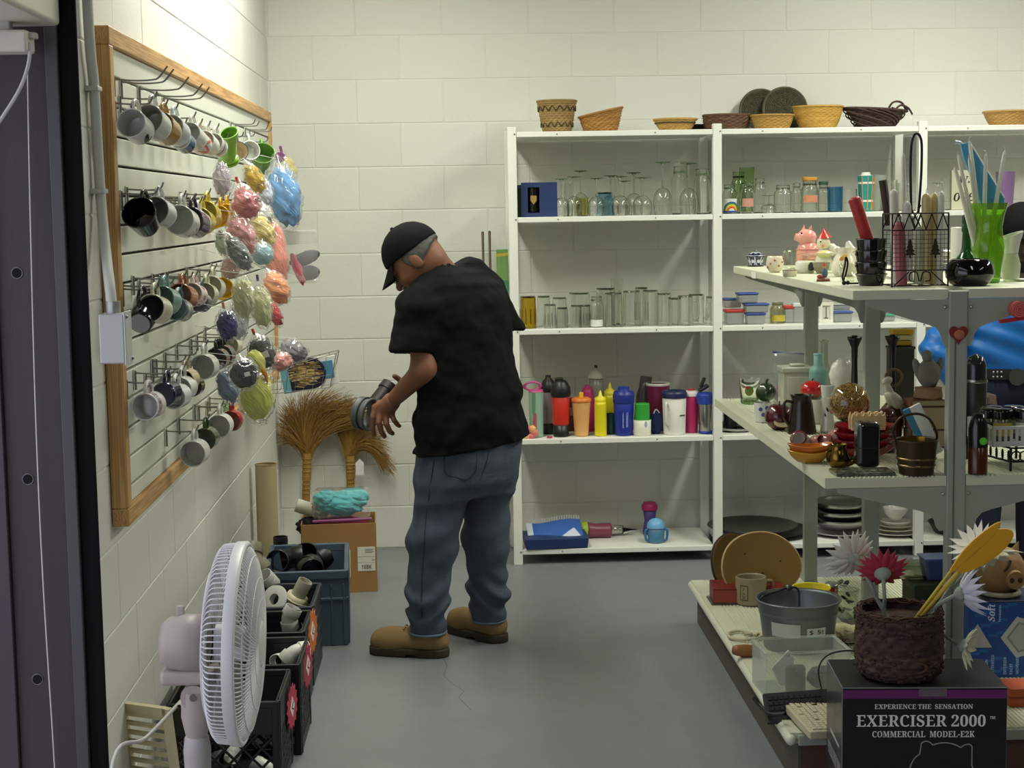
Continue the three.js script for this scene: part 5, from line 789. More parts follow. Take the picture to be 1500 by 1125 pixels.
for (let i = 0; i < 3; i++) single('metal_bowl', ['brushed silver bowl at the bottom of the stack', 'brushed silver bowl in the middle of the stack', 'brushed silver bowl on top of the stack'][i], 'bowl', lathe([[0, 0], [0.09, 0], [0.125, 0.03], [0.132, 0.05], [0.126, 0.048], [0.12, 0.032], [0.086, 0.005], [0, 0.005]], 44), metal(0x9a9a92, 0.28), at(1232, 4, 0.26).p.add(V(0, 0.028 + i * 0.04, 0)));
single('dinner_plate', 'white plate with a purple rim under the silver bowls', 'plate', lathe([[0, 0], [0.08, 0], [0.135, 0.016], [0.132, 0.02], [0.08, 0.005], [0, 0.005]], 40), ceramic(0xb7aab8), at(1230, 4, 0.27).p);
for (let i = 0; i < 4; i++) single('dinner_plate', ['white plate, lowest under the white bowl', 'cream plate stacked second under the white bowl', 'grey-rimmed plate stacked third under the white bowl', 'white saucer right under the white bowl'][i], 'plate', lathe([[0, 0], [0.06, 0], [0.12 - i * 0.016, 0.015], [0.117 - i * 0.016, 0.019], [0.06, 0.005], [0, 0.005]], 40), ceramic([0xd4d2c6, 0xc3bfa8, 0xa9a899, 0xcfcdc0][i]), at(1312, 4, 0.3).p.add(V(0, i * 0.016, 0)));
single('white_bowl', 'white rice bowl on top of the plate stack', 'bowl', lathe([[0, 0], [0.03, 0], [0.032, 0.008], [0.052, 0.03], [0.06, 0.055], [0.057, 0.055], [0.048, 0.03], [0, 0.01]], 36), ceramic(0xd8d6cc), at(1311, 4, 0.3).p.add(V(0, 0.072, 0)));
single('roasting_pan', 'black roasting pan on the bottom shelf past the plate stack', 'pan', lathe([[0, 0], [0.1, 0], [0.13, 0.05], [0.127, 0.05], [0.098, 0.005], [0, 0.005]], 36), mat(0x1f1f1c, 0.5), at(1400, 4, 0.28).p);
// ---------- baskets along the top ----------
function woven(prof, rows, cols, amp, k, sx = 1, sz = 1, tilt = 0) {
  const R = prof.length - 1, g = new THREE.CylinderGeometry(1, 1, 1, cols * 4, rows * 3, true), f = q => { const a = q * R, i = Math.min(R - 1, Math.floor(a)), t = a - i; return [prof[i][0] * (1 - t) + prof[i + 1][0] * t, prof[i][1] * (1 - t) + prof[i + 1][1] * t]; };
  return warp(g, v => { const q = v.y + 0.5, [r, y] = f(q), th = Math.atan2(v.z, v.x), row = Math.floor(q * rows * 0.9999), w = amp * (Math.sin(th * cols / 2 + (row % 2) * PI) * 0.7 + 1.0 * Math.abs(Math.sin(q * rows * PI))); const rr_ = (r + w) * k; v.set(Math.cos(th) * rr_ * sx, (y + tilt * Math.cos(th) * q) * k, Math.sin(th) * rr_ * sz); });
}
const strawM = (hex, v = 24) => { const c = new THREE.Color(hex).convertLinearToSRGB(); const r = c.r * 255, g = c.g * 255, b = c.b * 255; return mat(0xffffff, 0.75, { side: THREE.DoubleSide, map: dataTex(128, (x, y) => { const a = v * tile(x, y, 30) + v * tile(x, y, 9, 4) + (Math.floor(y * 32) % 2 ? 5 : -5); return [Math.max(0, Math.min(255, r + a)), Math.max(0, Math.min(255, g + a)), Math.max(0, Math.min(255, b + a * 0.8))]; }) }); };
function basket(label, u, z, prof, rows, cols, hex, o = {}) {
  const { p, k } = at(u, 0, z), t = thing('wicker_basket', label, 'basket', p), m = strawM(hex, o.v), sx = o.sx || 1, sz = o.sz || 1;
  part(t, 'woven_side', woven(prof, rows, cols, o.amp || 0.7, k, sx, sz, o.tilt || 0), m);
  const b = prof[0], e = prof[prof.length - 1];
  part(t, 'base', mv(cyl(b[0] * k, b[0] * k, 1.4 * k, 32), 0, 1 * k, 0, 0, 0, 0, [sx, 1, sz]), m);
  part(t, 'rim', warp(tor(1, 1.7 / e[0], 8, 64).clone(), v => { const th = Math.atan2(v.y, v.x), tw = 1 + 0.012 * Math.sin(th * 40 + v.z * 60); v.set(v.x * e[0] * k * sx * tw, v.z * e[0] * k + (e[1] + (o.tilt || 0) * Math.cos(th)) * k, v.y * e[0] * k * sz * tw); }), o.rim ? mat(o.rim, 0.7) : m);
  if (o.more) o.more(t, k, m); return t;
}
const zig = (r0, r1, y, n, k) => { const pts = Array.from({ length: n * 2 + 1 }, (_, i) => { const a = i / (n * 2) * 2 * PI; return V(Math.cos(a) * r0 * k, (y + (i % 2 ? 3.4 : -3.4)) * k, Math.sin(a) * r0 * k); }); return tube(pts, 0.9 * k, n * 10, 5); };
basket('tall tan planter basket with dark zigzag bands', 816, 0.26, [[20, 0], [23, 14], [26, 32], [28.5, 46]], 16, 40, 0x8f7444, { more: (t, k, m) => { part(t, 'zigzag_band', zig(23.4, 23, 12, 14, k), mat(0x3d2f1c, 0.7)); part(t, 'zigzag_band', zig(27.6, 27, 35, 15, k), mat(0x3d2f1c, 0.7)); part(t, 'rim_band', mv(cyl(29.4 * k, 29 * k, 4 * k, 40, true), 0, 44 * k, 0), m); } });
basket('golden brown oval basket, taller at one end', 880, 0.26, [[23, 0], [27, 12], [30, 24], [32, 29]], 12, 34, 0x9c6f34, { tilt: 7, sz: 0.8, amp: 1.0, v: 34 });
basket('shallow straw bowl basket with a dark green stripe', 989, 0.26, [[21, 0], [26, 8], [29, 13], [31, 17]], 9, 40, 0xb8934c, { more: (t, k) => part(t, 'green_stripe', mv(tor(29.6 * k, 0.9 * k, 6, 48), 0, 12 * k, 0, PI / 2), mat(0x33392a, 0.7)) });
basket('low dark brown basket wedged between two baskets', 1018, 0.18, [[12, 0], [15, 5], [16, 9]], 5, 24, 0x33271a);
basket('brown twig oval basket beside the dark trays', 1064, 0.28, [[29, 0], [33, 10], [34, 22]], 9, 34, 0x5a3f28, { sz: 0.75, amp: 1.1, v: 44 });
basket('light tan basket with a braided rim', 1131, 0.32, [[24, 0], [28, 10], [31, 20]], 9, 34, 0xa8823f, { sz: 0.8, more: (t, k, m) => { for (let i = 0; i < 30; i++) { const a = i / 30 * 2 * PI; part(t, 'braid', mv(sph(2.2 * k, 8, 6), Math.cos(a) * 31 * k, 20 * k, Math.sin(a) * 25 * k, 0, 0, 0.6, [1, 0.7, 1]), m); } } });
basket('deep yellow bamboo basket', 1198, 0.28, [[25, 0], [31, 12], [34.5, 24], [36, 32]], 13, 44, 0xba9140, { sz: 0.85, amp: 0.5 });
basket('wide dark willow basket with a twisted rim and looped handles', 1282, 0.27, [[24, 0], [30, 10], [39, 21], [46, 27]], 9, 26, 0x3f2a22, { sz: 0.7, amp: 1.8, v: 40, tilt: -3, more: (t, k, m) => { const tm = mat(0x452d26, 0.65); for (let j = 0; j < 16; j++) { const a0 = j * 0.4, pts = Array.from({ length: 7 }, (_, i) => { const a = a0 + i * 0.32, q = i / 6; return V(Math.cos(a) * (27 + 19 * q + 2) * k, (3 + 24 * q + 2 * Math.sin(j * 2.3)) * k, Math.sin(a) * (27 + 19 * q + 2) * 0.7 * k); }); part(t, 'willow_rod', tube(pts, 1.1 * k, 18, 5), tm); } for (const s of [1]) { part(t, 'loop_handle', tube([[12 * k, 24 * k, 20 * k], [20 * k, 36 * k, 22 * k], [34 * k, 36 * k, 16 * k], [44 * k, 24 * k, 8 * k]], 1.6 * k, 24, 6), tm); part(t, 'loop_handle', tube([[22 * k, 24 * k, 22 * k], [32 * k, 32 * k, 20 * k], [46 * k, 28 * k, 10 * k], [54 * k, 20 * k, 2 * k]], 1.6 * k, 24, 6), tm); } } });
basket('pale tan shallow basket alone at the far end of the rack top', 1476, 0.28, [[24, 0], [30, 10], [35, 21]], 9, 40, 0xb0884c);
for (const [u, z, r, lab] of [[1116, 0.1, 31, 'round dark wicker tray standing behind, leaning on the wall'], [1151, 0.14, 32, 'round dark wicker tray overlapping its twin']]) {
  const { p, k } = at(u, 0, z), t = thing('wicker_tray', lab, 'tray', p), m = strawM(0x4c4a36, 40); t.rotation.x = -0.16;
  const sp = []; for (let i = 0; i <= 260; i++) { const a = i * 0.29, q = r * (0.06 + 0.92 * i / 260); sp.push(V(Math.cos(a) * q * k, r * k + Math.sin(a) * q * k, 0.6 * k * Math.sin(i * 1.7))); }
  part(t, 'spiral_weave', tube(sp, 1.1 * k, 900, 4), m); part(t, 'disc', mv(cyl(r * 0.97 * k, r * 0.97 * k, 1 * k, 48), 0, r * k, -1 * k, PI / 2), mat(0x3a3829, 0.8)); part(t, 'rim', tor(r * k, 2.2 * k, 8, 48), m, [0, r * k, 0]);
  for (let i = 0; i < 16; i++) { const a = i / 16 * 2 * PI; part(t, 'spoke', bar([Math.cos(a) * 3 * k, r * k + Math.sin(a) * 3 * k, 1 * k], [Math.cos(a) * r * k, r * k + Math.sin(a) * r * k, 1 * k], 0.7 * k, 5), m); }
}
// things standing between the man and the rack
{ const z = 0.12; for (const [u, v0] of [[707, 341], [717, 340]]) { const a = onZ(z, u, v0); const t = thing('wooden_stick', 'thin grey-brown wooden stick leaning at the rack side', 'stick', V(a.x, 0, z), 'sticks by the rack'); part(t, 'stick', bar([0.005, 0, 0.05], [0, a.y, 0], 0.006, 8), mat(0x6f5f52, 0.8)); part(t, 'tip', sph(0.0065, 10, 8), mat(0x5c4c40, 0.8), [0, a.y, 0]); }
  const a = onZ(0.16, 735, 340), k = mpp(a), t = thing('garden_packet', 'tall green garden packet in clear wrap beside the rack post', 'packet', V(a.x, 0, 0.16));
  part(t, 'green_card', rbox(17 * k, 66 * k, 4 * k, 1 * k), mat(0x6f9a4a, 0.4), [0, a.y - 58 * k, 0]); part(t, 'dark_green_foot', rbox(17.4 * k, 24 * k, 4.4 * k, 1 * k), mat(0x1f7a4a, 0.4), [0, a.y - 82 * k, 0]); part(t, 'yellow_flash', box(17.6 * k, 4 * k, 4.6 * k), mat(0xc9b034, 0.4), [0, a.y - 33 * k, 0], [0, 0, 0.1]); part(t, 'stake', box(8 * k, a.y - 95 * k, 3 * k), mat(0x8a6f4a, 0.7), [0, (a.y - 95 * k) / 2, 0]);
  part(t, 'clear_wrap', warp(rbox(18 * k, 110 * k, 8 * k, 3 * k, 3).clone(), v => { if (v.y > 0) v.x *= 1 - v.y / (90 * k); }), clear, [0, a.y - 44 * k, 0]); }
// ---------- goods on the gondola ----------
const LV = { top: GO.top + 0.0005, mid: GO.mid + 0.0015, base: GO.base + 0.0015 };
function gy(level, u, v) { const p = onY(LV[level], u, v); return { p, k: mpp(p) }; }              // front contact on the shelf
function gz(level, u, z) { let v = 500; for (let i = 0; i < 12; i++) { v += (onZ(z, u, v).y - LV[level]) / mpp(V(2, LV[level], z)); } const p = onZ(z, u, v); p.y = LV[level]; return { p, k: mpp(p) }; }
function item(name, label, cat, q, parts = [], o = {}) { const t = thing(name, label, cat, q.p, o.group); for (const [n, prof, m, seg] of parts) lath(t, n, prof, q.k, m, seg || 32); t.userData.k = undefined; delete t.userData.k; return t; }
const bowlP = (R, h, t = 1.5) => [[0, 0], [R * 0.5, 0], [R * 0.55, h * 0.08], [R * 0.9, h * 0.5], [R, h], [R - t, h], [R * 0.85 - t, h * 0.5], [R * 0.4, h * 0.14], [0, h * 0.12]];
// --- top shelf ---
{ const pat = canvasTex(256, 128, (c) => { c.fillStyle = '#1c2036'; c.fillRect(0, 0, 256, 128); c.fillStyle = '#c9cdd6'; for (let i = 0; i < 8; i++) { c.beginPath(); c.arc(i * 32 + 8, 64, 10, 0, 7); c.fill(); c.fillRect(i * 32 + 18, 30, 5, 60); c.beginPath(); c.moveTo(i * 32 + 18, 30); c.lineTo(i * 32 + 34, 90); c.lineTo(i * 32 + 30, 96); c.fill(); } c.fillRect(0, 8, 256, 6); c.fillRect(0, 112, 256, 6); });
  const q = gz('top', 1107, 1.63); item('sugar_bowl', 'navy and white patterned lidded bowl at the far shelf corner', 'bowl', q, [['bowl', [[0, 0], [12, 0], [11, 3], [10, 7], [13.5, 14], [14, 15], [0, 15]], mat(0xffffff, 0.2, { map: pat, clearcoat: 0.5 })], ['lid', [[14.6, 15], [14, 17], [8, 20], [3, 21], [2, 23], [0, 24]], mat(0xffffff, 0.2, { map: pat, clearcoat: 0.5 })]]); }
{ const q = gy('top', 1135, 399), t = item('dotted_pot', 'cream round pot with small red dots', 'pot', q, [['pot', [[0, 0], [7, 0], [11.5, 6], [13, 13], [11.5, 21], [10.5, 24], [9.5, 24], [11, 14], [0, 3]], ceramic(0xd9cfb4)]]); for (let i = 0; i < 7; i++) { const a = 0.4 + i * 0.5, y = 8 + (i * 5) % 13; part(t, 'red_dot', mv(sph(1.5 * q.k, 10, 8), Math.sin(a - 1.6) * 12.4 * q.k, y * q.k, Math.cos(a - 1.6) * 12.4 * q.k), mat(0xb23a2c, 0.4)); } }
item('ramekin', 'low ivory dish with a brown rim', 'dish', gy('top', 1157, 405), [['dish', [[0, 0], [9.5, 0], [11, 9], [10, 9], [9, 2], [0, 2]], ceramic(0xcfc8b0)], ['rim', [[10.8, 8.4], [11.4, 9.4], [10.2, 9.6]], mat(0x8f7350, 0.4)]]);
item('ribbed_jar', 'clear ribbed glass jar next to the dotted pot', 'jar', gy('top', 1163, 393), [['jar', [[0, 0], [15, 0], [16, 2], [16, 22], [14, 26]], glass(0xf4f6ea)], ['rim', [[16, 24], [18, 26], [17, 27]], glass(0xf4f6ea)]]);
{ const q = gy('top', 1208, 400), t = thing('plastic_tub', 'clear plastic display tub behind the gnome', 'tub', q.p); part(t, 'tub', rbox(58 * q.k, 28 * q.k, 40 * q.k, 3 * q.k), film(0xf6f8ee, 0.1), [0, 14 * q.k, 0]); part(t, 'rim', rbox(61 * q.k, 2 * q.k, 43 * q.k, 1 * q.k), film(0xf6f8ee, 0.15), [0, 28 * q.k, 0]); }
function nest(f, k, c, h = 2) { const L = c.map(([x, y, z]) => [x, y, z]); return f; }
{ // pink pig jar
  const q = gz('top', 1183, 1.95), k = q.k, t = item('pig_jar', 'pink ceramic pig jar with a raised snout', 'figurine', q, [['body', [[0, 0], [15, 0], [16, 4], [16.5, 24], [14, 34], [9, 40], [0, 40]], ceramic(0xd99486)]]);
  for (let i = 0; i < 4; i++) part(t, 'fold', mv(tor(16.2 * k, 0.9 * k, 6, 32), 0, (8 + i * 7) * k, 0, PI / 2), ceramic(0xd38c7e));
  part(t, 'head', blob(14.5 * k, 12 * k, 12 * k, 0.03, 1, 2), ceramic(0xdc988a), [-2 * k, 46 * k, 2 * k]); part(t, 'snout', mv(cyl(5 * k, 6.5 * k, 9 * k, 20), 0, 0, 0, 0, 0, 1.3), ceramic(0xe0a090), [-15 * k, 46 * k, 4 * k]);
  for (const s of [-1, 1]) part(t, 'ear', mv(new THREE.ConeGeometry(4 * k, 12 * k, 14), 0, 0, 0, 0.2 * s, 0, -0.2), ceramic(0xd88e80), [(s > 0 ? 3 : -5) * k, 59 * k, s * 5 * k]); part(t, 'eye', sph(1.6 * k, 10, 8), mat(0x1b1715, 0.2), [-11 * k, 52 * k, 9 * k]); }
{ const q = gz('top', 1206, 2.1), k = q.k, t = item('lady_figurine', 'white figurine in a red headscarf beside the pig', 'figurine', q, [['skirt', [[0, 0], [13, 0], [14, 6], [13, 12], [9, 24], [7, 30], [0, 31]], ceramic(0xd6d4c6)]]);
  part(t, 'head', blob(10 * k, 10.5 * k, 10 * k, 0.02, 1, 1), ceramic(0xdccfae), [0, 40 * k, 0]); part(t, 'headscarf', mv(new THREE.ConeGeometry(10.5 * k, 14 * k, 24), 0, 0, 0), ceramic(0xc23a30), [1 * k, 54 * k, 0], [0, 0, 0.1]); part(t, 'collar', blob(13 * k, 5 * k, 10 * k, 0.1, 2, 3), ceramic(0xd9cf86), [1 * k, 24 * k, 6 * k]); part(t, 'eye', sph(1.3 * k, 8, 6), mat(0x2a2220, 0.3), [-6 * k, 42 * k, 8 * k]); part(t, 'cheek', sph(2.4 * k, 10, 8), mat(0xd08d80, 0.4), [-3 * k, 36 * k, 8.4 * k]); part(t, 'sleeve', blob(8 * k, 9 * k, 7 * k, 0.1, 2, 4), ceramic(0xd6d4c6), [13 * k, 30 * k, 0]); }
{ const q = gz('top', 1180, 2.3), k = q.k, t = item('cow_creamer', 'white creamer with a black oval spot', 'creamer', q, [['bowl', [[0, 0], [12, 0], [15, 8], [15, 15], [12, 18], [0, 18]], ceramic(0xd8d7cc)]]); part(t, 'black_spot', mv(sph(6.5 * k, 16, 12), 0, 0, 0, 0, 0, 0, [1, 1, 0.35]), mat(0x1b1b1b, 0.3), [5 * k, 10 * k, 13.4 * k]); }
item('brown_bowl', 'taupe bowl next to the white creamer', 'bowl', gz('top', 1203, 2.35), [['bowl', bowlP(13, 16), ceramic(0x8f8378)]]);
{ const q = gz('top', 1236, 2.6), k = q.k, t = item('cream_pitcher', 'cream pitcher with painted peach flowers', 'pitcher', q, [['jug', [[0, 0], [12, 0], [18, 8], [19, 16], [14, 28], [10, 34], [12, 42], [11, 42], [9, 34], [12, 27], [0, 4]], ceramic(0xdcd6be)]]); part(t, 'handle', tube([[11 * k, 36 * k, 4 * k], [20 * k, 34 * k, 6 * k], [20 * k, 16 * k, 8 * k], [15 * k, 10 * k, 6 * k]], 2 * k, 20, 8), ceramic(0xdcd6be)); for (const [x, y, c] of [[-6, 26, 0xc98a4c], [-2, 30, 0xd9b25c], [5, 12, 0x9a6a44]]) part(t, 'flower', mv(sph(4 * k, 12, 8), 0, 0, 0, 0, 0, 0, [1, 0.9, 0.3]), mat(c, 0.4), [x * k, y * k, 14 * k]); part(t, 'spout', blob(5 * k, 4 * k, 5 * k, 0.1, 2, 1), ceramic(0xdcd6be), [-10 * k, 40 * k, 0]); }
{ const q = gz('top', 1258, 2.5), k = q.k, t = item('swan_dish', 'white ceramic dish with wavy rim behind the black bowls', 'dish', q, []); part(t, 'dish', warp(lathe([[0, 0], [6 * k, 0], [12 * k, 24 * k], [20 * k, 44 * k], [18 * k, 44 * k], [9 * k, 20 * k], [0, 6 * k]], 40), v => { v.y *= 1 + 0.12 * Math.sin(Math.atan2(v.z, v.x) * 5); }), ceramic(0xdbdacf)); part(t, 'foot', cyl(8 * k, 9 * k, 3 * k, 24), ceramic(0xdbdacf), [0, 1.5 * k, 0]); }
{ const q = gy('top', 1206, 412), k = q.k, t = item('gnome_figurine', 'tiny gnome figurine in blue on a brown base', 'figurine', q, [['base', [[0, 0], [10, 0], [9, 4], [4, 6], [0, 6]], mat(0x7a4a2c, 0.5)]]); part(t, 'coat', blob(4.6 * k, 8 * k, 4 * k, 0.05, 2, 1), mat(0x4f6378, 0.5), [2 * k, 12 * k, 0]); part(t, 'face', sph(3 * k, 12, 10), mat(0xc9936c, 0.5), [1 * k, 21 * k, 0]); part(t, 'cap', mv(new THREE.ConeGeometry(3.2 * k, 7 * k, 14), 0, 0, 0), mat(0xb0402f, 0.5), [1 * k, 26 * k, 0]); part(t, 'mushroom', blob(5 * k, 3 * k, 4 * k, 0.05, 2, 1), mat(0x8f3a24, 0.4), [-5 * k, 7 * k, 2 * k]); }
{ const q = gy('top', 1236, 417), k = q.k, t = thing('plate_easel', 'black wrought iron plate easel with scrolls', 'easel', q.p), im = mat(0x1b1a18, 0.5, { metalness: 0.5 }); part(t, 'scroll', tube([[0, 0, 6 * k], [-3 * k, 12 * k, 5 * k], [1 * k, 28 * k, 2 * k], [3 * k, 40 * k, 0], [6 * k, 32 * k, -2 * k], [3 * k, 18 * k, 2 * k], [-2 * k, 6 * k, 5 * k]], 1.5 * k, 40, 7), im); part(t, 'foot', sph(3.4 * k, 12, 10), im, [-1 * k, 3 * k, 6 * k]); part(t, 'foot', sph(3 * k, 12, 10), im, [5 * k, 3 * k, 4 * k]); part(t, 'rail', bar([0, 2 * k, 5 * k], [26 * k, 2 * k, 5 * k], 1.4 * k), im); }
item('crystal_dish', 'cut crystal dish between easel and black bowls', 'dish', gy('top', 1243, 412), [['dish', [[0, 0], [10, 0], [12, 3], [15, 20], [17, 26], [16, 26], [13, 18], [9, 4], [0, 4]], glass(0xf4f6f0), 14], ['foot', [[11, 0], [12, -0.0], [12, 2]], glass(0xf4f6f0)]]);
for (let i = 0; i < 4; i++) { const q = gy('top', 1276, 418), p = q.p.clone(); p.y += i * 17 * q.k; const t = thing('black_bowl', ['glossy black tapered bowl at the foot of the black stack', 'glossy black bowl second from the foot of the stack', 'glossy black bowl third from the foot of the stack', 'topmost glossy black bowl holding the red candle'][i], 'bowl', p); lath(t, 'bowl', i ? [[0, 0], [20.6, 0], [21, 1], [23.4 - (i === 3) * 0.5, 17], [22, 17], [19.4, 2], [0, 2]] : [[0, 0], [16.5, 0], [17.5, 1], [23, 17.5], [21.6, 17.5], [16, 2], [0, 2]], q.k, ceramic(0x0b0b0c, 0.12)); lath(t, 'lip', [[22.6, 15.6], [24, 16.4], [22.6, 17.4]], q.k, ceramic(0x0d0d0e, 0.1)); if (i === 2 || i === 1) part(t, 'ear', rbox(4 * q.k, 5 * q.k, 6 * q.k, 2 * q.k), ceramic(0x0b0b0c, 0.12), [-23 * q.k, 12 * q.k, 4 * q.k]); }
const wax = (hex, r = 0.45) => mat(hex, r, { transmission: 0.22, sheen: 0.2 });
function candle(label, u0, v0, u1, v1, z, w0, w1, hex, o = {}) { const a = onZ(z, u0, v0), b = onZ(z + (o.dz || 0), u1, v1), k = mpp(a), t = thing('candle', label, 'candle', a, o.group), d = b.clone().sub(a), L = d.length() / k; const qd = new THREE.Quaternion().setFromUnitVectors(V(0, 1, 0), d.normalize()); t.quaternion.copy(qd);
  lath(t, 'wax', o.fat ? [[0, 0], [w0 / 2, 0], [w0 / 2, L * 0.92], [w0 * 0.36, L * 0.96], [w0 * 0.14, L * 0.975], [0, L * 0.98]] : [[0, 0], [w0 / 2, 0], [(w0 + w1) / 4, L * 0.6], [w1 / 2, L * 0.95], [w1 * 0.3, L * 0.985], [0, L]], k, wax(hex), o.seg || 20); part(t, 'wick', tube([[0, L * 0.97 * k, 0], [0, (L + 2) * k, 0], [(o.wick || 2) * k, (L + 4) * k, 0]], 0.55 * k, 10, 5), mat(0xd0cebf, 0.7)); return t; }
candle('red pillar candle leaning in the black bowls', 1271, 352, 1250, 287, gy('top', 1276, 418).p.z, 19, 17, 0xb02f2c, { fat: true, seg: 8, wick: 0.5 });
{ const z = gy('top', 1340, 418).p.z - 0.02; single('dark_stick', 'dark brown flat incense stick in the wire holder', 'stick', bar(onZ(z, 1303, 330), onZ(z, 1293, 264), 6 * mpp(onZ(z, 1300, 300)), 4), mat(0x2a1a12, 0.6)); }
{ // wire candle caddy
  const q = gy('top', 1340, 419), k = q.k, t = thing('wire_caddy', 'black wire caddy with pine tree motifs and tall loop handle', 'caddy', q.p), im = mat(0x121211, 0.45, { metalness: 0.4 }), W2 = 41 * k, D2 = 26 * k, H = 106 * k, L = [];
  for (const s of [-1, 1]) { const z = s * D2 + (s < 0 ? 0 : 0); for (const y of [2 * k, 24 * k, 82 * k, H]) L.push([[-W2, y, z], [W2, y, z], 1.0 * k]); for (const x of [-W2, W2]) L.push([[x, 0, z], [x, H, z], 1.2 * k]); }
  for (const s of [-1, 1]) for (const y of [2 * k, 24 * k, 82 * k, H]) L.push([[s * W2, y, -D2], [s * W2, y, D2], 1.0 * k]);
  part(t, 'frame', bars(L, 1 * k), im);
  for (const s of [-1, 1]) { const Gd = [], Zg = []; for (let i = 1; i < 14; i++) Gd.push([[-W2 + i * 2 * W2 / 14, 24 * k, s * D2], [-W2 + i * 2 * W2 / 14, 82 * k, s * D2], 0.35 * k]); for (let i = 1; i < 9; i++) Gd.push([[-W2, (24 + i * 6.4) * k, s * D2], [W2, (24 + i * 6.4) * k, s * D2], 0.35 * k]);
    part(t, 'mesh_panel', bars(Gd, 0.35 * k, 4), im);
    for (let i = 0; i < 5; i++) { const x0 = -W2 + i * 2 * W2 / 5, xm = x0 + W2 / 5, x1 = x0 + 2 * W2 / 5; Zg.push([[x0, 83 * k, s * D2], [xm, H - 1 * k, s * D2], 0.9 * k], [[xm, H - 1 * k, s * D2], [x1, 83 * k, s * D2], 0.9 * k]); } part(t, 'zigzag_trim', bars(Zg, 0.9 * k), im); }
  for (const s of [-1, 1]) { part(t, 'scroll', tube([[s * 1 * k, 8 * k, D2], [s * 5 * k, 21 * k, D2], [s * 14 * k, 20 * k, D2], [s * 15 * k, 10 * k, D2], [s * 8 * k, 8 * k, D2]], 1 * k, 30, 6), im); part(t, 'scroll_brace', bar([s * 38 * k, 2 * k, D2], [s * 16 * k, 22 * k, D2], 0.9 * k), im); }
  for (const s of [-1, 1]) { const P = []; for (let i = 0; i < 4; i++) { P.push([(-9 + i * 2.2) * k, (-10 + i * 6) * k], [(-4 + i * 0.8) * k, (-6 + i * 6) * k]); } P.push([0, 14 * k]); for (let i = 3; i >= 0; i--) P.push([(4 - i * 0.8) * k, (-6 + i * 6) * k], [(9 - i * 2.2) * k, (-10 + i * 6) * k]); part(t, 'pine_tree', ext(P, 1.2 * k), mat(0x2c2a1c, 0.5, { metalness: 0.3 }), [(s < 0 ? -15 : 22) * k, 56 * k, D2 + 0.6 * k]); part(t, 'trunk', box(2 * k, 5 * k, 1 * k), im, [(s < 0 ? -15 : 22) * k, 44 * k, D2 + 0.6 * k]); }
  const hp = [[-6, 106], [-7, 130], [-8, 170], [-7, 205], [-3, 219], [1, 221], [5, 218], [8, 205], [8, 170], [6, 130], [4, 106]].map(([x, y]) => [x * k, y * k, 0]); part(t, 'loop_handle', tube(hp, 1.9 * k, 70, 8), im); part(t, 'handle_cross', bars([[[-W2, H, 0], [W2, H, 0]], [[-9 * k, H - 20 * k, 0], [8 * k, H + 12 * k, 0]], [[8 * k, H - 20 * k, 0], [-9 * k, H + 12 * k, 0]]], 1 * k), im);
  part(t, 'floor_wires', bars([-0.6, -0.2, 0.2, 0.6].map(x => [[x * W2, 2 * k, -D2], [x * W2, 2 * k, D2]]), 0.8 * k), im);
  const zc = q.p.z, cg = 'candles in the wire caddy';
  candle('thick white candle in the wire caddy corner', 1313, 415, 1309, 274, zc, 13, 11, 0xd6d2c4, { fat: true });
  candle('tall thin white taper rising from the wire caddy', 1325, 412, 1323, 224, zc - 0.02, 8, 6, 0xd9d7cc, { wick: 0.4 });
  candle('short white pillar beside the tall taper', 1331, 412, 1328, 292, zc + 0.01, 13, 12, 0xdad8cf, { fat: true });
  candle('rose pink pillar inside the wire caddy', 1321, 418, 1316, 322, zc + 0.015, 16, 15, 0xb0616a, { fat: true });
  candle('cream pillar candle, first of the pair in the caddy', 1357, 416, 1357, 280, zc, 14, 12, 0xcfc08c, { fat: true });
  candle('cream pillar candle touching the white one in the caddy', 1368, 416, 1369, 279, zc - 0.012, 12, 11, 0xcdbd88, { fat: true });
  candle('narrow white pillar at the caddy edge', 1376, 416, 1379, 277, zc + 0.005, 10, 9, 0xdcdacd, { fat: true });
  candle('blunt off-white candle in the middle of the caddy', 1345, 416, 1346, 330, zc, 14, 13, 0xd2cfb9, { fat: true }); }
{ const q = gy('top', 1420, 418), k = q.k, t = item('black_bowl', 'wide rounded glossy black bowl next to the wire caddy', 'bowl', q, [['bowl', [[0, 0], [22, 0], [28, 3], [34, 12], [35.5, 20], [33, 31], [27, 38], [24, 39], [23, 37], [30, 28], [31, 18], [20, 5], [0, 4]], ceramic(0x0a0a0b, 0.08), 44]]); part(t, 'foot_ring', tor(20 * k, 1.5 * k, 6, 32), ceramic(0x0a0a0b), [0, 1 * k, 0], [PI / 2, 0, 0]); }
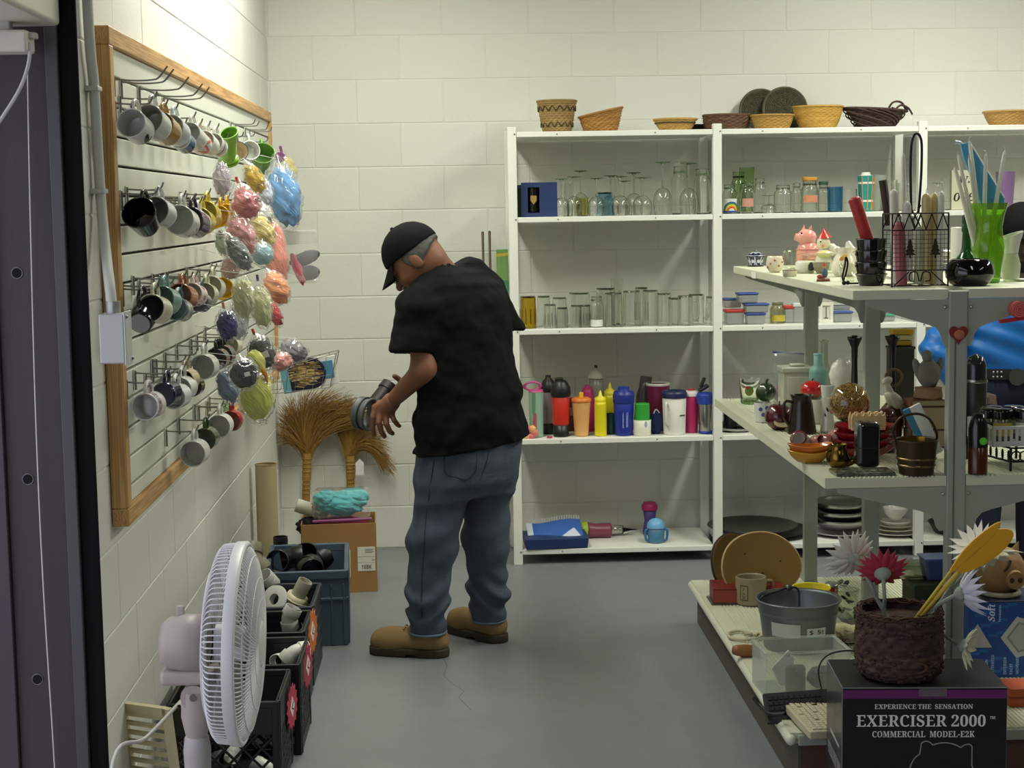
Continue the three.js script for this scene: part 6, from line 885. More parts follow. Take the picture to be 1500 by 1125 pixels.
{ const q = gy('top', 1447, 414), k = q.k, gm = mat(0xa9d848, 0.06, { transmission: 0.8, thickness: 0, ior: 1.5 }), t = item('glass_vase', 'lime green glass vase holding tapers', 'vase', q, []); part(t, 'vase', warp(lathe([[0, 1], [16, 0], [17, 2], [18, 14], [22, 40], [23, 52], [20, 70], [19, 82], [22, 100], [27, 116], [26, 116]].map(([r, y]) => [r * k, y * k]), 48), v => { const th = Math.atan2(v.z, v.x), s = 1 + 0.025 * Math.sin(th * 10 + v.y * 18); v.x *= s; v.z *= s; }), gm); part(t, 'thick_base', mv(cyl(16.4 * k, 16 * k, 4 * k, 32), 0, 2.4 * k, 0), gm);
  const z = q.p.z; for (const [l, a, b, w, o] of [['long white taper with a hooked wick, tallest in the lime vase', [1444, 400], [1420, 205], 8, { wick: 4 }], ['thick cream taper leaning far out of the lime vase', [1440, 402], [1398, 244], 9, {}], ['white taper crossing behind the cream one', [1443, 402], [1403, 226], 7, {}], ['white taper standing almost straight in the vase', [1443, 404], [1419, 230], 7, {}], ['white taper with a bent wick, middle of the vase', [1440, 404], [1444, 224], 8, { wick: -5 }], ['white taper leaning to the open side of the vase', [1441, 404], [1472, 220], 8, { wick: -2 }]]) candle(l, ...a, ...b, z, w, w * 0.65, 0xe6e6da, o);
  const c = onZ(z - 0.02, 1408, 212), d = onZ(z - 0.02, 1470, 305), bt = thing('foil_sheet', 'rolled sky blue wrapping sheet tucked in the lime vase', 'wrapping', c), e = d.clone().sub(c); part(bt, 'blue_sheet', ext([[0, 0], [12 * k, 3 * k], [64 * k, -78 * k], [62 * k, -94 * k], [34 * k, -94 * k], [4 * k, -18 * k]], 5 * k, 1 * k), mat(0x4f9ac2, 0.3)); part(bt, 'twisted_end', tube([[4 * k, -2 * k, 0], [-2 * k, 3 * k, 0], [-9 * k, 4 * k, 0]], 2.4 * k, 10, 8), mat(0xb9cdd6, 0.25)); part(bt, 'white_edge', bar([12 * k, 3 * k, 2.6 * k], [64 * k, -78 * k, 2.6 * k], 0.9 * k), mat(0xd6dde0, 0.3)); }
{ const q = gz('top', 1415, 3.1), k = q.k; item('glass_bottle', 'dark green glass bottle behind the round black bowl', 'bottle', q, [['bottle', [[0, 0], [15, 0], [16, 3], [16.5, 26], [15, 34], [9, 42], [7, 50], [6, 72], [7.5, 74], [7, 84], [5, 84]], mat(0x1f6a36, 0.08, { transmission: 0.55, thickness: 0 })], ['cap', [[0, 82], [7, 82], [7, 96], [5, 98], [0, 98]], mat(0x22372a, 0.4)]]); }
{ const q = gz('top', 1480, 3.1), k = q.k, t = item('tulip_glass', 'pale green tulip-shaped glass with a white petal rim', 'glass', q, []); part(t, 'tulip', warp(lathe([[0, 0], [10, 0], [13, 6], [14, 24], [10, 40], [12, 52], [17, 66], [16, 67]].map(([r, y]) => [r * k, y * k]), 36), v => { if (v.y > 40 * k) v.y += 5 * k * Math.cos(Math.atan2(v.z, v.x)) * (v.y / k - 40) / 26; }), mat(0xe3ead2, 0.15, { transmission: 0.5 })); part(t, 'white_petal', warp(lathe([[10.4, 41], [12.5, 53], [17.5, 67], [16.8, 68]].map(([r, y]) => [r * k, y * k]), 36), v => { v.y += 5 * k * Math.cos(Math.atan2(v.z, v.x)) * (v.y / k - 40) / 26; }), ceramic(0xdfe0d8)); }
item('saucer', 'small white saucer at the shelf end by the tulip glass', 'saucer', gy('top', 1497, 412), [['dish', [[0, 0], [7, 0], [11, 3], [10, 4], [0, 2]], ceramic(0xd6d6c8)]]);
item('white_vase', 'tall white cylinder vase behind the green bottle', 'vase', gz('top', 1402, 2.3), [['vase', [[0, 0], [9, 0], [10, 2], [10, 62], [9, 63], [8.6, 60], [0, 4]], ceramic(0xd0cfc4)], ['band', [[10.1, 8], [10.5, 10], [10.1, 12]], ceramic(0xc4c3b6)]]);
for (let i = 0; i < 4; i++) { const q = gz('top', 1386, 2.0); single('serving_plate', ['white plate at the foot of the plate stack behind the caddy', 'white plate second up behind the caddy', 'cream plate third up behind the caddy', 'white plate on top of the stack behind the caddy'][i], 'plate', lathe([[0, 0], [0.05, 0], [0.085 - i * 0.006, 0.014], [0.083 - i * 0.006, 0.017], [0.05, 0.004], [0, 0.004]], 36), ceramic([0xd6d4c8, 0xcfcdc0, 0xc9c5b0, 0xd8d7cc][i]), q.p.add(V(0, i * 0.014, 0))); }
// --- middle shelf ---
{ const q = gy('mid', 1098, 591), k = q.k, t = item('olive_glass', 'clear tumbler with an olive decal at the far end', 'glass', q, [['glass', [[0, 3], [12, 0], [13, 2], [15.5, 38], [14.8, 38], [12.4, 6], [0, 5], [0, 3]], solidGlass(0xf6faf2)]]); part(t, 'olive', mv(sph(6.4 * k, 16, 12), 0, 0, 0, 0, 0, 0, [1, 1.15, 0.35]), mat(0x6b7a30, 0.4), [-3 * k, 20 * k, 13.2 * k]); part(t, 'pimento', mv(sph(2.6 * k, 10, 8), 0, 0, 0, 0, 0, 0, [1, 1, 0.5]), mat(0xb8302a, 0.4), [-6 * k, 25 * k, 14.4 * k]); }
{ const q = gy('mid', 1117, 618), k = q.k, t = item('floral_cup', 'white cup with blue flowers under the green pepper', 'cup', q, [['cup', [[0, 0], [10, 0], [11, 2], [12.5, 29], [11.6, 29], [10, 4], [0, 4]], ceramic(0xcfd0c8)]]); for (const [x, y] of [[-5, 20], [-1, 12], [4, 22]]) part(t, 'blue_flower', mv(sph(3 * k, 10, 8), 0, 0, 0, 0, 0, 0, [1, 1, 0.3]), mat(0x44508a, 0.4), [x * k, y * k, 11.6 * k]);
  const q2 = { p: q.p.clone().add(V(5 * k, 29.5 * k, 0)), k }, t2 = thing('pepper_jar', 'dark green bell pepper shaped ceramic jar', 'jar', q2.p); part(t2, 'pepper', warp(sph(1, 32, 24).clone(), v => { const th = Math.atan2(v.z, v.x), s = 1 + 0.09 * Math.cos(th * 4); v.set(v.x * 14 * k * s, (v.y + 1) * 14 * k, v.z * 14 * k * s); }), ceramic(0x24391f)); part(t2, 'stem', tube([[0, 27 * k, 0], [1 * k, 31 * k, 0], [3 * k, 34 * k, 0]], 2 * k, 8, 8), mat(0x2f4426, 0.5)); }
{ const q = gy('mid', 1141, 629), k = q.k, t = thing('apple_bowl', 'dark red ceramic apple with a cut cream face', 'ornament', q.p); part(t, 'apple', warp(sph(1, 32, 24).clone(), v => { const d = 1 - 0.14 * Math.exp(-(v.x * v.x + v.z * v.z) * 8) * Math.sign(v.y); v.set(v.x * 21 * k, (v.y * d + 0.96) * 20 * k, v.z * 21 * k); }), ceramic(0x4a0f18)); part(t, 'cut_face', mv(cyl(13 * k, 13 * k, 2 * k, 28), 0, 0, 0, 1.1, 0, 0, [1, 1, 0.6]), ceramic(0xc9b48a), [2 * k, 13 * k, 18 * k]); part(t, 'stem', bar([0, 36 * k, 0], [1 * k, 42 * k, 0], 1 * k), mat(0x2a1a12, 0.6)); }
{ const q = gy('mid', 1174, 634), k = q.k, bm = mat(0x211410, 0.25), t = item('coffee_pitcher', 'dark brown tapered pitcher with a side handle', 'pitcher', q, [['jug', [[0, 0], [21, 0], [22, 2], [16, 42], [14.5, 50], [17, 56], [15.5, 56], [13, 50], [19, 3], [0, 3]], bm]]); part(t, 'handle', tube([[-14 * k, 46 * k, 2 * k], [-25 * k, 46 * k, 3 * k], [-27 * k, 26 * k, 3 * k], [-19 * k, 12 * k, 2 * k]], 2.2 * k, 22, 8), bm); part(t, 'spout', blob(6 * k, 4 * k, 5 * k, 0.05, 2, 1), bm, [14 * k, 53 * k, 0]); }
{ const q = gz('mid', 1165, 1.95), k = q.k, t = thing('planter_box', 'pale grey square planter box with panelled sides', 'planter', q.p), m = ceramic(0xa9ab9c); part(t, 'box', rbox(44 * k, 58 * k, 40 * k, 2 * k), m, [0, 29 * k, 0]); part(t, 'top_rim', rbox(48 * k, 8 * k, 44 * k, 2 * k), m, [0, 60 * k, 0]); part(t, 'panel', rbox(32 * k, 40 * k, 2 * k, 1 * k), ceramic(0xb3b5a6), [0, 30 * k, 20.4 * k]); part(t, 'lid_knob', rbox(20 * k, 4 * k, 16 * k, 2 * k), m, [2 * k, 66 * k, 0]); }
{ const q = gz('mid', 1155, 1.78), k = q.k, t = thing('zip_bag', 'clear zip bag with a blue seal behind the planter box', 'bag', q.p); part(t, 'bag', warp(rbox(46 * k, 76 * k, 14 * k, 5 * k, 4).clone(), v => { v.z += 3 * k * noise(v.x * 50, v.y * 50, 3); }), mat(0xdfe3e0, 0.12, { transmission: 0.85 }), [0, 38 * k, 0]); part(t, 'seal', rbox(47 * k, 3 * k, 3 * k, 1 * k), mat(0x3a3f7a, 0.4), [0, 75 * k, 0], [0, 0, -0.08]); part(t, 'candies', blob(14 * k, 14 * k, 5 * k, 0.3, 3, 2), mat(0xa06a72, 0.5), [-8 * k, 16 * k, 0]); }
item('glass_bottle', 'matte sea green bottle with a stepped neck', 'bottle', gz('mid', 1198, 2.05), [['bottle', [[0, 0], [12, 0], [13, 2], [13, 60], [11.5, 66], [6.5, 70], [6, 86], [0, 86]], mat(0x6f9a92, 0.5)], ['neck_rim', [[6, 84], [6.8, 85], [6.8, 87], [0, 87]], mat(0x7da69e, 0.4)]]);
item('decanter', 'clear glass decanter neck behind the sea green bottle', 'decanter', gz('mid', 1207, 1.85), [['decanter', [[0, 0], [14, 0], [15, 40], [6, 62], [5, 92], [7, 96]], glass(0xe6ece0)], ['rim', [[6.6, 95], [7.6, 96], [6.6, 97]], glass(0xe6ece0)]]);
item('white_vase', 'slim white milk glass vase with a wavy top', 'vase', gz('mid', 1212, 2.4), [['vase', [[0, 0], [7, 0], [8, 4], [7, 30], [8.5, 44], [10, 58], [9, 58], [7.4, 44], [0, 4]], ceramic(0xcfcdc6)], ['rim', [[9.6, 57], [10.6, 59], [9.4, 60]], ceramic(0xcfcdc6)]]);
{ const q = gz('mid', 1234, 2.2), k = q.k, t = thing('shell_vase', 'white shell-shaped vase behind the woven ball', 'vase', q.p); part(t, 'shell', warp(blob(20 * k, 26 * k, 12 * k, 0.12, 2, 6), v => { v.y += 62 * k; }), ceramic(0xd6d4cb)); part(t, 'foot', mv(cyl(7 * k, 11 * k, 38 * k, 24), 0, 19 * k, 0), ceramic(0xd6d4cb)); }
{ const q = gy('mid', 1189, 606), k = q.k, t = thing('red_apple_jar', 'glossy bright red ceramic apple', 'ornament', q.p); part(t, 'apple', warp(sph(1, 32, 24).clone(), v => { v.set(v.x * 17 * k * (1 + 0.05 * Math.cos(Math.atan2(v.z, v.x) * 5)), (v.y + 1) * 13.5 * k, v.z * 15 * k); }), ceramic(0xb4121a)); part(t, 'stem', bar([0, 26 * k, 0], [2 * k, 30 * k, 0], 1 * k), mat(0x2f2014, 0.6)); t.position.y += 22 * k; const b = item('glass_dish', 'footed glass dish holding the red apple', 'dish', q, [['dish', [[0, 0], [10, 0], [6, 4], [5, 10], [12, 18], [15, 22], [14, 22], [0, 12]], glass(0xe8ece2)], ['foot', [[10, 0], [11, 0.6], [6, 3]], glass(0xe8ece2)]]); }
item('candy_dish', 'low clear candy dish with white sweets', 'dish', gy('mid', 1158, 598), [['dish', [[0, 0], [10, 0], [15, 8], [18, 18], [17, 18], [13, 8], [0, 3]], glass(0xeef1e6)], ['sweets', [[0, 10], [13, 10], [12, 17], [6, 20], [0, 21]], mat(0xcfcdb9, 0.6)]]);
{ const q = gz('mid', 1244, 3.02), k = q.k; item('glass_jar', 'glass jar base with a dark lid under the woven ball', 'jar', q, [['jar', [[0, 0], [15, 0], [17, 2], [19, 34], [17.5, 34], [14, 3], [0, 3]], glass(0xe2e8d8)], ['dark_lid', [[0, 34], [21, 34], [22, 37], [22, 44], [20, 46], [0, 46]], mat(0x2c2b2b, 0.5)], ['red_wax', [[0, 3], [14, 3], [14.6, 13], [0, 13]], mat(0xa02820, 0.4)]]);
  const t = thing('woven_ball', 'ball of tangled golden vine fibre on the dark lid', 'ball', q.p.clone().add(V(0, 46 * k, 0))), C = 29 * k; part(t, 'core', sph(C * 0.86, 32, 24), mat(0x8f7644, 0.6), [0, C, 0]); const gs = []; for (let i = 0; i < 300; i++) { const n = V(rr(-1, 1), rr(-1, 1), rr(-1, 1)).normalize(), e = V(rr(-1, 1), rr(-1, 1), rr(-1, 1)).cross(n).normalize(), f = n.clone().cross(e), a0 = rr(0, 6), pts = Array.from({ length: 5 }, (_, j) => { const a = a0 + j * 0.22; return e.clone().multiplyScalar(Math.cos(a)).addScaledVector(f, Math.sin(a)).addScaledVector(n, 0.25).normalize().multiplyScalar(C * rr(0.88, 1.0)).add(V(0, C, 0)); }); gs.push(tube(pts, 0.8 * k, 8, 4)); } part(t, 'fibres', mergeGeometries(gs), mat(0x8f7644, 0.6)); part(t, 'glossy_skin', sph(C * 1.015, 36, 28), glass(0xfff6e0), [0, C, 0]); }
{ const q = gy('mid', 1212, 633), k = q.k, t = item('floral_vase', 'white slender vase painted with dark sprigs and red leaf', 'vase', q, [['vase', [[0, 0], [10, 0], [11, 3], [8.5, 24], [7.5, 40], [9.5, 50], [8.5, 50], [6.6, 40], [0, 4]], ceramic(0xc3c2b2)]]); for (const [x, y, c, s] of [[-2, 34, 0x22221f, 2.6], [-5, 26, 0x3a3a32, 2], [3, 32, 0xa83a28, 3], [0, 18, 0x4a4a3e, 2.4], [-3, 12, 0x5a5a4c, 2]]) part(t, 'painted_leaf', mv(sph(s * k, 10, 8), 0, 0, 0, 0, 0, 0.4, [0.6, 1.4, 0.3]), mat(c, 0.4), [x * k, y * k, 8 * k]); }
item('white_mug', 'off-white mug between brown pitcher and painted vase', 'mug', gy('mid', 1198, 620), [['mug', [[0, 0], [10, 0], [11, 2], [11, 34], [10, 34], [9.6, 3], [0, 3]], ceramic(0xbab8ac)], ['rim', [[10.8, 33], [11.5, 34.4], [10, 34.6]], ceramic(0xbab8ac)]]);
for (let i = 0; i < 4; i++) { const q = gz('mid', 1266, 3.12), k = q.k, p = q.p.clone(); p.y += (4 + i * 11) * k; const t = thing('red_bowl', ['red scalloped bowl at the foot of the red stack', 'red scalloped bowl second in the red stack', 'red scalloped bowl third in the red stack', 'topmost red scalloped bowl under the cream rack'][i], 'bowl', p); part(t, 'bowl', warp(lathe([[0, 0], [24, 0], [36, 6], [44, 13], [43, 14], [34, 8], [0, 3]].map(([r, y]) => [r * k, y * k]), 60), v => { const s = 1 + 0.03 * Math.cos(Math.atan2(v.z, v.x) * 10); v.x *= s; v.z *= s * 0.62; }), ceramic(0x84131c)); part(t, 'foot', mv(cyl(18 * k, 18 * k, 2 * k, 32), 0, 0, 0, 0, 0, 0, [1, 1, 0.62]), ceramic(0x6f0f17), [0, 1 * k, 0]); }
{ const q = gz('mid', 1270, 3.2), k = q.k, p = q.p.clone(); p.y += 50 * k; const t = thing('toast_rack', 'cream ceramic rack with a notched crown edge', 'rack', p), P = [[-24, 0], [24, 0], [25, 16]]; for (let i = 4; i >= 0; i--) { const x = -20 + i * 10; P.push([x + 4, 24], [x + 2.4, 20], [x - 1.6, 20], [x - 3, 24]); } P.push([-25, 16]); part(t, 'front_plate', ext(P.map(([x, y]) => [x * k, y * k]), 4 * k, 0.8 * k), ceramic(0xc9ab7a), [0, 0, 7 * k]); part(t, 'back_plate', ext(P.map(([x, y]) => [x * k, y * k]), 4 * k, 0.8 * k), ceramic(0xc9ab7a), [0, 0, -9 * k]); part(t, 'base', rbox(46 * k, 4 * k, 20 * k, 1.5 * k), ceramic(0xc09f6c), [0, 1 * k, 0]); }
for (let i = 0; i < 2; i++) { const q = gy('mid', 1186, 677), k = q.k, p = q.p.clone(); p.y += i * 9 * k; const t = thing('boat_dish', ['golden yellow boat-shaped dish lying lowest', 'orange boat-shaped dish nested on the yellow one'][i], 'dish', p); part(t, 'dish', warp(lathe([[0, 0], [18, 0], [28, 7], [33, 15], [31.6, 15], [26, 8], [0, 3]].map(([r, y]) => [r * k, y * k]), 48), v => { v.y += 4 * k * (v.x / (33 * k)) ** 2; v.z *= 0.62; }), ceramic([0xc08a22, 0xb8631a][i])); part(t, 'rim', warp(tor(1, 0.03, 6, 48).clone(), v => { v.set(v.x * 32.5 * k, v.z * 30 * k + 15 * k + 4 * k * v.x * v.x, v.y * 20 * k); }), ceramic([0xcf9c30, 0xc9741f][i])); }
{ const q = gy('mid', 1186, 668), k = q.k; const mk = (lab, dx, dy, r, rot, c, c2) => { const t = thing('art_glass', lab, 'glass', q.p.clone().add(V(dx * k, dy * k, 0.01))); t.rotation.set(...rot); lath(t, 'bulb', [[0, -r], [r * 0.6, -r * 0.85], [r, 0], [r * 0.85, r * 0.8], [r * 0.7, r], [r * 0.6, r * 0.9], [r * 0.75, 0], [0, -r * 0.7]], k, mat(c, 0.08, { transmission: 0.35, clearcoat: 0.6 })); lath(t, 'lip', [[r * 0.7, r * 0.95], [r * 0.84, r * 1.05], [r * 0.66, r * 1.1]], k, mat(c2, 0.1, { clearcoat: 0.6 })); };
  mk('white art glass bulb with crimson swirl lip in the dish', -14, 20, 15, [0.9, 0, 0.4], 0xc9c4bc, 0x7a1c24); mk('rose pink art glass bulb beside the crimson swirl', 8, 18, 13, [1.1, 0, -0.5], 0xb3726c, 0x9c5650); mk('rose pink art glass bulb leaning on its neighbour', 22, 20, 13, [1.0, 0, -0.9], 0xad6a64, 0x94504c); mk('rose pink art glass bulb rolled up onto the red bowls', 38, 26, 15, [1.2, 0.2, -0.4], 0xb0706a, 0x8f4a46); }
{ const q = gy('mid', 1228, 684), k = q.k, br = metal(0x6f5a2c, 0.2), t = item('brass_creamer', 'antique brass creamer with a flared lip', 'creamer', q, [['body', [[0, 0], [11, 0], [15, 5], [17, 14], [14, 24], [11, 29], [13, 34], [12, 34], [9.6, 29], [0, 4]], br]]); part(t, 'spout', blob(13 * k, 6 * k, 8 * k, 0.05, 2, 2), br, [17 * k, 8 * k, 2 * k], [0, 0, 0.4]); part(t, 'handle', tube([[-11 * k, 26 * k, 4 * k], [-19 * k, 22 * k, 6 * k], [-17 * k, 8 * k, 6 * k]], 1.6 * k, 16, 8), br); }
{ const q = gy('mid', 1272, 688), k = q.k, t = thing('black_candle', 'square black wax pillar with a shiny wrapped side', 'candle', q.p.clone().add(V(0, 0.007, 0))); part(t, 'pillar', warp(rbox(33 * k, 67 * k, 32 * k, 7 * k, 4).clone(), v => { v.x += 1.2 * k * noise(v.y * 40, v.z * 40, 2); }), mat(0x141516, 0.25, { clearcoat: 0.5 }), [0, 33 * k, 0]); part(t, 'wrap_seam', box(32 * k, 0.8 * k, 33 * k), mat(0x2b2c2e, 0.3), [0, 29 * k, 0]); t.position.z -= 0.02; }
{ const q = gy('mid', 1268, 697), k = q.k, t = thing('marble_slab', 'dark green marble slab under the black pillar', 'slab', q.p); const mt = dataTex(128, (x, y) => { const a = 255 * Math.max(0, 1 - 9 * Math.abs(tile(x, y, 6) + 0.3 * tile(x, y, 20, 2))); return [50 + a * 0.35, 56 + a * 0.35, 46 + a * 0.3]; }); part(t, 'slab', rbox(88 * k, 5 * k, 50 * k, 1.5 * k), mat(0xffffff, 0.2, { map: mt }), [0, 2.5 * k, -22 * k]); part(t, 'felt_feet', box(80 * k, 0.6 * k, 42 * k), mat(0x1c201a, 0.9), [0, 0.3 * k, -22 * k]); }
{ const q = gy('mid', 1342, 694), k = q.k, cm = mat(0x3f3322, 0.35, { metalness: 0.7 }), t = item('copper_pail', 'aged copper pail with bands and a bail handle', 'pail', q, [['pail', [[0, 0], [24, 0], [25, 2], [31, 50], [30, 52], [29, 50], [23, 3], [0, 3]], cm, 40]]); for (const y of [12, 22]) lath(t, 'band', [[25 + y * 0.125, y], [26.5 + y * 0.125, y + 1], [26.5 + y * 0.125, y + 2.6], [25.4 + y * 0.125, y + 3.6]], k, metal(0x7a6a4a, 0.3), 40); part(t, 'bail_handle', tube([[-30 * k, 48 * k, 0], [-36 * k, 66 * k, 4 * k], [-26 * k, 84 * k, 8 * k], [-4 * k, 90 * k, 10 * k], [16 * k, 82 * k, 8 * k], [28 * k, 62 * k, 4 * k], [30 * k, 48 * k, 0]], 2 * k, 50, 8), cm); part(t, 'brass_liner', new THREE.CylinderGeometry(28 * k, 27 * k, 14 * k, 24, 1, true, 2.4, 1.5).translate(0, 44 * k, 0), metal(0xb08a3a, 0.25)); }
{ const mk = (u, z, lab, h) => { const q = gz('mid', u, z), k = q.k; item('candlestick', lab, 'candlestick', q, [['stick', [[0, 0], [13, 0], [14, 3], [9, 8], [7, 30], [5.5, h * 0.45], [4.2, h * 0.75], [5, h * 0.9], [10, h - 4], [11, h], [4, h]], mat(0x15120f, 0.35)], ['socket', [[4, h], [4.6, h + 2], [3.6, h + 2]], mat(0x15120f, 0.35)]]); };
  mk(1251, 2.75, 'tall black turned candlestick behind the woven ball', 152); mk(1306, 2.75, 'tall black turned candlestick beside the deer figure', 152); }
{ const q = gz('mid', 1305, 2.85), k = q.k, t = thing('deer_figurine', 'brown and white reclining deer figurine', 'figurine', q.p), w = mat(0xb9b2a4, 0.5), b = mat(0x4c2c1c, 0.5); part(t, 'rock', blob(18 * k, 34 * k, 14 * k, 0.2, 2, 3), b, [0, 30 * k, 0]); part(t, 'body', blob(17 * k, 10 * k, 9 * k, 0.12, 2, 4), w, [2 * k, 66 * k, 8 * k], [0, 0, -0.7]); part(t, 'neck', mv(cyl(4 * k, 7 * k, 22 * k, 16), 0, 0, 0, 0, 0, 0.4), w, [-6 * k, 82 * k, 6 * k]); part(t, 'head', blob(8 * k, 6 * k, 5 * k, 0.05, 2, 5), w, [-8 * k, 94 * k, 6 * k], [0, 0, 0.5]); part(t, 'antler_ring', mv(tor(12 * k, 2 * k, 8, 24), 0, 0, 0), mat(0x5f5238, 0.6), [4 * k, 98 * k, -2 * k]); }
item('amber_bottle', 'oxblood red bottle beside the copper pail', 'bottle', gz('mid', 1298, 3.0), [['bottle', [[0, 0], [13, 0], [14, 3], [14, 52], [10, 62], [0, 64]], mat(0x3a0f10, 0.2)], ['shoulder_ring', [[14, 50], [14.6, 51], [14, 52]], mat(0x4a1a18, 0.3)]]);
{ const q = gz('mid', 1318, 2.4), k = q.k; for (let i = 0; i < 3; i++) single('yellow_book', ['yellow soft cover book, lowest', 'pale yellow book, middle', 'mustard yellow book on top'][i] + ' behind the candlestick', 'book', rbox(30 * k, 7 * k, 24 * k, 1 * k), mat([0xb08f2a, 0xc9bd86, 0xc39a22][i], 0.6), q.p.clone().add(V((i - 1) * 1 * k, (120 + i * 8) * k, 0))); const t = thing('stacking_box', 'dark box carrying the yellow books', 'box', q.p); part(t, 'box', rbox(34 * k, 115 * k, 30 * k, 2 * k), mat(0x2b2a26, 0.6), [0, 57.5 * k, 0]); part(t, 'lid_edge', rbox(36 * k, 4 * k, 32 * k, 1 * k), mat(0x3a3832, 0.6), [0, 113 * k, 0]); }
{ const q = gz('mid', 1357, 2.9), k = q.k; let y = 0; const bk = (n, lab, w, h, d, hex, dx = 0) => { const t = thing(n, lab, 'book', q.p.clone().add(V(dx * k, y * k, 0))); part(t, 'cover', rbox(w * k, h * k, d * k, 1 * k), mat(hex, 0.6), [0, h * k / 2, 0]); part(t, 'pages', box((w - 3) * k, (h - 3) * k, (d + 0.6) * k), mat(0x9c8a6c, 0.8), [1 * k, h * k / 2, 0]); y += h; };
  bk('old_book', 'dark brown old book lying at the foot of the book pile', 58, 26, 40, 0x3a2418); bk('old_book', 'reddish leather book with faded stripes in the pile', 54, 34, 40, 0x5a2f26); bk('old_book', 'thin tan book on top of the pile', 50, 10, 38, 0x6a3f30, -4);
  const t = item('angel_statue', 'grey stone angel bust on a wooden base', 'statue', { p: q.p.clone().add(V(2 * k, y * k + 0.0005, 0)), k }, [['wood_base', [[0, 0], [21, 0], [22, 3], [20, 14], [21, 16], [0, 17]], mat(0x8a6a4a, 0.6), 8]]), sm = mat(0x6f6e66, 0.7); part(t, 'torso', blob(17 * k, 22 * k, 11 * k, 0.12, 2, 4), sm, [0, 36 * k, 0]); part(t, 'head', blob(7.5 * k, 9 * k, 7.5 * k, 0.08, 2, 5), sm, [-3 * k, 62 * k, 2 * k]); for (const s of [-1, 1]) part(t, 'wing', blob(6 * k, 17 * k, 5 * k, 0.15, 2, 6 + s), sm, [s * 15 * k, 42 * k, -4 * k], [0, 0, -s * 0.3]);
  const b = thing('booklet', 'blue and white booklet leaning on the old books', 'booklet', gz('mid', 1372, 3.15).p); b.rotation.z = 0.45; part(b, 'page_block', rbox(24 * k, 76 * k, 6 * k, 1 * k), mat(0xcfd2cc, 0.6), [0, 44 * k, 0]); part(b, 'blue_cover', box(9 * k, 76.4 * k, 6.4 * k), mat(0x3f7896, 0.5), [-9 * k, 44 * k, 0]); }
// right side of the middle shelf
{ const q = gy('mid', 1432, 694), k = q.k, t = item('oil_bottle', 'dark bottle with amber lower half and green dot sticker', 'bottle', q, [['amber_body', [[0, 0], [13, 0], [14, 2], [14, 40], [0, 40]], mat(0x4a2412, 0.2)], ['dark_shoulder', [[14, 40], [14, 68], [11, 80], [8, 88], [0, 90]], mat(0x181c14, 0.15)]]); part(t, 'green_dot', mv(cyl(5.5 * k, 5.5 * k, 0.8 * k, 24), 0, 0, 0, PI / 2), mat(0x57c23a, 0.5), [3 * k, 50 * k, 14.2 * k]); }
{ const q = gz('mid', 1428, 2.9), k = q.k; item('tall_canister', 'black canister with a glass dome behind the dark bottle', 'canister', q, [['canister', [[0, 0], [16, 0], [16, 96], [0, 96]], mat(0x1d1f1c, 0.4)], ['silver_band', [[16.3, 92], [16.9, 94], [16.3, 97]], metal(0x9a9a92, 0.3)], ['dome', [[15, 97], [15, 118], [10, 130], [0, 134]], mat(0x22252a, 0.15)]]); }
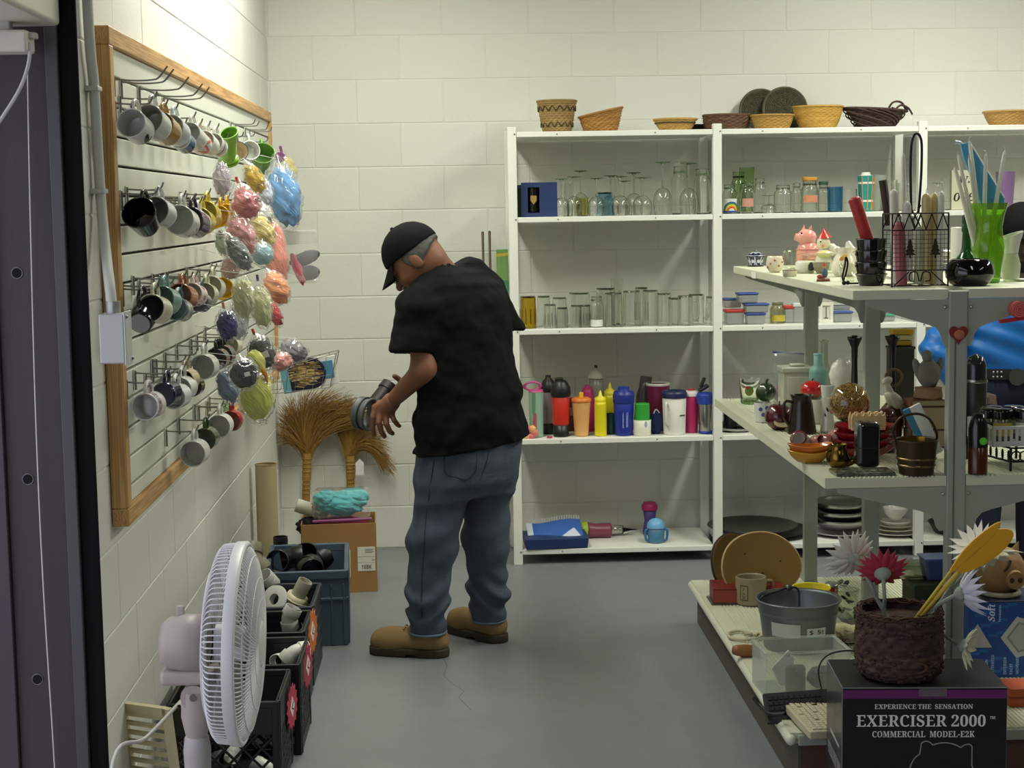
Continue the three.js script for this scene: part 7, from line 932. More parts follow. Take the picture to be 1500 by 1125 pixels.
{ const q = gy('mid', 1492, 690), k = q.k, t = thing('iron_trivet', 'black wrought iron stand with loops under the white basket', 'stand', q.p.clone().add(V(0, 0, 0))), im = mat(0x151514, 0.5, { metalness: 0.4 }), L = []; for (const [x, z] of [[-38, -40], [38, -40], [-12, 0], [62, 0]]) L.push([[x * k, 0, z * k * 3], [x * k, 34 * k, z * k * 3], 2 * k]); L.push([[-38 * k, 34 * k, -120 * k], [-12 * k, 34 * k, 0]], [[-12 * k, 34 * k, 0], [62 * k, 34 * k, 0]], [[-12 * k, 14 * k, 0], [62 * k, 14 * k, 0]], [[-38 * k, 14 * k, -120 * k], [-12 * k, 14 * k, 0]], [[62 * k, 34 * k, 0], [38 * k, 34 * k, -120 * k]], [[38 * k, 34 * k, -120 * k], [-38 * k, 34 * k, -120 * k]]); part(t, 'frame', bars(L, 1.6 * k), im); for (let i = 0; i < 6; i++) part(t, 'loop', mv(tor(7 * k, 1.1 * k, 6, 20), 0, 0, 0), im, [(-4 + i * 12) * k, 22 * k, 0]); for (let i = 0; i < 7; i++) part(t, 'loop', mv(tor(7 * k, 1.1 * k, 6, 20), 0, 0, 0, 0, PI / 2 - 0.2), im, [(-34 + i * 3.6) * k, 22 * k, (-104 + i * 16) * k]);
  const y = 36 * k, b = thing('plastic_basket', 'white slotted plastic basket of spice jars', 'basket', q.p.clone().add(V(10 * k, y, -60 * k))), wm = mat(0xb9bcb6, 0.45), W3 = 48 * k, D3 = 58 * k, H3 = 30 * k; part(b, 'bottom', rbox(W3 * 1.9, 3 * k, D3 * 1.9, 1 * k), wm, [0, 1.5 * k, 0]);
  const side = len => { const G2 = [mv(rbox(len, 5 * k, 3 * k, 1 * k), 0, H3 - 2 * k, 0), mv(rbox(len, 8 * k, 3 * k, 1 * k), 0, 4 * k, 0)]; const n = Math.round(len / (9 * k)); for (let i = 0; i <= n; i++) G2.push(mv(box(4 * k, H3 - 4 * k, 2.4 * k), -len / 2 + 2 * k + i * (len - 4 * k) / n, H3 / 2, 0)); return merge(G2); };
  part(b, 'slotted_side', side(W3 * 2), wm, [0, 0, D3]); part(b, 'slotted_side', side(W3 * 2), wm, [0, 0, -D3]); part(b, 'slotted_side', side(D3 * 2), wm, [-W3, 0, 0], [0, PI / 2, 0]); part(b, 'slotted_side', side(D3 * 2), wm, [W3, 0, 0], [0, PI / 2, 0]);
  const jl = ['spice jar with a black lid and yellow label in the white basket', 'spice jar with a black lid and white label in the white basket', 'black-lidded spice jar at the back of the basket', 'black-lidded jar with silver label in the basket', 'tall dark bottle at the basket end']; [[-22, 20, 0xb09a3a], [12, 24, 0xc9cac2], [-26, -14, 0x6a6a5c], [6, -12, 0xa9aaa4], [-36, 8, 0x1c1d1f]].forEach(([x, z, c], i) => { const s = thing('spice_jar', jl[i], 'jar', b.position.clone().add(V(x * k, 3.4 * k, z * k))); lath(s, 'jar', [[0, 0], [14, 0], [14, 34], [0, 34]], k, mat(0x5d5c50, 0.15)); lath(s, 'label', [[14.3, 8], [14.3, 28]], k, mat(c, 0.6)); lath(s, 'lid', [[15.4, 34], [15.6, 44], [14, 48], [0, 49]], k, mat(0x0f0f10, 0.15)); }); }
// decorations on the gondola post
{ const p = onZ(3.449, 1404, 489), k = mpp(p), t = thing('heart_magnet', 'red heart decoration with a pale face stuck to the post', 'decoration', p), P = []; for (let i = 0; i < 40; i++) { const a = i / 40 * 2 * PI; P.push([14 * k * Math.sin(a) ** 3 * 0.95, k * (11 * Math.cos(a) - 5 * Math.cos(2 * a) - 2 * Math.cos(3 * a) - Math.cos(4 * a)) * 0.95]); } part(t, 'heart', ext(P, 4 * k, 0.8 * k), mat(0x7d1f1c, 0.5)); part(t, 'face', mv(sph(8 * k, 16, 12), 0, 0, 0, 0, 0, 0, [1, 0.9, 0.25]), mat(0xa8644c, 0.6), [1 * k, -1 * k, 2 * k]);
  const r = onZ(3.46, 1491, 453), t2 = thing('ribbon_roll', 'coral red ribbon roll on the gondola bracket', 'ribbon', r); part(t2, 'roll', mv(cyl(12 * k, 12 * k, 16 * k, 32), 0, 0, 0, PI / 2), mat(0xb8484a, 0.5)); for (const q of [4, 7, 10]) part(t2, 'turn', tor(q * k, 0.6 * k, 5, 28), mat(0xd0787a, 0.5), [0, 0, 8.2 * k]);
  part(t2, 'ribbon_tail', rbox(40 * k, 6 * k, 5 * k, 1 * k), mat(0xa8262e, 0.5), [-8 * k, -15 * k, 1 * k], [0, 0, 0.12]); }
// --- bottom deck of the gondola ---
{ const bm = mat(0x7d5f2a, 0.6, { bumpMap: grainBig, bumpScale: 0.0006 });
  const disc = (lab, u, v, w, h, z, edge, ry, n) => { const q = gz('base', u, z), k = q.k, t = thing('bark_board', lab, 'board', q.p.clone().add(V(0, 0.002, 0))), P = []; for (let i = 0; i < 36; i++) { const a = i / 36 * 2 * PI; P.push([Math.cos(a) * w / 2 * k * (1 + 0.03 * Math.sin(3 * a + n)), h / 2 * k + Math.sin(a) * h / 2 * k]); } t.rotation.set(-0.2, ry, 0); part(t, 'slab', ext(P, 5 * k, 0.8 * k), bm); part(t, 'edge', tube(P.map(p => V(p[0], p[1], -0.4 * k)), 2.6 * k, 120, 6, true), mat(edge, 0.7)); for (const [x, y] of [[-0.2, 0.3], [0.25, 0.1], [0.02, -0.2]]) part(t, 'knot', mv(cyl(1.4 * k, 1.4 * k, 1 * k, 10), 0, 0, 0, PI / 2), mat(0x2c1c0c, 0.7), [x * w * k, (0.5 + y * 0.6) * h * k, 2.4 * k]); };
  disc('brown oval board with a dark bark edge, standing behind', 1074, 0, 74, 82, 1.76, 0x2a221a, 0.5, 1);
  disc('large brown oval board with a pale edge overlapping the dark-edged one', 1116, 0, 116, 96, 1.9, 0xb89a70, 0.05, 2); }
{ const q = gy('base', 1098, 884), k = q.k, t = thing('red_book', 'dark red book lying under the brown boards', 'book', q.p.clone().add(V(0, 0, -0.06))); t.rotation.y = -0.06; part(t, 'cover', rbox(104 * k, 24 * k, 60 * k, 1 * k), mat(0x6b1a18, 0.5), [0, 12 * k, 0]); part(t, 'pages', box(101 * k, 18 * k, 61 * k), mat(0x8f3a34, 0.7), [0, 12 * k, 0]);
  const g = thing('glass_tray', 'square glass tray at the deck edge by the red book', 'tray', gy('base', 1062, 880).p); part(g, 'tray', rbox(46 * k, 3 * k, 50 * k, 1 * k), glass(0xdfe6d8), [0, 2 * k, 0]); part(g, 'rim', rbox(48 * k, 1.4 * k, 52 * k, 0.6 * k), mat(0x3a4038, 0.3), [0, 0.8 * k, 0]); }
{ const q = gy('base', 1100, 884), k = q.k, m = mat(0x8a7f63, 0.5), t = item('stoneware_mug', 'tan stoneware mug with a framed brown emblem', 'mug', q, [['mug', [[0, 0], [20, 0], [22, 3], [22.5, 40], [21, 41], [20, 38], [19, 4], [0, 4]], m, 36]]); const lt = canvasTex(64, 96, (c) => { c.fillStyle = '#8a7f63'; c.fillRect(0, 0, 64, 96); c.strokeStyle = '#3a2c1c'; c.lineWidth = 6; c.strokeRect(6, 6, 52, 84); c.fillStyle = '#3a2c1c'; c.font = 'bold 26px serif'; c.fillText('F', 22, 36); c.fillText('N', 20, 62); c.fillText('M', 18, 84); }); part(t, 'emblem', new THREE.CylinderGeometry(22.8 * k, 22.8 * k, 24 * k, 16, 1, true, -0.95, 0.62).translate(0, 20 * k, 0), mat(0xffffff, 0.5, { map: lt })); part(t, 'handle', tube([[21 * k, 32 * k, -4 * k], [32 * k, 30 * k, -8 * k], [31 * k, 14 * k, -8 * k], [21 * k, 9 * k, -4 * k]], 3 * k, 18, 8), m); }
item('yellow_bowl', 'bright yellow plastic bowl behind the bucket', 'bowl', gz('base', 1188, 2.28), [['bowl', [[0, 0], [18, 0], [20, 3], [27, 52], [28, 55], [26.5, 55], [18, 4], [0, 4]], plastic(0xc9bc22), 36], ['lip', [[27, 53], [28.6, 54], [28, 56], [26.6, 55]], plastic(0xd3c62a), 36]]);
{ const q = gz('base', 1169, 2.56), k = q.k, zm = mat(0x70767a, 0.4, { metalness: 0.75, bumpMap: grainBig, bumpScale: 0.0008 }), t = item('zinc_bucket', 'galvanized zinc bucket with a paper price tag', 'bucket', q, [['bucket', [[0, 2], [48, 2], [49, 0], [50, 3], [53, 27], [57, 56], [60, 69], [61.5, 71], [60, 72.5], [58, 69], [48, 5], [0, 5]], zm, 56]]);
  lath(t, 'rolled_rim', [[60, 69], [62.6, 70.4], [62, 73], [59.6, 72.6]], k, zm, 56); lath(t, 'hoop', [[56.6, 52], [57.8, 54], [57.2, 56]], k, zm, 56);
  part(t, 'bail_handle', tube([[-59 * k, 68 * k, 4 * k], [-52 * k, 77 * k, 4 * k], [-30 * k, 82 * k, -2 * k], [-12 * k, 86 * k, -8 * k], [2 * k, 82 * k, -10 * k], [3 * k, 58 * k, -6 * k]], 1.6 * k, 40, 8), mat(0x3f4346, 0.4, { metalness: 0.7 })); part(t, 'grip', mv(sph(5 * k, 14, 10), 0, 0, 0, 0, 0, 0, [1.2, 1, 1]), mat(0x5f6468, 0.35, { metalness: 0.7 }), [-12 * k, 86 * k, -8 * k]);
  const lt = canvasTex(128, 64, (c) => { c.fillStyle = '#c9cac4'; c.fillRect(0, 0, 128, 64); c.fillStyle = '#151515'; c.font = 'bold 50px sans-serif'; c.fillText('$', 14, 50); c.fillText('5', 66, 50); c.font = 'bold 30px sans-serif'; c.fillText('0', 96, 40); c.fillRect(96, 46, 20, 4); });
  part(t, 'price_tag', new THREE.CylinderGeometry(55.6 * k, 54.4 * k, 12 * k, 12, 1, true, 0.02, 0.55).translate(0, 34 * k, 0), mat(0xffffff, 0.6, { map: lt })); part(t, 'paper_strip', new THREE.CylinderGeometry(56.6 * k, 54.6 * k, 20 * k, 16, 1, true, -0.95, 0.8).translate(0, 36 * k, 0), mat(0xb4b6b2, 0.6)); }
{ const q = gy('base', 1150, 1016), k = q.k, cm = mat(0xf4f7f4, 0.16, { transmission: 0.9, thickness: 0 }), t = thing('clear_bin', 'translucent plastic bin with odds and ends', 'bin', q.p.clone().add(V(28 * k, 0, -0.05))), w = 124, h = 66, d = 84; t.rotation.y = 0.06;
  for (const [n, g, p] of [['front_wall', rbox(w * k, h * k, 2 * k, 0.8 * k), [0, h / 2 * k, d / 2 * k]], ['back_wall', rbox(w * k, h * k, 2 * k, 0.8 * k), [0, h / 2 * k, -d / 2 * k]], ['side_wall', rbox(2 * k, h * k, d * k, 0.8 * k), [-w / 2 * k, h / 2 * k, 0]], ['side_wall', rbox(2 * k, h * k, d * k, 0.8 * k), [w / 2 * k, h / 2 * k, 0]], ['floor', rbox(w * k, 2 * k, d * k, 0.8 * k), [0, 1 * k, 0]]]) part(t, n, g, cm, p); part(t, 'rim', merge([mv(rbox((w + 8) * k, 3 * k, 6 * k, 1.4 * k), 0, h * k, d / 2 * k), mv(rbox((w + 8) * k, 3 * k, 6 * k, 1.4 * k), 0, h * k, -d / 2 * k), mv(rbox(6 * k, 3 * k, d * k, 1.4 * k), -w / 2 * k, h * k, 0), mv(rbox(6 * k, 3 * k, d * k, 1.4 * k), w / 2 * k, h * k, 0)]), cm);
  const T = q.p.clone().add(V(28 * k, 0, -0.05)); const g1 = thing('plastic_scraper', 'white plastic scraper standing in the clear bin', 'tool', T.clone().add(V(-24 * k, 4 * k, 8 * k))); part(g1, 'blade', ext([[-20 * k, 30 * k], [4 * k, 56 * k], [12 * k, 44 * k], [6 * k, 4 * k], [-8 * k, 4 * k]], 3 * k, 0.6 * k), mat(0xc9c9bd, 0.5)); part(g1, 'hang_hole', mv(tor(2.4 * k, 0.8 * k, 6, 16), 0, 0, 0), mat(0x6a675c, 0.5), [3 * k, 50 * k, 1.8 * k]);
  const g2 = thing('olive_grater', 'olive drab hand tool inside the clear bin', 'tool', T.clone().add(V(-14 * k, 3 * k, 30 * k))); part(g2, 'body', rbox(30 * k, 42 * k, 12 * k, 8 * k, 4), mat(0x5a5a46, 0.5), [0, 21 * k, 0]); part(g2, 'screw', sph(2 * k, 10, 8), mat(0x2b2b24, 0.4), [0, 33 * k, 6.5 * k]);
  const g3 = thing('dark_pouch', 'dark grey pouch slumped in the clear bin', 'pouch', T.clone().add(V(30 * k, 3 * k, 10 * k))); part(g3, 'pouch', blob(22 * k, 16 * k, 16 * k, 0.15, 2, 3), fabric(0x26282a), [0, 16 * k, 0]); part(g3, 'flap', blob(18 * k, 5 * k, 14 * k, 0.1, 2, 4), fabric(0x303234), [0, 28 * k, 3 * k]); }
function keyboard(lab, p, k, w, d, h, hex, keyHex, rot) { const t = thing('keyboard', lab, 'keyboard', p); t.rotation.set(...rot); part(t, 'case', rbox(w * k, h * k, d * k, 2 * k), mat(hex, 0.5), [0, h / 2 * k, 0]); const km = mat(keyHex, 0.5), g = rbox(6.6 * k, 3 * k, 6.6 * k, 1 * k); const rows = Math.floor((d - 10) / 8), cols = Math.floor((w - 14) / 8); for (let i = 0; i < rows; i++) for (let j = 0; j < cols; j++) { if ((j + 3 * i) % 11 === 10 && i < rows - 1) continue; part(t, 'key', g, km, [(-w / 2 + 9 + j * 8) * k, (h + 1) * k, (-d / 2 + 9 + i * 8) * k]); } return t; }
{ const q = gy('base', 1165, 1048), k = q.k; keyboard('dark grey keyboard propped against the clear bin', q.p.clone().add(V(8 * k, 12 * k, 0.0)), k, 108, 46, 8, 0x25272a, 0x15161a, [0.95, 0.05, 0]);
  const q2 = onY(LV.base + 0.02, 1186, 1062); keyboard('cream keyboard lying across the deck end', q2.clone().add(V(30 * k, -0.012, -0.05)), k, 92, 130, 12, 0xb5ac90, 0xc0b89e, [0.03, 0.1, -0.02]);
  single('black_cable', 'thick black cable end hanging over the deck edge', 'cable', tube([onY(LV.base + 0.03, 1150, 1046), onY(LV.base + 0.02, 1128, 1046), onY(LV.base + 0.02, 1115, 1035), onY(LV.base + 0.04, 1104, 1022)], 0.0055, 24, 8), mat(0x101012, 0.5)); }
{ const q = gy('base', 1091, 962), k = q.k, t = thing('wooden_handle', 'stubby brown wooden pestle on the deck edge', 'handgrip', q.p.clone().add(V(0, 9 * k, 0))); t.rotation.set(0, 0.15, PI / 2 - 0.12); lath(t, 'grip', [[0, -19], [6, -19], [9, -14], [9.4, 0], [8, 12], [6, 18], [0, 19]], k, mat(0x84542c, 0.55)); part(t, 'ferrule', cyl(6 * k, 6 * k, 4 * k, 16), metal(0x8a8478, 0.4), [0, -20 * k, 0]);  // loose wooden tool handle with a metal ferrule
  single('cotton_rope', 'coil of cream cotton rope lying on the deck', 'rope', tube([[1110, 930], [1085, 924], [1068, 927], [1070, 934], [1090, 937], [1112, 934], [1114, 928], [1090, 929]].map(([u, v]) => onY(LV.base + 0.008, u, v)), 0.0055, 80, 8), mat(0xb9b393, 0.8));
  single('lace_cloth', 'heap of cream lace beside the bucket', 'cloth', warp(blob(26 * k, 10 * k, 44 * k, 0.3, 5, 3), v => { if (v.y < -5 * k) v.y = -5 * k; }), mat(0xbfb691, 0.9, { bumpMap: grainTex, bumpScale: 0.006 }), onY(LV.base + 0.012, 1240, 928)); }
{ const q = gz('base', 1240, 2.2), k = q.k, t = item('foliage_jar', 'glass jar stuffed with grey silk foliage', 'jar', q, [['jar', [[0, 0], [15, 0], [17, 3], [18, 40], [17, 42]], glass(0xe2e8e0)], ['rim', [[17, 41], [18.6, 42], [17, 43]], glass(0xe2e8e0)]]); for (let i = 0; i < 14; i++) part(t, 'leaf', mv(sph(6 * k, 8, 6), rr(-13, 13) * k, rr(8, 62) * k, rr(-10, 10) * k, rr(-1, 1), rr(-1, 1), rr(-1, 1), [1, 0.25, 0.6]), mat([0x3c4238, 0x565c50, 0x8a8f84][i % 3], 0.7));
  item('red_tin', 'small red tin beside the foliage jar', 'tin', gz('base', 1218, 2.15), [['tin', [[0, 0], [9, 0], [9.4, 1], [9.4, 44], [0, 45]], mat(0x8f1f1a, 0.4)], ['lid', [[9.8, 42], [9.8, 47], [0, 47]], mat(0x9a9a92, 0.3, { metalness: 0.7 })]]); }
{ const q = gz('base', 1364, 2.62), k = q.k, t = thing('green_canister', 'dark olive green box behind the twig basket', 'box', q.p); part(t, 'box', rbox(72 * k, 96 * k, 60 * k, 3 * k), mat(0x222c18, 0.5), [0, 48 * k, 0]); part(t, 'lid', rbox(74 * k, 10 * k, 62 * k, 3 * k), mat(0x2a361e, 0.5), [0, 98 * k, 0]);
  const t2 = thing('blue_tub', 'translucent blue tub on the olive box', 'tub', q.p.clone().add(V(8 * k, 103.5 * k, 0))); part(t2, 'tub', warp(rbox(46 * k, 32 * k, 40 * k, 3 * k, 3).clone(), v => { const s = 0.9 + 0.1 * v.y / (16 * k); v.x *= s; v.z *= s; }), mat(0x4f5f92, 0.3, { transmission: 0.4 }), [0, 16 * k, 0]); part(t2, 'rim', rbox(50 * k, 2.4 * k, 44 * k, 1 * k), mat(0x5a6aa0, 0.3), [0, 32 * k, 0]);
  item('glass_platter', 'clear glass domed platter beside the blue tub', 'platter', { p: q.p.clone().add(V(-22 * k, 103.5 * k, -0.05)), k }, [['plate', [[0, 0], [30, 0], [36, 6], [35, 7], [28, 2], [0, 2]], glass(0xd6dccb)], ['dome', [[33, 6], [30, 16], [18, 22], [0, 24]], glass(0xd6dccb)]]); }
// right deck: blue cartons, orange book, clay pig
{ const bt = canvasTex(512, 512, (c) => { const g = c; g.fillStyle = '#123f86'; g.fillRect(0, 0, 512, 512); g.fillStyle = '#1b5aa0'; for (let i = 0; i < 40; i++) g.fillRect((i * 97) % 512, (i * 53) % 512, 60, 20); const pent = (x, y, r, n, rot, col) => { g.fillStyle = col; g.beginPath(); for (let i = 0; i < n; i++) g.lineTo(x + r * Math.cos(rot + i * 2 * PI / n), y + r * Math.sin(rot + i * 2 * PI / n)); g.closePath(); g.fill(); }; pent(360, 240, 150, 5, PI, '#b3b5b0'); pent(360, 240, 112, 5, PI, '#7f8482'); pent(360, 240, 96, 5, PI, '#a5a8a4'); pent(60, 250, 110, 3, -PI / 2, '#a3a5a0'); g.save(); g.translate(150, 190); g.rotate(-PI / 2); g.fillStyle = '#c9d6ea'; g.font = 'italic bold 60px serif'; g.fillText('Soft', 60, 20); g.font = '22px sans-serif'; g.fillText('homewares', 60, 60); g.restore(); g.save(); g.translate(190, 505); g.rotate(-PI / 2); g.fillStyle = '#9fb6d8'; g.font = 'bold 26px sans-serif'; ['MOTION', 'ACTIVATED', '', 'INTERIOR', 'FACET', 'MOVEMENT'].forEach((s, i) => g.fillText(s, 10, i * 40 - 60)); g.restore(); });
  const q = gy('base', 1475, 992), k = q.k, t = thing('blue_carton', 'blue printed carton with a white pentagon shape', 'box', q.p.clone().add(V(0, 0, -40 * k))); part(t, 'carton', rbox(118 * k, 112 * k, 80 * k, 1.5 * k), mat(0x143a78, 0.4), [0, 56 * k, 0]); part(t, 'printed_face', box(117 * k, 111 * k, 0.8 * k), mat(0xffffff, 0.4, { map: bt }), [0, 56 * k, 40.2 * k]); part(t, 'dark_lid_edge', rbox(118.6 * k, 8 * k, 80.6 * k, 1.5 * k), mat(0x1d1f3c, 0.4), [0, 110 * k, 0]);
  const t2 = thing('clay_pig', 'sandy clay pig head ornament on the blue carton', 'ornament', q.p.clone().add(V(2 * k, 114.2 * k, -40 * k))), cm = mat(0x8a6a40, 0.6); part(t2, 'head', blob(36 * k, 36 * k, 26 * k, 0.06, 1.5, 3), cm, [0, 36 * k, 0]); part(t2, 'snout', mv(cyl(13 * k, 15 * k, 16 * k, 24), 0, 0, 0, PI / 2), cm, [12 * k, 28 * k, 24 * k]); for (const s of [-1, 1]) { part(t2, 'nostril', mv(sph(3.4 * k, 10, 8), 0, 0, 0, 0, 0, 0, [1, 1.2, 0.5]), mat(0x2b1c10, 0.8), [(12 + s * 6) * k, 28 * k, 32 * k]); part(t2, 'ear', mv(new THREE.ConeGeometry(9 * k, 22 * k, 14), 0, 0, 0, 0, 0, -s * 0.4), cm, [s * 22 * k, 70 * k, 0]); } part(t2, 'mouth_line', tube([[-4 * k, 40 * k, 25 * k], [2 * k, 48 * k, 26 * k], [6 * k, 56 * k, 24 * k]], 2 * k, 12, 6), mat(0x3a2814, 0.7)); part(t2, 'collar', tor(26 * k, 4 * k, 8, 32), mat(0xa39a84, 0.7), [0, 4 * k, 0], [PI / 2, 0, 0]);
  const q3 = gy('base', 1496, 1034), t3 = thing('orange_book', 'orange boxed game lying flat on the deck', 'book', q3.p.clone().add(V(10 * k, 0, -0.04))); part(t3, 'cover', rbox(56 * k, 26 * k, 50 * k, 1 * k), mat(0xa8451c, 0.45), [0, 13 * k, 0]); part(t3, 'spine_line', box(56.6 * k, 3 * k, 50.6 * k), mat(0x7d3014, 0.5), [0, 13 * k, 0]); }
// ---------- black carton in front, twig basket, silk flowers ----------
{ const w = 0.415, h = 0.4, d = 0.262, t = thing('black_carton', 'black product carton with a purple stripe and white lettering', 'box', V(2.035, 0, 3.682)); t.rotation.y = -0.08;
  const ft = canvasTex(1024, 948, (c, W2, H2) => { c.fillStyle = '#0c0c0e'; c.fillRect(0, 0, W2, H2); c.fillStyle = '#5e1c5c'; c.fillRect(0, 8, W2, 54); c.fillStyle = '#d9d9d9'; c.textAlign = 'center'; c.font = 'bold 40px serif'; c.fillText('EXPERIENCE THE  SENSATION', 506, 126, 630); c.font = 'bold 100px serif'; c.fillText('EXERCISER 2000', 490, 236, 816); c.font = 'bold 24px sans-serif'; c.fillText('TM', 938, 190); c.font = 'bold 52px serif'; c.fillText('COMMERCIAL  MODEL-E2K', 505, 303, 645); c.strokeStyle = '#8f9092'; c.lineWidth = 7; c.beginPath(); c.moveTo(420, 520); c.quadraticCurveTo(430, 440, 484, 410); c.lineTo(494, 340); c.quadraticCurveTo(530, 312, 566, 352); c.quadraticCurveTo(660, 318, 740, 368); c.quadraticCurveTo(790, 330, 812, 362); c.lineTo(812, 480); c.quadraticCurveTo(850, 580, 830, 700); c.stroke(); });
  const st = canvasTex(512, 512, (c) => { c.fillStyle = '#232427'; c.fillRect(0, 0, 512, 512); c.fillStyle = '#b9babc'; c.save(); c.translate(40, 250); c.rotate(0.0); c.font = 'bold 60px serif'; c.fillText('EXERCISER 2000', 10, 60, 420); c.fillRect(90, -40, 300, 12); c.fillRect(40, 120, 330, 10); c.restore(); });
  const cm = mat(0x101012, 0.3, { clearcoat: 0.25, clearcoatRoughness: 0.3 });
  part(t, 'carton', rbox(w, h, d, 0.003), cm, [0, h / 2, 0]); part(t, 'front_print', box(w - 0.004, h - 0.004, 0.0008), mat(0xffffff, 0.35, { map: ft }), [0, h / 2, d / 2 + 0.0005]); const sp = part(t, 'side_print', new THREE.PlaneGeometry(d - 0.006, h - 0.006), mat(0xffffff, 0.3, { map: st, clearcoat: 0.3 }), [-w / 2 - 0.0008, h / 2, 0], [0, -PI / 2, 0]);
  part(t, 'top_flap', rbox(w - 0.004, 0.002, d - 0.004, 0.0008), mat(0x1b1a1a, 0.45), [0, h + 0.0008, 0]); part(t, 'worn_edge', merge([mv(box(w, 0.0022, 0.0022), 0, h, d / 2), mv(box(0.0022, 0.0022, d), -w / 2, h, 0), mv(box(0.0022, h, 0.0022), -w / 2, h / 2, d / 2)]), mat(0x77737a, 0.7)); part(t, 'clear_tape', box(0.07, 0.02, 0.0006), mat(0xd9c9d6, 0.12, { transmission: 0.9 }), [0.02, h - 0.012, d / 2 + 0.0014]); }
{ const q0 = onY(0.4025, 1318, 990), k = mpp(q0), C = q0.clone().add(V(0, 0, -0.012)), t = thing('twig_basket', 'round rough basket of dark brown twigs on the black carton', 'basket', C), bm = strawM(0x3a241c, 36), R = 61;
  part(t, 'wall', woven([[52, 2], [R, 14], [R + 2, 50], [R - 1, 92], [R - 2, 100]], 13, 30, 1.6, k), bm); part(t, 'base', cyl(52 * k, 50 * k, 3 * k, 32), bm, [0, 2 * k, 0]);
  const gs = [], ic = new THREE.IcosahedronGeometry(1, 0); for (let i = 0; i < 760; i++) { const a = rr(0, 2 * PI), y = rr(3, 97), r = (y < 14 ? 52 + (y - 2) * 0.75 : R) + rr(0, 2.6); gs.push(mv(ic, Math.cos(a) * r * k, y * k, Math.sin(a) * r * k, rr(-0.5, 0.5), -a, rr(-0.5, 0.5), [rr(1.4, 3) * k, rr(1.6, 3) * k, rr(2.6, 5) * k])); } part(t, 'bark_chips', mergeGeometries(gs), mat(0x3a251d, 0.85)).userData.kind = 'stuff';
  const g2 = []; for (let i = 0; i < 60; i++) { const a = rr(0, 2 * PI), r = R + rr(-8, 3), pts = Array.from({ length: 5 }, (_, j) => V(Math.cos(a + j * 0.2) * r * k, (96 + rr(-2, 6)) * k, Math.sin(a + j * 0.2) * r * k)); g2.push(tube(pts, 0.9 * k, 8, 4)); } part(t, 'twig_rim', mergeGeometries(g2), mat(0x4a2f22, 0.8)); part(t, 'nest_hole', mv(tor(9 * k, 2 * k, 6, 20), 0, 0, 0, 0.1, 0, 0, [1.3, 0.8, 1]), mat(0x4c3022, 0.8), [12 * k, 26 * k, (R - 1) * k]); part(t, 'soil', cyl(56 * k, 56 * k, 2 * k, 28), bm, [0, 84 * k, 0]);
  // silk flowers: head pixel, radius, facing, colour
  const z0 = C.z, base = C.clone().add(V(0, 85 * k, 0)); const petalG = new THREE.SphereGeometry(1, 10, 8);
  function flower(lab, u, v, dz, r, n, dir, hex, o = {}) {
    const H = onZ(z0 + dz, u, v), kk = mpp(H), f = thing('silk_flower', lab, 'flower', H), D = V(...dir).normalize(), Q = new THREE.Quaternion().setFromUnitVectors(V(0, 0, 1), D), pm = mat(hex, 0.8, { transmission: 0.12, thickness: 0 });
    for (let i = 0; i < n; i++) { const a = i / n * 2 * PI + rr(-0.08, 0.08), L = r * rr(0.88, 1.06), lay = i % 2, g = petalG.clone(); warp(g, p => { const q = (p.x + 1) / 2; p.set((0.14 + q * 0.86) * L * kk, p.y * r * (o.wide || 0.15) * kk * Math.sin(PI * Math.min(1, 0.18 + q * 0.8)), p.z * 0.9 * kk + (o.cup ?? 0.35) * q * q * L * kk + (lay ? 1.5 : 0) * kk + p.y * p.y * 2.2 * kk); }); g.rotateZ(a); g.applyQuaternion(Q); part(f, 'petal', g, pm); }
    const cg = lathe([[0, -o.calyx || -9], [4, -8], [8, -4], [10, 0], [8, 2], [0, 3]].map(([a, b]) => [a * kk * (o.cs || 1), b * kk * (o.cs || 1)]), 20).rotateX(PI / 2); cg.applyQuaternion(Q); part(f, 'calyx', cg, mat(o.cal || 0x8a9186, 0.8));
    const s = onZ(z0 + (o.sz || 0), ...(o.to || [1318, 905])), e = s.clone().sub(H), bk = D.clone().multiplyScalar(-8 * kk); part(f, 'stem', tube([bk, bk.clone().lerp(e, 0.35).addScaledVector(D, -10 * kk), bk.clone().lerp(e, 0.7).add(V(...(o.bend || [0, 0, 0])).multiplyScalar(kk)), e], (o.sw || 3) * kk, 24, 7), mat(o.st || 0x84897e, 0.8)); return f; }
  flower('large white silk daisy facing away, tallest of the basket', 1250, 818, -0.03, 42, 20, [-0.3, 0.3, -0.85], 0xc9c6bb, { to: [1300, 905] });
  flower('crimson red silk daisy', 1293, 840, 0.03, 40, 20, [0.1, 0.5, -0.8], 0x9c1c38, { to: [1296, 905], cs: 1.25, wide: 0.15 });
  flower('white silk daisy behind the yellow blade', 1428, 800, -0.02, 40, 16, [-0.6, 0.6, 0.2], 0xdcd9cb, { to: [1345, 908], cs: 0.8 });
  flower('cream silk daisy drooping under the yellow blade', 1452, 812, 0.0, 44, 12, [0.3, -0.75, 0.35], 0xd3cdb4, { to: [1352, 908], cs: 0.8, wide: 0.2 });
  flower('bluish white silk daisy opening sideways', 1408, 870, 0.05, 42, 18, [0.72, 0.12, 0.05], 0xc3c6d3, { to: [1356, 908], cs: 1.2, cup: 0.75 });
  flower('white silk daisy hanging low beside the basket', 1413, 948, 0.04, 34, 14, [0.6, -0.1, 0.4], 0xd6d5bd, { to: [1366, 905], cs: 1.3, st: 0x5d6152, sw: 2.2 });
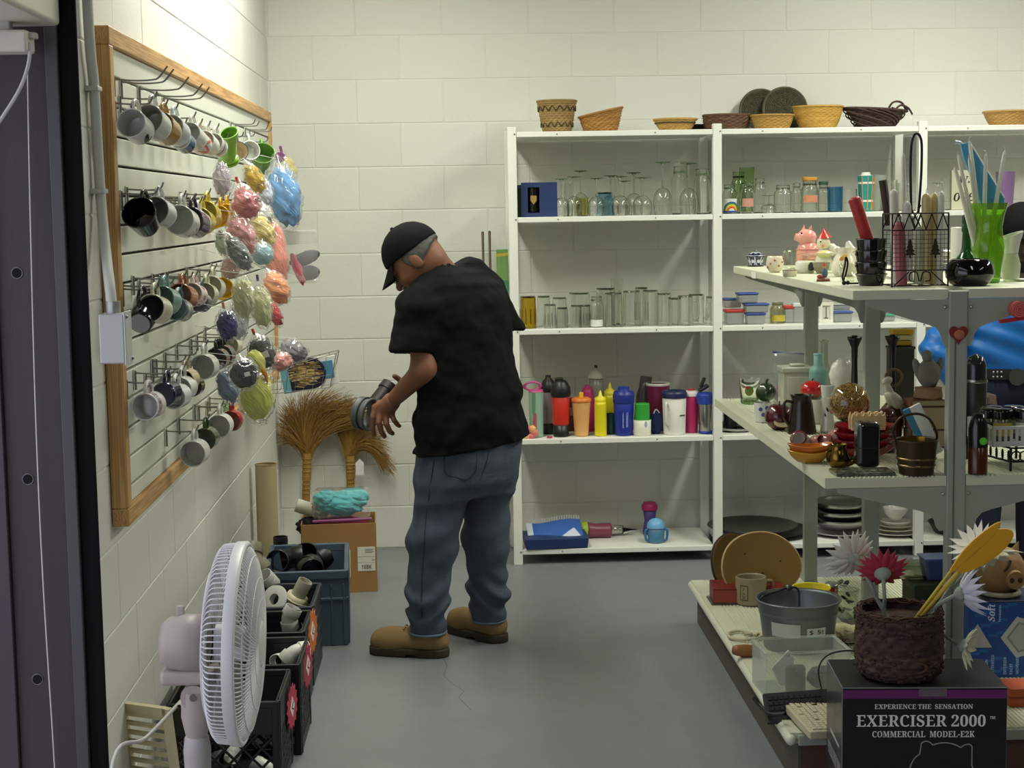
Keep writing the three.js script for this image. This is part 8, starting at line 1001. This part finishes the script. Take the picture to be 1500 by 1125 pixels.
  const yl = (lab, P, st, w) => { const H = onZ(z0 + 0.06, ...P[0]), kk = mpp(H), f = thing('petal_decoration', lab, 'decoration', H), pts = P.map(([u, v]) => { const q = onZ(z0 + 0.06, u, v).sub(H); return [q.x, q.y]; }); part(f, 'blade', warp(ext(pts, 4 * kk, 1.2 * kk, null, true), v => { v.z += 30 * (v.x * v.x + v.y * v.y) * kk * 8; }), mat(0xcf961c, 0.35)); const e = onZ(z0 + 0.02, ...st).sub(H); part(f, 'stem', bar([0, 0, 0], e, w * kk), mat(0xb9a02c, 0.4)); };  // broad yellow petals on stems, not paddles
  yl('broad golden yellow paddle blade stuck in the basket', [[1404, 838], [1420, 806], [1446, 778], [1478, 776], [1481, 784], [1466, 806], [1436, 828]], [1342, 910], 3.6); yl('narrow yellow blade crossing behind the broad one', [[1392, 838], [1412, 806], [1440, 778], [1462, 764], [1452, 784], [1420, 816]], [1338, 910], 2.6);
  single('floral_wire', 'thin black wire loop poking out by the basket', 'wire', tube([onZ(z0 - 0.05, 1203, 1010), onZ(z0 - 0.05, 1199, 980), onZ(z0 - 0.05, 1212, 960), onZ(z0 - 0.05, 1240, 953), onZ(z0 - 0.04, 1262, 956)], 1.3 * k, 40, 6), mat(0x1b1b1a, 0.5)); }
// ---------- people ----------
const J = (u, v, z) => { const p = onZ(z, u, v); return [p.x, p.y, p.z]; };
function loft(keys, Fd) { // stacked ellipses: [y, cx, cz, a (across), b (front-back)]
  const Rx = -Fd[1], Rz = Fd[0]; keys.sort((a, b) => a[0] - b[0]);
  return (x, y, z) => { let i = 0; while (i < keys.length - 2 && y > keys[i + 1][0]) i++; const A = keys[i], B = keys[i + 1]; let t = (y - A[0]) / (B[0] - A[0]); const tc = Math.max(0, Math.min(1, t)), m = tc * tc * (3 - 2 * tc) * 0.5 + tc * 0.5; const L = j => A[j] + (B[j] - A[j]) * m, dx = x - L(1), dz = z - L(2), r = dx * Rx + dz * Rz, f = dx * Fd[0] + dz * Fd[1], a = L(3), b = L(4); let d = (Math.sqrt((r / a) ** 2 + (f / b) ** 2) - 1) * Math.min(a, b); const lo = keys[0][0] - y, hi = y - keys[keys.length - 1][0]; return Math.max(d, lo, hi); };
}
function chain(pts) { return p => { let d = 1e9; for (let i = 0; i < pts.length - 1; i++) d = Math.min(d, cap(p, pts[i].p, pts[i + 1].p, pts[i].r, pts[i + 1].r)); return d; }; }
const bb = (pts, m) => { const lo = [1e9, 1e9, 1e9], hi = [-1e9, -1e9, -1e9]; for (const p of pts) for (let i = 0; i < 3; i++) { lo[i] = Math.min(lo[i], p[i] - m); hi[i] = Math.max(hi[i], p[i] + m); } return [lo, hi]; };
const skinTex = dataTex(128, (x, y) => { const a = 12 * tile(x, y, 8) + 8 * tile(x, y, 30, 2); return [255 - 14 + a, 255 - 16 + a, 255 - 16 + a]; });
{
  const F2 = [-0.72, -0.69], zc = 1.9, mp = mpp(V(0.9, 0.9, zc));
  const man = thing('person', 'man in black cap, black T-shirt, baggy jeans and tan boots examining a grey fitting', 'person', V(0.75, 0, 1.9));
  const put = (n, g, m) => { g.translate(-0.75, 0, -1.9); return part(man, n, g, m); };
  const skin = mat(0x8a5c44, 0.55, { map: skinTex }), shirtM = mat(0x0a0b0c, 0.9, { bumpMap: grainTex, bumpScale: 0.0008, specularIntensity: 0.4 });
  const denimTex = dataTex(256, (x, y) => { const a = 16 * tile(x, y, 7) + 12 * tile(x, y, 60, 3) + ((Math.floor((x + y) * 128) % 2) ? 4 : -4); return [74 + a, 84 + a, 100 + a]; }); denimTex.repeat.set(3, 3);
  const denim = mat(0xffffff, 0.9, { map: denimTex, bumpMap: grainTex, bumpScale: 0.001 });
  // joints
  const shL = J(612, 450, 2.02), elL = J(622, 541, 2.06), wrL = J(573, 589, 1.93), shR = J(712, 424, 1.77), elR = J(650, 545, 1.68), wrR = J(596, 566, 1.74);
  const hipL = J(660, 655, 1.96), knL = J(634, 790, 1.97), anL = J(628, 912, 1.95), hipR = J(714, 655, 1.84), knR = J(712, 788, 1.8), anR = J(716, 895, 1.76);
  // head frame
  const hx = V(-0.74, -0.64, -0.2).normalize(), hy0 = V(-0.62, 0.74, -0.1), hy = hy0.clone().addScaledVector(hx, -hy0.dot(hx)).normalize(), hz = new THREE.Vector3().crossVectors(hx, hy), HC = V(...J(605, 373, 1.93));
  const toL = (x, y, z) => { const dx = x - HC.x, dy = y - HC.y, dz = z - HC.z; return [dx * hx.x + dy * hx.y + dz * hx.z, dx * hy.x + dy * hy.y + dz * hy.z, dx * hz.x + dy * hz.y + dz * hz.z]; };
  const ell = (p, c, r) => { const a = (p[0] - c[0]) / r[0], b = (p[1] - c[1]) / r[1], d = (p[2] - c[2]) / r[2]; return (Math.sqrt(a * a + b * b + d * d) - 1) * Math.min(...r); };
  const fromL = q => HC.clone().addScaledVector(hx, q[0]).addScaledVector(hy, q[1]).addScaledVector(hz, q[2]);
  const nkTop = fromL([-0.035, -0.06, 0]).toArray(), nkBot = J(648, 405, 1.9);
  const head = (x, y, z) => { const p = toL(x, y, z); let d = ell(p, [0, 0, 0], [0.1, 0.092, 0.078]); d = smin(d, ell(p, [0.03, -0.06, 0], [0.064, 0.068, 0.06]), 0.03); d = smin(d, ell(p, [0.052, -0.105, 0], [0.034, 0.026, 0.034]), 0.02);
    d = smin(d, cap(p, [0.092, -0.02, 0], [0.116, -0.056, 0], 0.009, 0.014), 0.012); d = smin(d, ell(p, [0.086, -0.002, 0], [0.014, 0.01, 0.05]), 0.012); for (const s of [-1, 1]) { d = smin(d, ell(p, [-0.012, -0.03, s * 0.079], [0.019, 0.031, 0.008]), 0.006); d = Math.max(d, -ell(p, [0.094, -0.018, s * 0.032], [0.013, 0.01, 0.015])); d = smin(d, ell(p, [0.084, -0.019, s * 0.031], [0.011, 0.0095, 0.011]), 0.002); d = smin(d, ell(p, [0.065, -0.05, s * 0.038], [0.022, 0.02, 0.02]), 0.02); }
    d = smin(d, ell(p, [0.09, -0.078, 0], [0.012, 0.006, 0.024]), 0.006); d = smin(d, ell(p, [0.087, -0.09, 0], [0.012, 0.007, 0.02]), 0.006); d = smin(d, cap([x, y, z], nkTop, nkBot, 0.058, 0.062), 0.03); return d; };
  const gh = nets(head, ...bb([HC.toArray(), nkBot, nkTop], 0.155), 0.0045);
  // body: torso, arms, legs
  const body = [[shL, elL, 0.05, 0.044], [elL, wrL, 0.043, 0.027], [shR, elR, 0.05, 0.042], [elR, wrR, 0.042, 0.027], [hipL, knL, 0.075, 0.052], [knL, anL, 0.052, 0.038], [hipR, knR, 0.075, 0.052], [knR, anR, 0.052, 0.038], [nkBot, nkTop, 0.06, 0.056], [J(660, 450, 1.9), J(690, 640, 1.9), 0.12, 0.12], [shL, shR, 0.06, 0.06]];
  const gb = nets((x, y, z) => { let d = 1e9; for (const [a, b, ra, rb] of body) d = smin(d, cap([x, y, z], a, b, ra, rb), 0.03); return d; }, ...bb([shL, shR, elL, wrL, elR, wrR, anL, anR, nkTop, hipL, hipR], 0.14), 0.0115);
  // hands
  const palm = (w, kn) => [w, kn];
  const hand = (wr, fs, th, pal) => { const f = [...fs, th].map(chain); return (x, y, z) => { const p = [x, y, z]; let d = 1e9; for (const [a, b, ra, rb] of pal) d = smin(d, cap(p, a, b, ra, rb), 0.014); for (const q of f) d = smin(d, q(p), 0.006); return d; }; };
  const fin = (pts, r) => pts.map((p, i) => ({ p, r: r * (1 - 0.09 * i) }));
  const zl = 1.905, kI = J(550, 597, zl + 0.02), kM = J(557, 603, zl + 0.026), kR = J(565, 606, zl + 0.024), kP = J(573, 605, zl + 0.014);
  const palL = [[wrL, kI, 0.027, 0.0135], [wrL, kM, 0.028, 0.014], [wrL, kR, 0.028, 0.014], [wrL, kP, 0.026, 0.013]];
  const fL = [fin([kI, J(546, 611, zl + 0.032), J(546, 627, zl + 0.024), J(548, 637, zl + 0.008)], 0.0118), fin([kM, J(555, 619, zl + 0.042), J(559, 633, zl + 0.032), J(563, 639, zl + 0.012)], 0.0122), fin([kR, J(566, 621, zl + 0.038), J(571, 632, zl + 0.028), J(575, 635, zl + 0.01)], 0.0118), fin([kP, J(577, 615, zl + 0.03), J(582, 622, zl + 0.02), J(585, 624, zl + 0.006)], 0.0105)];
  const thL = fin([J(566, 592, zl), J(556, 590, zl - 0.03), J(547, 593, zl - 0.04)], 0.0122);
  const ghL = nets(hand(wrL, fL, thL, palL), ...bb([wrL, ...fL.flat().map(q => q.p), ...thL.map(q => q.p)], 0.035), 0.0034);
  const zr = 1.72, rI = J(574, 572, zr), rM = J(573, 580, zr + 0.01), rR = J(574, 588, zr + 0.012), rP = J(578, 594, zr + 0.008);
  const fR = [fin([rI, J(562, 576, zr + 0.02), J(552, 582, zr + 0.05), J(550, 584, zr + 0.07)], 0.0105), fin([rM, J(562, 588, zr + 0.03), J(553, 594, zr + 0.06), J(552, 596, zr + 0.08)], 0.0105), fin([rR, J(565, 596, zr + 0.03), J(558, 602, zr + 0.06), J(557, 604, zr + 0.075)], 0.01), fin([rP, J(572, 602, zr + 0.03), J(567, 607, zr + 0.055), J(566, 608, zr + 0.065)], 0.009)];
  const thR = fin([J(590, 562, zr), J(584, 555, zr + 0.01), J(578, 551, zr + 0.02)], 0.0115);
  const ghR = nets(hand(wrR, fR, thR, [[wrR, rI, 0.026, 0.012], [wrR, rM, 0.026, 0.0125], [wrR, rR, 0.026, 0.0125], [wrR, rP, 0.025, 0.012]]), ...bb([wrR, ...fR.flat().map(q => q.p), ...thR.map(q => q.p)], 0.035), 0.0034);
  put('body', mergeGeometries([gb, gh, ghL, ghR]), skin);
  // shirt
  const row = (v, uL, uR, f = 0.84, ratio = 0.7) => { const a = onZ(zc, (uL + uR) / 2, v), hw = (uR - uL) / 2 * mp; return [a.y, a.x, zc, hw / f, hw / f * ratio]; };
  const torso = loft([row(390, 636, 676), row(400, 630, 702), row(416, 622, 728), row(445, 606, 741), row(490, 612, 748), row(540, 613, 752), row(590, 613, 762), row(625, 612, 770), row(680, 608, 772)], F2), hemY = (x, z) => onZ(zc, 690, 652).y + (x - 0.9) * 0.1;
  const hemL = J(604, 514, 2.05), hemR = J(744, 484, 1.735), sB = J(642, 412, 1.97), sB2 = J(690, 398, 1.83);
  const wrk = (x, y, z) => 0.0035 * Math.sin(38 * y + 14 * x + 5 * Math.sin(16 * x + 7 * z)) * Math.max(0, Math.min(1, (1.25 - y) * 3)) + 0.011 * noise(x * 8, y * 12, z * 8) + 0.005 * noise(x * 24, y * 30, z * 24);
  const shirt = (x, y, z) => { const p = [x, y, z]; let d = torso(x, y, z) - 0.004; d = smin(d, cap(p, sB, shL, 0.055, 0.074), 0.06); d = smin(d, cap(p, sB2, shR, 0.055, 0.066), 0.06); d = smin(d, Math.max(cap(p, shL, hemL, 0.074, 0.083), -((x - hemL[0]) * (elL[0] - shL[0]) + (y - hemL[1]) * (elL[1] - shL[1]) + (z - hemL[2]) * (elL[2] - shL[2])) < 0 ? ((x - hemL[0]) * (hemL[0] - shL[0]) + (y - hemL[1]) * (hemL[1] - shL[1])) / Math.hypot(hemL[0] - shL[0], hemL[1] - shL[1]) : -1), 0.035); d = smin(d, Math.max(cap(p, shR, hemR, 0.062, 0.064), hemR[1] - y), 0.03); d += wrk(x, y, z); d = Math.max(d, -(cap(p, nkBot, nkTop, 0.058, 0.056)), hemY(x, z) - y); return d; };
  const gs = nets(shirt, ...bb([J(560, 372, 2.15), J(785, 672, 1.6), J(560, 540, 2.2)], 0.05), 0.0085); put('t_shirt', gs, shirtM);
  // jeans
  const pel = loft([row(630, 624, 764, 0.84, 0.72), row(665, 618, 762, 0.84, 0.72), row(700, 612, 758, 0.84, 0.7), row(722, 620, 752, 0.84, 0.6)], F2);
  const legs = [[hipL, knL, 0.103, 0.088], [knL, J(626, 870, 1.96), 0.088, 0.072], [J(626, 870, 1.96), J(627, 925, 1.95), 0.072, 0.068], [hipR, knR, 0.098, 0.084], [knR, J(714, 860, 1.78), 0.084, 0.07], [J(714, 860, 1.78), J(716, 908, 1.765), 0.07, 0.064]];
  const cutL = J(627, 928, 1.95)[1], cutR = J(716, 910, 1.765)[1];
  const jeans = (x, y, z) => { const p = [x, y, z]; let dl = 1e9, dr = 1e9; for (let i = 0; i < 3; i++) { dl = smin(dl, cap(p, legs[i][0], legs[i][1], legs[i][2], legs[i][3]), 0.04); dr = smin(dr, cap(p, legs[i + 3][0], legs[i + 3][1], legs[i + 3][2], legs[i + 3][3]), 0.04); } dl = Math.max(dl, cutL - y); dr = Math.max(dr, cutR - y); let d = smin(dl, dr, 0.012); d = smin(d, pel(x, y, z), 0.05); const low = Math.exp(-(((y - 0.19) / 0.07) ** 2)), kn = Math.exp(-(((y - 0.45) / 0.12) ** 2)); return d - 0.011 * low * Math.sin(75 * y + 9 * x + 4 * Math.sin(20 * x)) - 0.005 * kn * Math.sin(52 * y - 22 * x) + 0.006 * noise(x * 8, y * 6, z * 8) + 0.0035 * noise(x * 22, y * 18, z * 22); };
  put('jeans', nets(jeans, ...bb([J(570, 622, 2.12), J(790, 935, 1.62), J(570, 935, 2.12)], 0.04), 0.0085), denim);
  const seam = mat(0x2b3547, 0.9); const onJeans = (u, v) => { for (let z = 2.2; z > 1.6; z -= 0.003) { const q = J(u, v, z); if (jeans(...q) < 0.001) return V(...q); } return V(...J(u, v, 1.95)); };
  put('side_seam', tube([[636, 672], [632, 700], [628, 730], [624, 760], [622, 790], [620, 820], [618, 850], [617, 880], [618, 905]].map(q => onJeans(...q)), 0.0022, 60, 5), seam);
  put('back_pocket', tube([[650, 666], [651, 680], [653, 694], [668, 699], [684, 702], [696, 690], [698, 676], [698, 664]].map(q => onJeans(...q)), 0.0019, 60, 5), seam);
  put('back_seam', tube([[716, 660], [712, 680], [704, 700], [694, 716]].map(q => onJeans(...q)), 0.0019, 30, 5), seam);
  for (const [c, r] of [[J(627, 927, 1.95), 0.067], [J(716, 909, 1.765), 0.063]]) put('cuff_hem', mv(tor(r, 0.0045, 8, 40), c[0], c[1] + 0.004, c[2], PI / 2), mat(0x66758c, 0.9));
  // boots
  const tanM = mat(0x8f744a, 0.8, { bumpMap: grainTex, bumpScale: 0.0012 }), soleM = mat(0x3a3222, 0.75);
  const boot = (an, toe, heel) => { const T = onY(0, ...toe), H = onY(0, ...heel); const dir = T.clone().sub(H).normalize(), L = 0.295; const mid = T.clone().add(H).multiplyScalar(0.5), hh = mid.clone().addScaledVector(dir, -L / 2 + 0.04), tt = mid.clone().addScaledVector(dir, L / 2 - 0.045), A = [hh.x + dir.x * 0.035, 0.1, hh.z + dir.z * 0.035], top = [A[0], 0.15, A[2]], ball = mid.clone().addScaledVector(dir, 0.06);
    const up = (x, y, z) => { const p = [x, y, z]; let d = cap(p, top, A, 0.05, 0.054); d = smin(d, cap(p, [hh.x, 0.058, hh.z], [ball.x, 0.052, ball.z], 0.046, 0.046), 0.035); d = smin(d, cap(p, [ball.x, 0.05, ball.z], [tt.x, 0.048, tt.z], 0.047, 0.043), 0.03); return Math.max(d, 0.02 - y, y - 0.145) + 0.0025 * noise(x * 26, y * 26, z * 26); };
    const box3 = bb([top, [hh.x, 0, hh.z], [tt.x, 0, tt.z]], 0.085); box3[0][1] = -0.02;
    const sole = (x, y, z) => { const t = Math.max(0, Math.min(1, ((x - hh.x) * (tt.x - hh.x) + (z - hh.z) * (tt.z - hh.z)) / ((tt.x - hh.x) ** 2 + (tt.z - hh.z) ** 2))); const dd = Math.hypot(x - hh.x - t * (tt.x - hh.x), z - hh.z - t * (tt.z - hh.z)) - (0.046 + 0.006 * Math.sin(t * PI * 0.9 + 0.2)); const arch = (t > 0.28 && t < 0.5) ? 0.009 : 0.001; return Math.max(dd, y - 0.032, arch - y); };
    put('boot', nets(up, ...box3, 0.006), tanM); put('boot_sole', nets(sole, ...box3, 0.0055), soleM);
    const n = V(-dir.z, 0, dir.x); for (let i = 0; i < 3; i++) { const c = mid.clone().addScaledVector(dir, -0.015 + i * 0.024); put('boot_lace', tube([c.clone().addScaledVector(n, -0.026).setY(0.112 - i * 0.011), c.clone().setY(0.122 - i * 0.012), c.clone().addScaledVector(n, 0.026).setY(0.112 - i * 0.011)], 0.0025, 10, 6), mat(0xa08a5c, 0.8)); } };
  boot(anL, [548, 956], [650, 961]); boot(anR, [657, 922], [739, 942]);
  // hair, cap, glasses
  const hair = nets((x, y, z) => { const p = toL(x, y, z); let d = ell(p, [-0.012, -0.004, 0], [0.099, 0.096, 0.0835]); d = Math.max(d, p[0] - 0.03 - 0.4 * p[1], -0.062 - 0.5 * p[0] - p[1]); d = Math.max(d, -(ell(p, [-0.01, -0.028, 0.09], [0.024, 0.03, 0.03]))); return d + 0.003 * noise(x * 60, y * 60, z * 60); }, ...bb([HC.toArray()], 0.13), 0.005);
  put('grey_hair', hair, mat(0x55544f, 0.9, { bumpMap: strandTex, bumpScale: 0.002 }));
  const capM = mat(0x09090a, 0.85, { bumpMap: grainTex, bumpScale: 0.0006, specularIntensity: 0.35 });
  const crown = nets((x, y, z) => { const p = toL(x, y, z); let d = ell(p, [-0.002, 0.012, 0], [0.111, 0.106, 0.09]); d = Math.max(d, 0.012 + 0.08 * p[0] - p[1]); return Math.max(d, -ell(p, [-0.002, 0.0, 0], [0.1, 0.1, 0.08])) + 0.0012 * noise(x * 40, y * 40, z * 40); }, ...bb([HC.toArray()], 0.14), 0.0042);
  put('cap_crown', crown, capM);
  const bg = []; const brim = new THREE.PlaneGeometry(1, 1, 14, 20); warp(brim, v => { const a = v.y * 2.5, t = v.x + 0.5, r = 1 + t * 0.72 * Math.cos(a * 0.62); const X = 0.1 * Math.cos(a * 0.72) * r, Z = 0.088 * Math.sin(a * 0.72) * (1 + t * 0.12), Y = 0.022 - 0.1 * Z * Z / 0.02 * 0.12 - 0.045 * t; const q = fromL([X, Y, Z]); v.set(q.x, q.y, q.z); });
  put('cap_brim', brim, mat(0x09090a, 0.85, { side: THREE.DoubleSide, specularIntensity: 0.35 }));
  put('cap_button', mv(sph(0.007, 12, 8), ...fromL([-0.002, 0.118, 0]).toArray()), capM);
  put('glasses', merge([...[1, -1].map(s => tube(Array.from({ length: 12 }, (_, i) => { const a = i / 12 * 2 * PI; return fromL([0.108, -0.02 + 0.017 * Math.sin(a), s * 0.033 + 0.024 * Math.cos(a)]); }), 0.0018, 40, 5, true)), tube([fromL([0.108, -0.014, 0.056]), fromL([0.06, -0.012, 0.076]), fromL([0, -0.014, 0.084])], 0.002, 16, 5), tube([fromL([0.108, -0.018, 0.01]), fromL([0.111, -0.016, 0]), fromL([0.108, -0.018, -0.01])], 0.0018, 8, 5)]), mat(0x1b1a18, 0.3));
  put('moustache', mv(sph(1, 16, 12), 0, 0, 0, 0, 0, 0, [0.012, 0.009, 0.028]).applyMatrix4(new THREE.Matrix4().makeBasis(hx, hy, hz)).translate(...fromL([0.1, -0.068, 0]).toArray()), mat(0x8f8d88, 0.9));
  // the fitting in his hands
  const fc = onZ(1.88, 535, 606), ft = thing('pipe_fitting', 'grey wide pipe sleeve with a dark branch held in the man\'s hands', 'pipe fitting', fc), ad = V(0.86, -0.14, 0.5).normalize(), gq = new THREE.Quaternion().setFromUnitVectors(V(0, 1, 0), ad), gm = mat(0x5a5f60, 0.45, { side: THREE.DoubleSide });
  const ring = lathe([[0.05, -0.026], [0.06, -0.026], [0.061, -0.02], [0.057, -0.016], [0.057, 0.014], [0.061, 0.018], [0.06, 0.026], [0.051, 0.026], [0.05, -0.026]], 44); ring.applyQuaternion(gq); part(ft, 'sleeve', ring, gm); const rb = tor(0.0595, 0.003, 6, 44).clone().rotateX(PI / 2); rb.applyQuaternion(gq); part(ft, 'bead', rb, mat(0x2c2f30, 0.5));
  const b0 = onZ(1.84, 551, 592).sub(fc), b1 = onZ(1.8, 571, 567).sub(fc); part(ft, 'dark_branch', bar(b0, b1, 0.033, 24), mat(0x1d1a18, 0.5)); part(ft, 'branch_collar', bar(b0.clone().lerp(b1, 0.75), b1.clone().lerp(b0, -0.08), 0.037, 24), mat(0x221e1b, 0.5));
}
{ // second man behind the gondola
  const z = 1.0, X0 = onZ(z, 1478, 560).x, mp = mpp(V(X0, 1, z));
  const man = thing('person', 'man in black cap and shiny blue shirt standing behind the gondola display', 'person', V(X0, 0, z));
  const put = (n, g, m) => { g.translate(-X0, 0, -z); return part(man, n, g, m); }, skin = mat(0x3f271b, 0.55);
  const hc = J(1497, 348, 1.02), nb = J(1500, 420, 1.0), shA = J(1416, 430, 1.02), elA = J(1372, 512, 1.06), wrA = J(1410, 578, 1.12), shB = J(1585, 425, 1.0), elB = J(1610, 530, 1.02), wrB = J(1560, 585, 1.12), hipA = [X0 - 0.095, 0.86, z], hipB = [X0 + 0.1, 0.86, z], knA = [X0 - 0.11, 0.48, z + 0.03], knB = [X0 + 0.11, 0.48, z + 0.02], anA = [X0 - 0.12, 0.08, z], anB = [X0 + 0.12, 0.08, z];
  const parts = [[nb, hc, 0.055, 0.055], [shA, elA, 0.05, 0.042], [elA, wrA, 0.042, 0.028], [shB, elB, 0.05, 0.042], [elB, wrB, 0.042, 0.028], [hipA, knA, 0.08, 0.055], [knA, anA, 0.055, 0.04], [hipB, knB, 0.08, 0.055], [knB, anB, 0.055, 0.04], [[X0, 0.9, z], J(1500, 440, 1.0), 0.12, 0.12], [shA, shB, 0.06, 0.06]];
  const gb = nets((x, y, zz) => { let d = 1e9; for (const [a, b, ra, rb] of parts) d = smin(d, cap([x, y, zz], a, b, ra, rb), 0.03); return d; }, ...bb(parts.flatMap(q => [q[0], q[1]]), 0.13), 0.012);
  const ell = (p, c, r) => (Math.hypot((p[0] - c[0]) / r[0], (p[1] - c[1]) / r[1], (p[2] - c[2]) / r[2]) - 1) * Math.min(...r);
  const gh = nets((x, y, zz) => { const p = [x - hc[0], y - hc[1], zz - hc[2]]; let d = ell(p, [0, 0, 0], [0.078, 0.1, 0.095]); d = smin(d, ell(p, [-0.015, -0.075, 0.03], [0.055, 0.06, 0.055]), 0.03); d = smin(d, cap(p, [-0.02, -0.02, 0.092], [-0.024, -0.06, 0.112], 0.009, 0.014), 0.012); for (const s of [-1, 1]) { d = smin(d, ell(p, [s * 0.08, -0.02, 0], [0.009, 0.03, 0.018]), 0.006); d = Math.max(d, -ell(p, [s * 0.032 - 0.015, -0.01, 0.092], [0.015, 0.01, 0.012])); } d = smin(d, ell(p, [-0.02, -0.095, 0.078], [0.024, 0.008, 0.012]), 0.006); return smin(d, cap([x, y, zz], nb, hc, 0.056, 0.05), 0.03); }, ...bb([hc, nb], 0.14), 0.005);
  const hnd = (w, dx) => { const f = [0, 1, 2, 3].map(i => chain([[0, 0], [1, 0], [1.8, 0.3]].map(([t, b], j) => ({ p: [w[0] + dx * (0.07 + t * 0.03), w[1] - 0.012 * i - b * 0.02, w[2] + 0.03 + b * 0.02 + 0.004 * i], r: 0.0098 - j * 0.001 })))); const th = chain([{ p: [w[0] + dx * 0.03, w[1] + 0.01, w[2] + 0.02], r: 0.012 }, { p: [w[0] + dx * 0.065, w[1] + 0.03, w[2] + 0.03], r: 0.01 }]); return nets((x, y, zz) => { const p = [x, y, zz]; let d = cap(p, w, [w[0] + dx * 0.075, w[1] - 0.018, w[2] + 0.03], 0.026, 0.024); for (const q of [...f, th]) d = smin(d, q(p), 0.006); return d; }, ...bb([w, [w[0] + dx * 0.14, w[1], w[2] + 0.05]], 0.06), 0.004); };
  put('body', mergeGeometries([gb, gh, hnd(wrA, 1), hnd(wrB, -1)]), skin);
  const row = (v, uL, uR) => { const a = onZ(z, (uL + uR) / 2, v), hw = (uR - uL) / 2 * mp; return [a.y, a.x, z, hw, hw * 0.62]; };
  const torso = loft([row(405, 1470, 1535), row(420, 1415, 1585), row(470, 1405, 1595), row(520, 1402, 1580), row(551, 1404, 1570)], [0, 1]);
  const shirt = (x, y, zz) => { const p = [x, y, zz]; let d = torso(x, y, zz); d = smin(d, cap(p, shA, elA, 0.07, 0.064), 0.05); d = smin(d, cap(p, elA, [(elA[0] * 0.35 + wrA[0] * 0.65), elA[1] * 0.35 + wrA[1] * 0.65, elA[2] * 0.35 + wrA[2] * 0.65], 0.064, 0.052), 0.03); d = smin(d, cap(p, shB, elB, 0.07, 0.062), 0.05); return d + 0.007 * Math.sin(40 * (x * 0.7 + y * 0.7) + 4 * Math.sin(12 * y)) * 0.7 + 0.006 * noise(x * 10, y * 10, zz * 10); };
  put('blue_shirt', nets(shirt, ...bb([shA, shB, elA, elB, wrA, [X0, 0.84, z]], 0.14), 0.009), mat(0x1560a8, 0.38, { sheen: 0.4 }));
  const jm = mat(0x141a30, 0.85, { bumpMap: grainTex, bumpScale: 0.001 }); put('jeans', nets((x, y, zz) => { const p = [x, y, zz]; let d = smin(cap(p, hipA, knA, 0.105, 0.085), cap(p, knA, anA, 0.085, 0.07), 0.04); d = smin(d, smin(cap(p, hipB, knB, 0.105, 0.085), cap(p, knB, anB, 0.085, 0.07), 0.04), 0.012); d = smin(d, ell(p, [X0, 0.85, z], [0.2, 0.12, 0.14]), 0.05); return Math.max(d, y - 0.905, 0.04 - y) + 0.005 * noise(x * 9, y * 7, zz * 9); }, ...bb([hipA, hipB, anA, anB, [X0, 0.92, z]], 0.2), 0.011), jm);
  const by = onZ(z + 0.13, 1470, 548).y; put('belt', warp(new THREE.CylinderGeometry(1, 1, 0.044, 48, 1, true), v => { v.set(X0 + v.x * 0.212, v.y + by, z + v.z * 0.152); }), mat(0x15120f, 0.5, { side: THREE.DoubleSide })); const bk = onZ(z + 0.155, 1490, 552); put('belt_buckle', mv(cyl(0.036, 0.036, 0.008, 28), bk.x, bk.y, bk.z, PI / 2), metal(0x9a9a94, 0.3)); const b2 = onZ(z + 0.15, 1437, 549); put('key_clip', mv(rbox(0.04, 0.03, 0.01, 0.004), b2.x, b2.y, b2.z, 0, -0.3, 0.5), metal(0xa8a496, 0.3)); for (let i = 0; i < 6; i++) { const s = onZ(z + 0.153, 1455 + (i % 3) * 6, 545 + Math.floor(i / 3) * 7); put('stud', mv(sph(0.0042, 8, 6), s.x, s.y, s.z), metal(0xc9c9c2, 0.3)); }
  const capM = mat(0x09090a, 0.85, { specularIntensity: 0.35 }); put('cap_crown', nets((x, y, zz) => { const p = [x - hc[0], y - hc[1], zz - hc[2]]; let d = ell(p, [0, 0.035, 0], [0.098, 0.115, 0.112]); d = Math.max(d, 0.022 - p[1] + 0.1 * p[0]); return Math.max(d, -ell(p, [0, 0, 0], [0.082, 0.11, 0.1])); }, ...bb([hc], 0.17), 0.006), capM);
  put('cap_brim', warp(new THREE.CylinderGeometry(0.1, 0.1, 0.006, 40, 1), v => { const f = v.z > 0 ? 1.75 : 0.9; v.set(hc[0] - 0.01 + v.x * 0.92, hc[1] + 0.03 + v.y - Math.max(0, v.z) * 0.35 - v.x * v.x * 1.2, hc[2] + v.z * f); }), capM);
  for (const a of [anA, anB]) put('shoe', nets((x, y, zz) => Math.max(smin(cap([x, y, zz], [a[0], 0.045, a[2] - 0.05], [a[0], 0.04, a[2] + 0.15], 0.045, 0.042), cap([x, y, zz], [a[0], 0.05, a[2]], [a[0], 0.09, a[2]], 0.05, 0.045), 0.03), 0.001 - y), ...bb([[a[0], 0.05, a[2] - 0.06], [a[0], 0.06, a[2] + 0.17]], 0.08), 0.01), mat(0x1b1815, 0.6));
}
renderer.render(scene, camera);
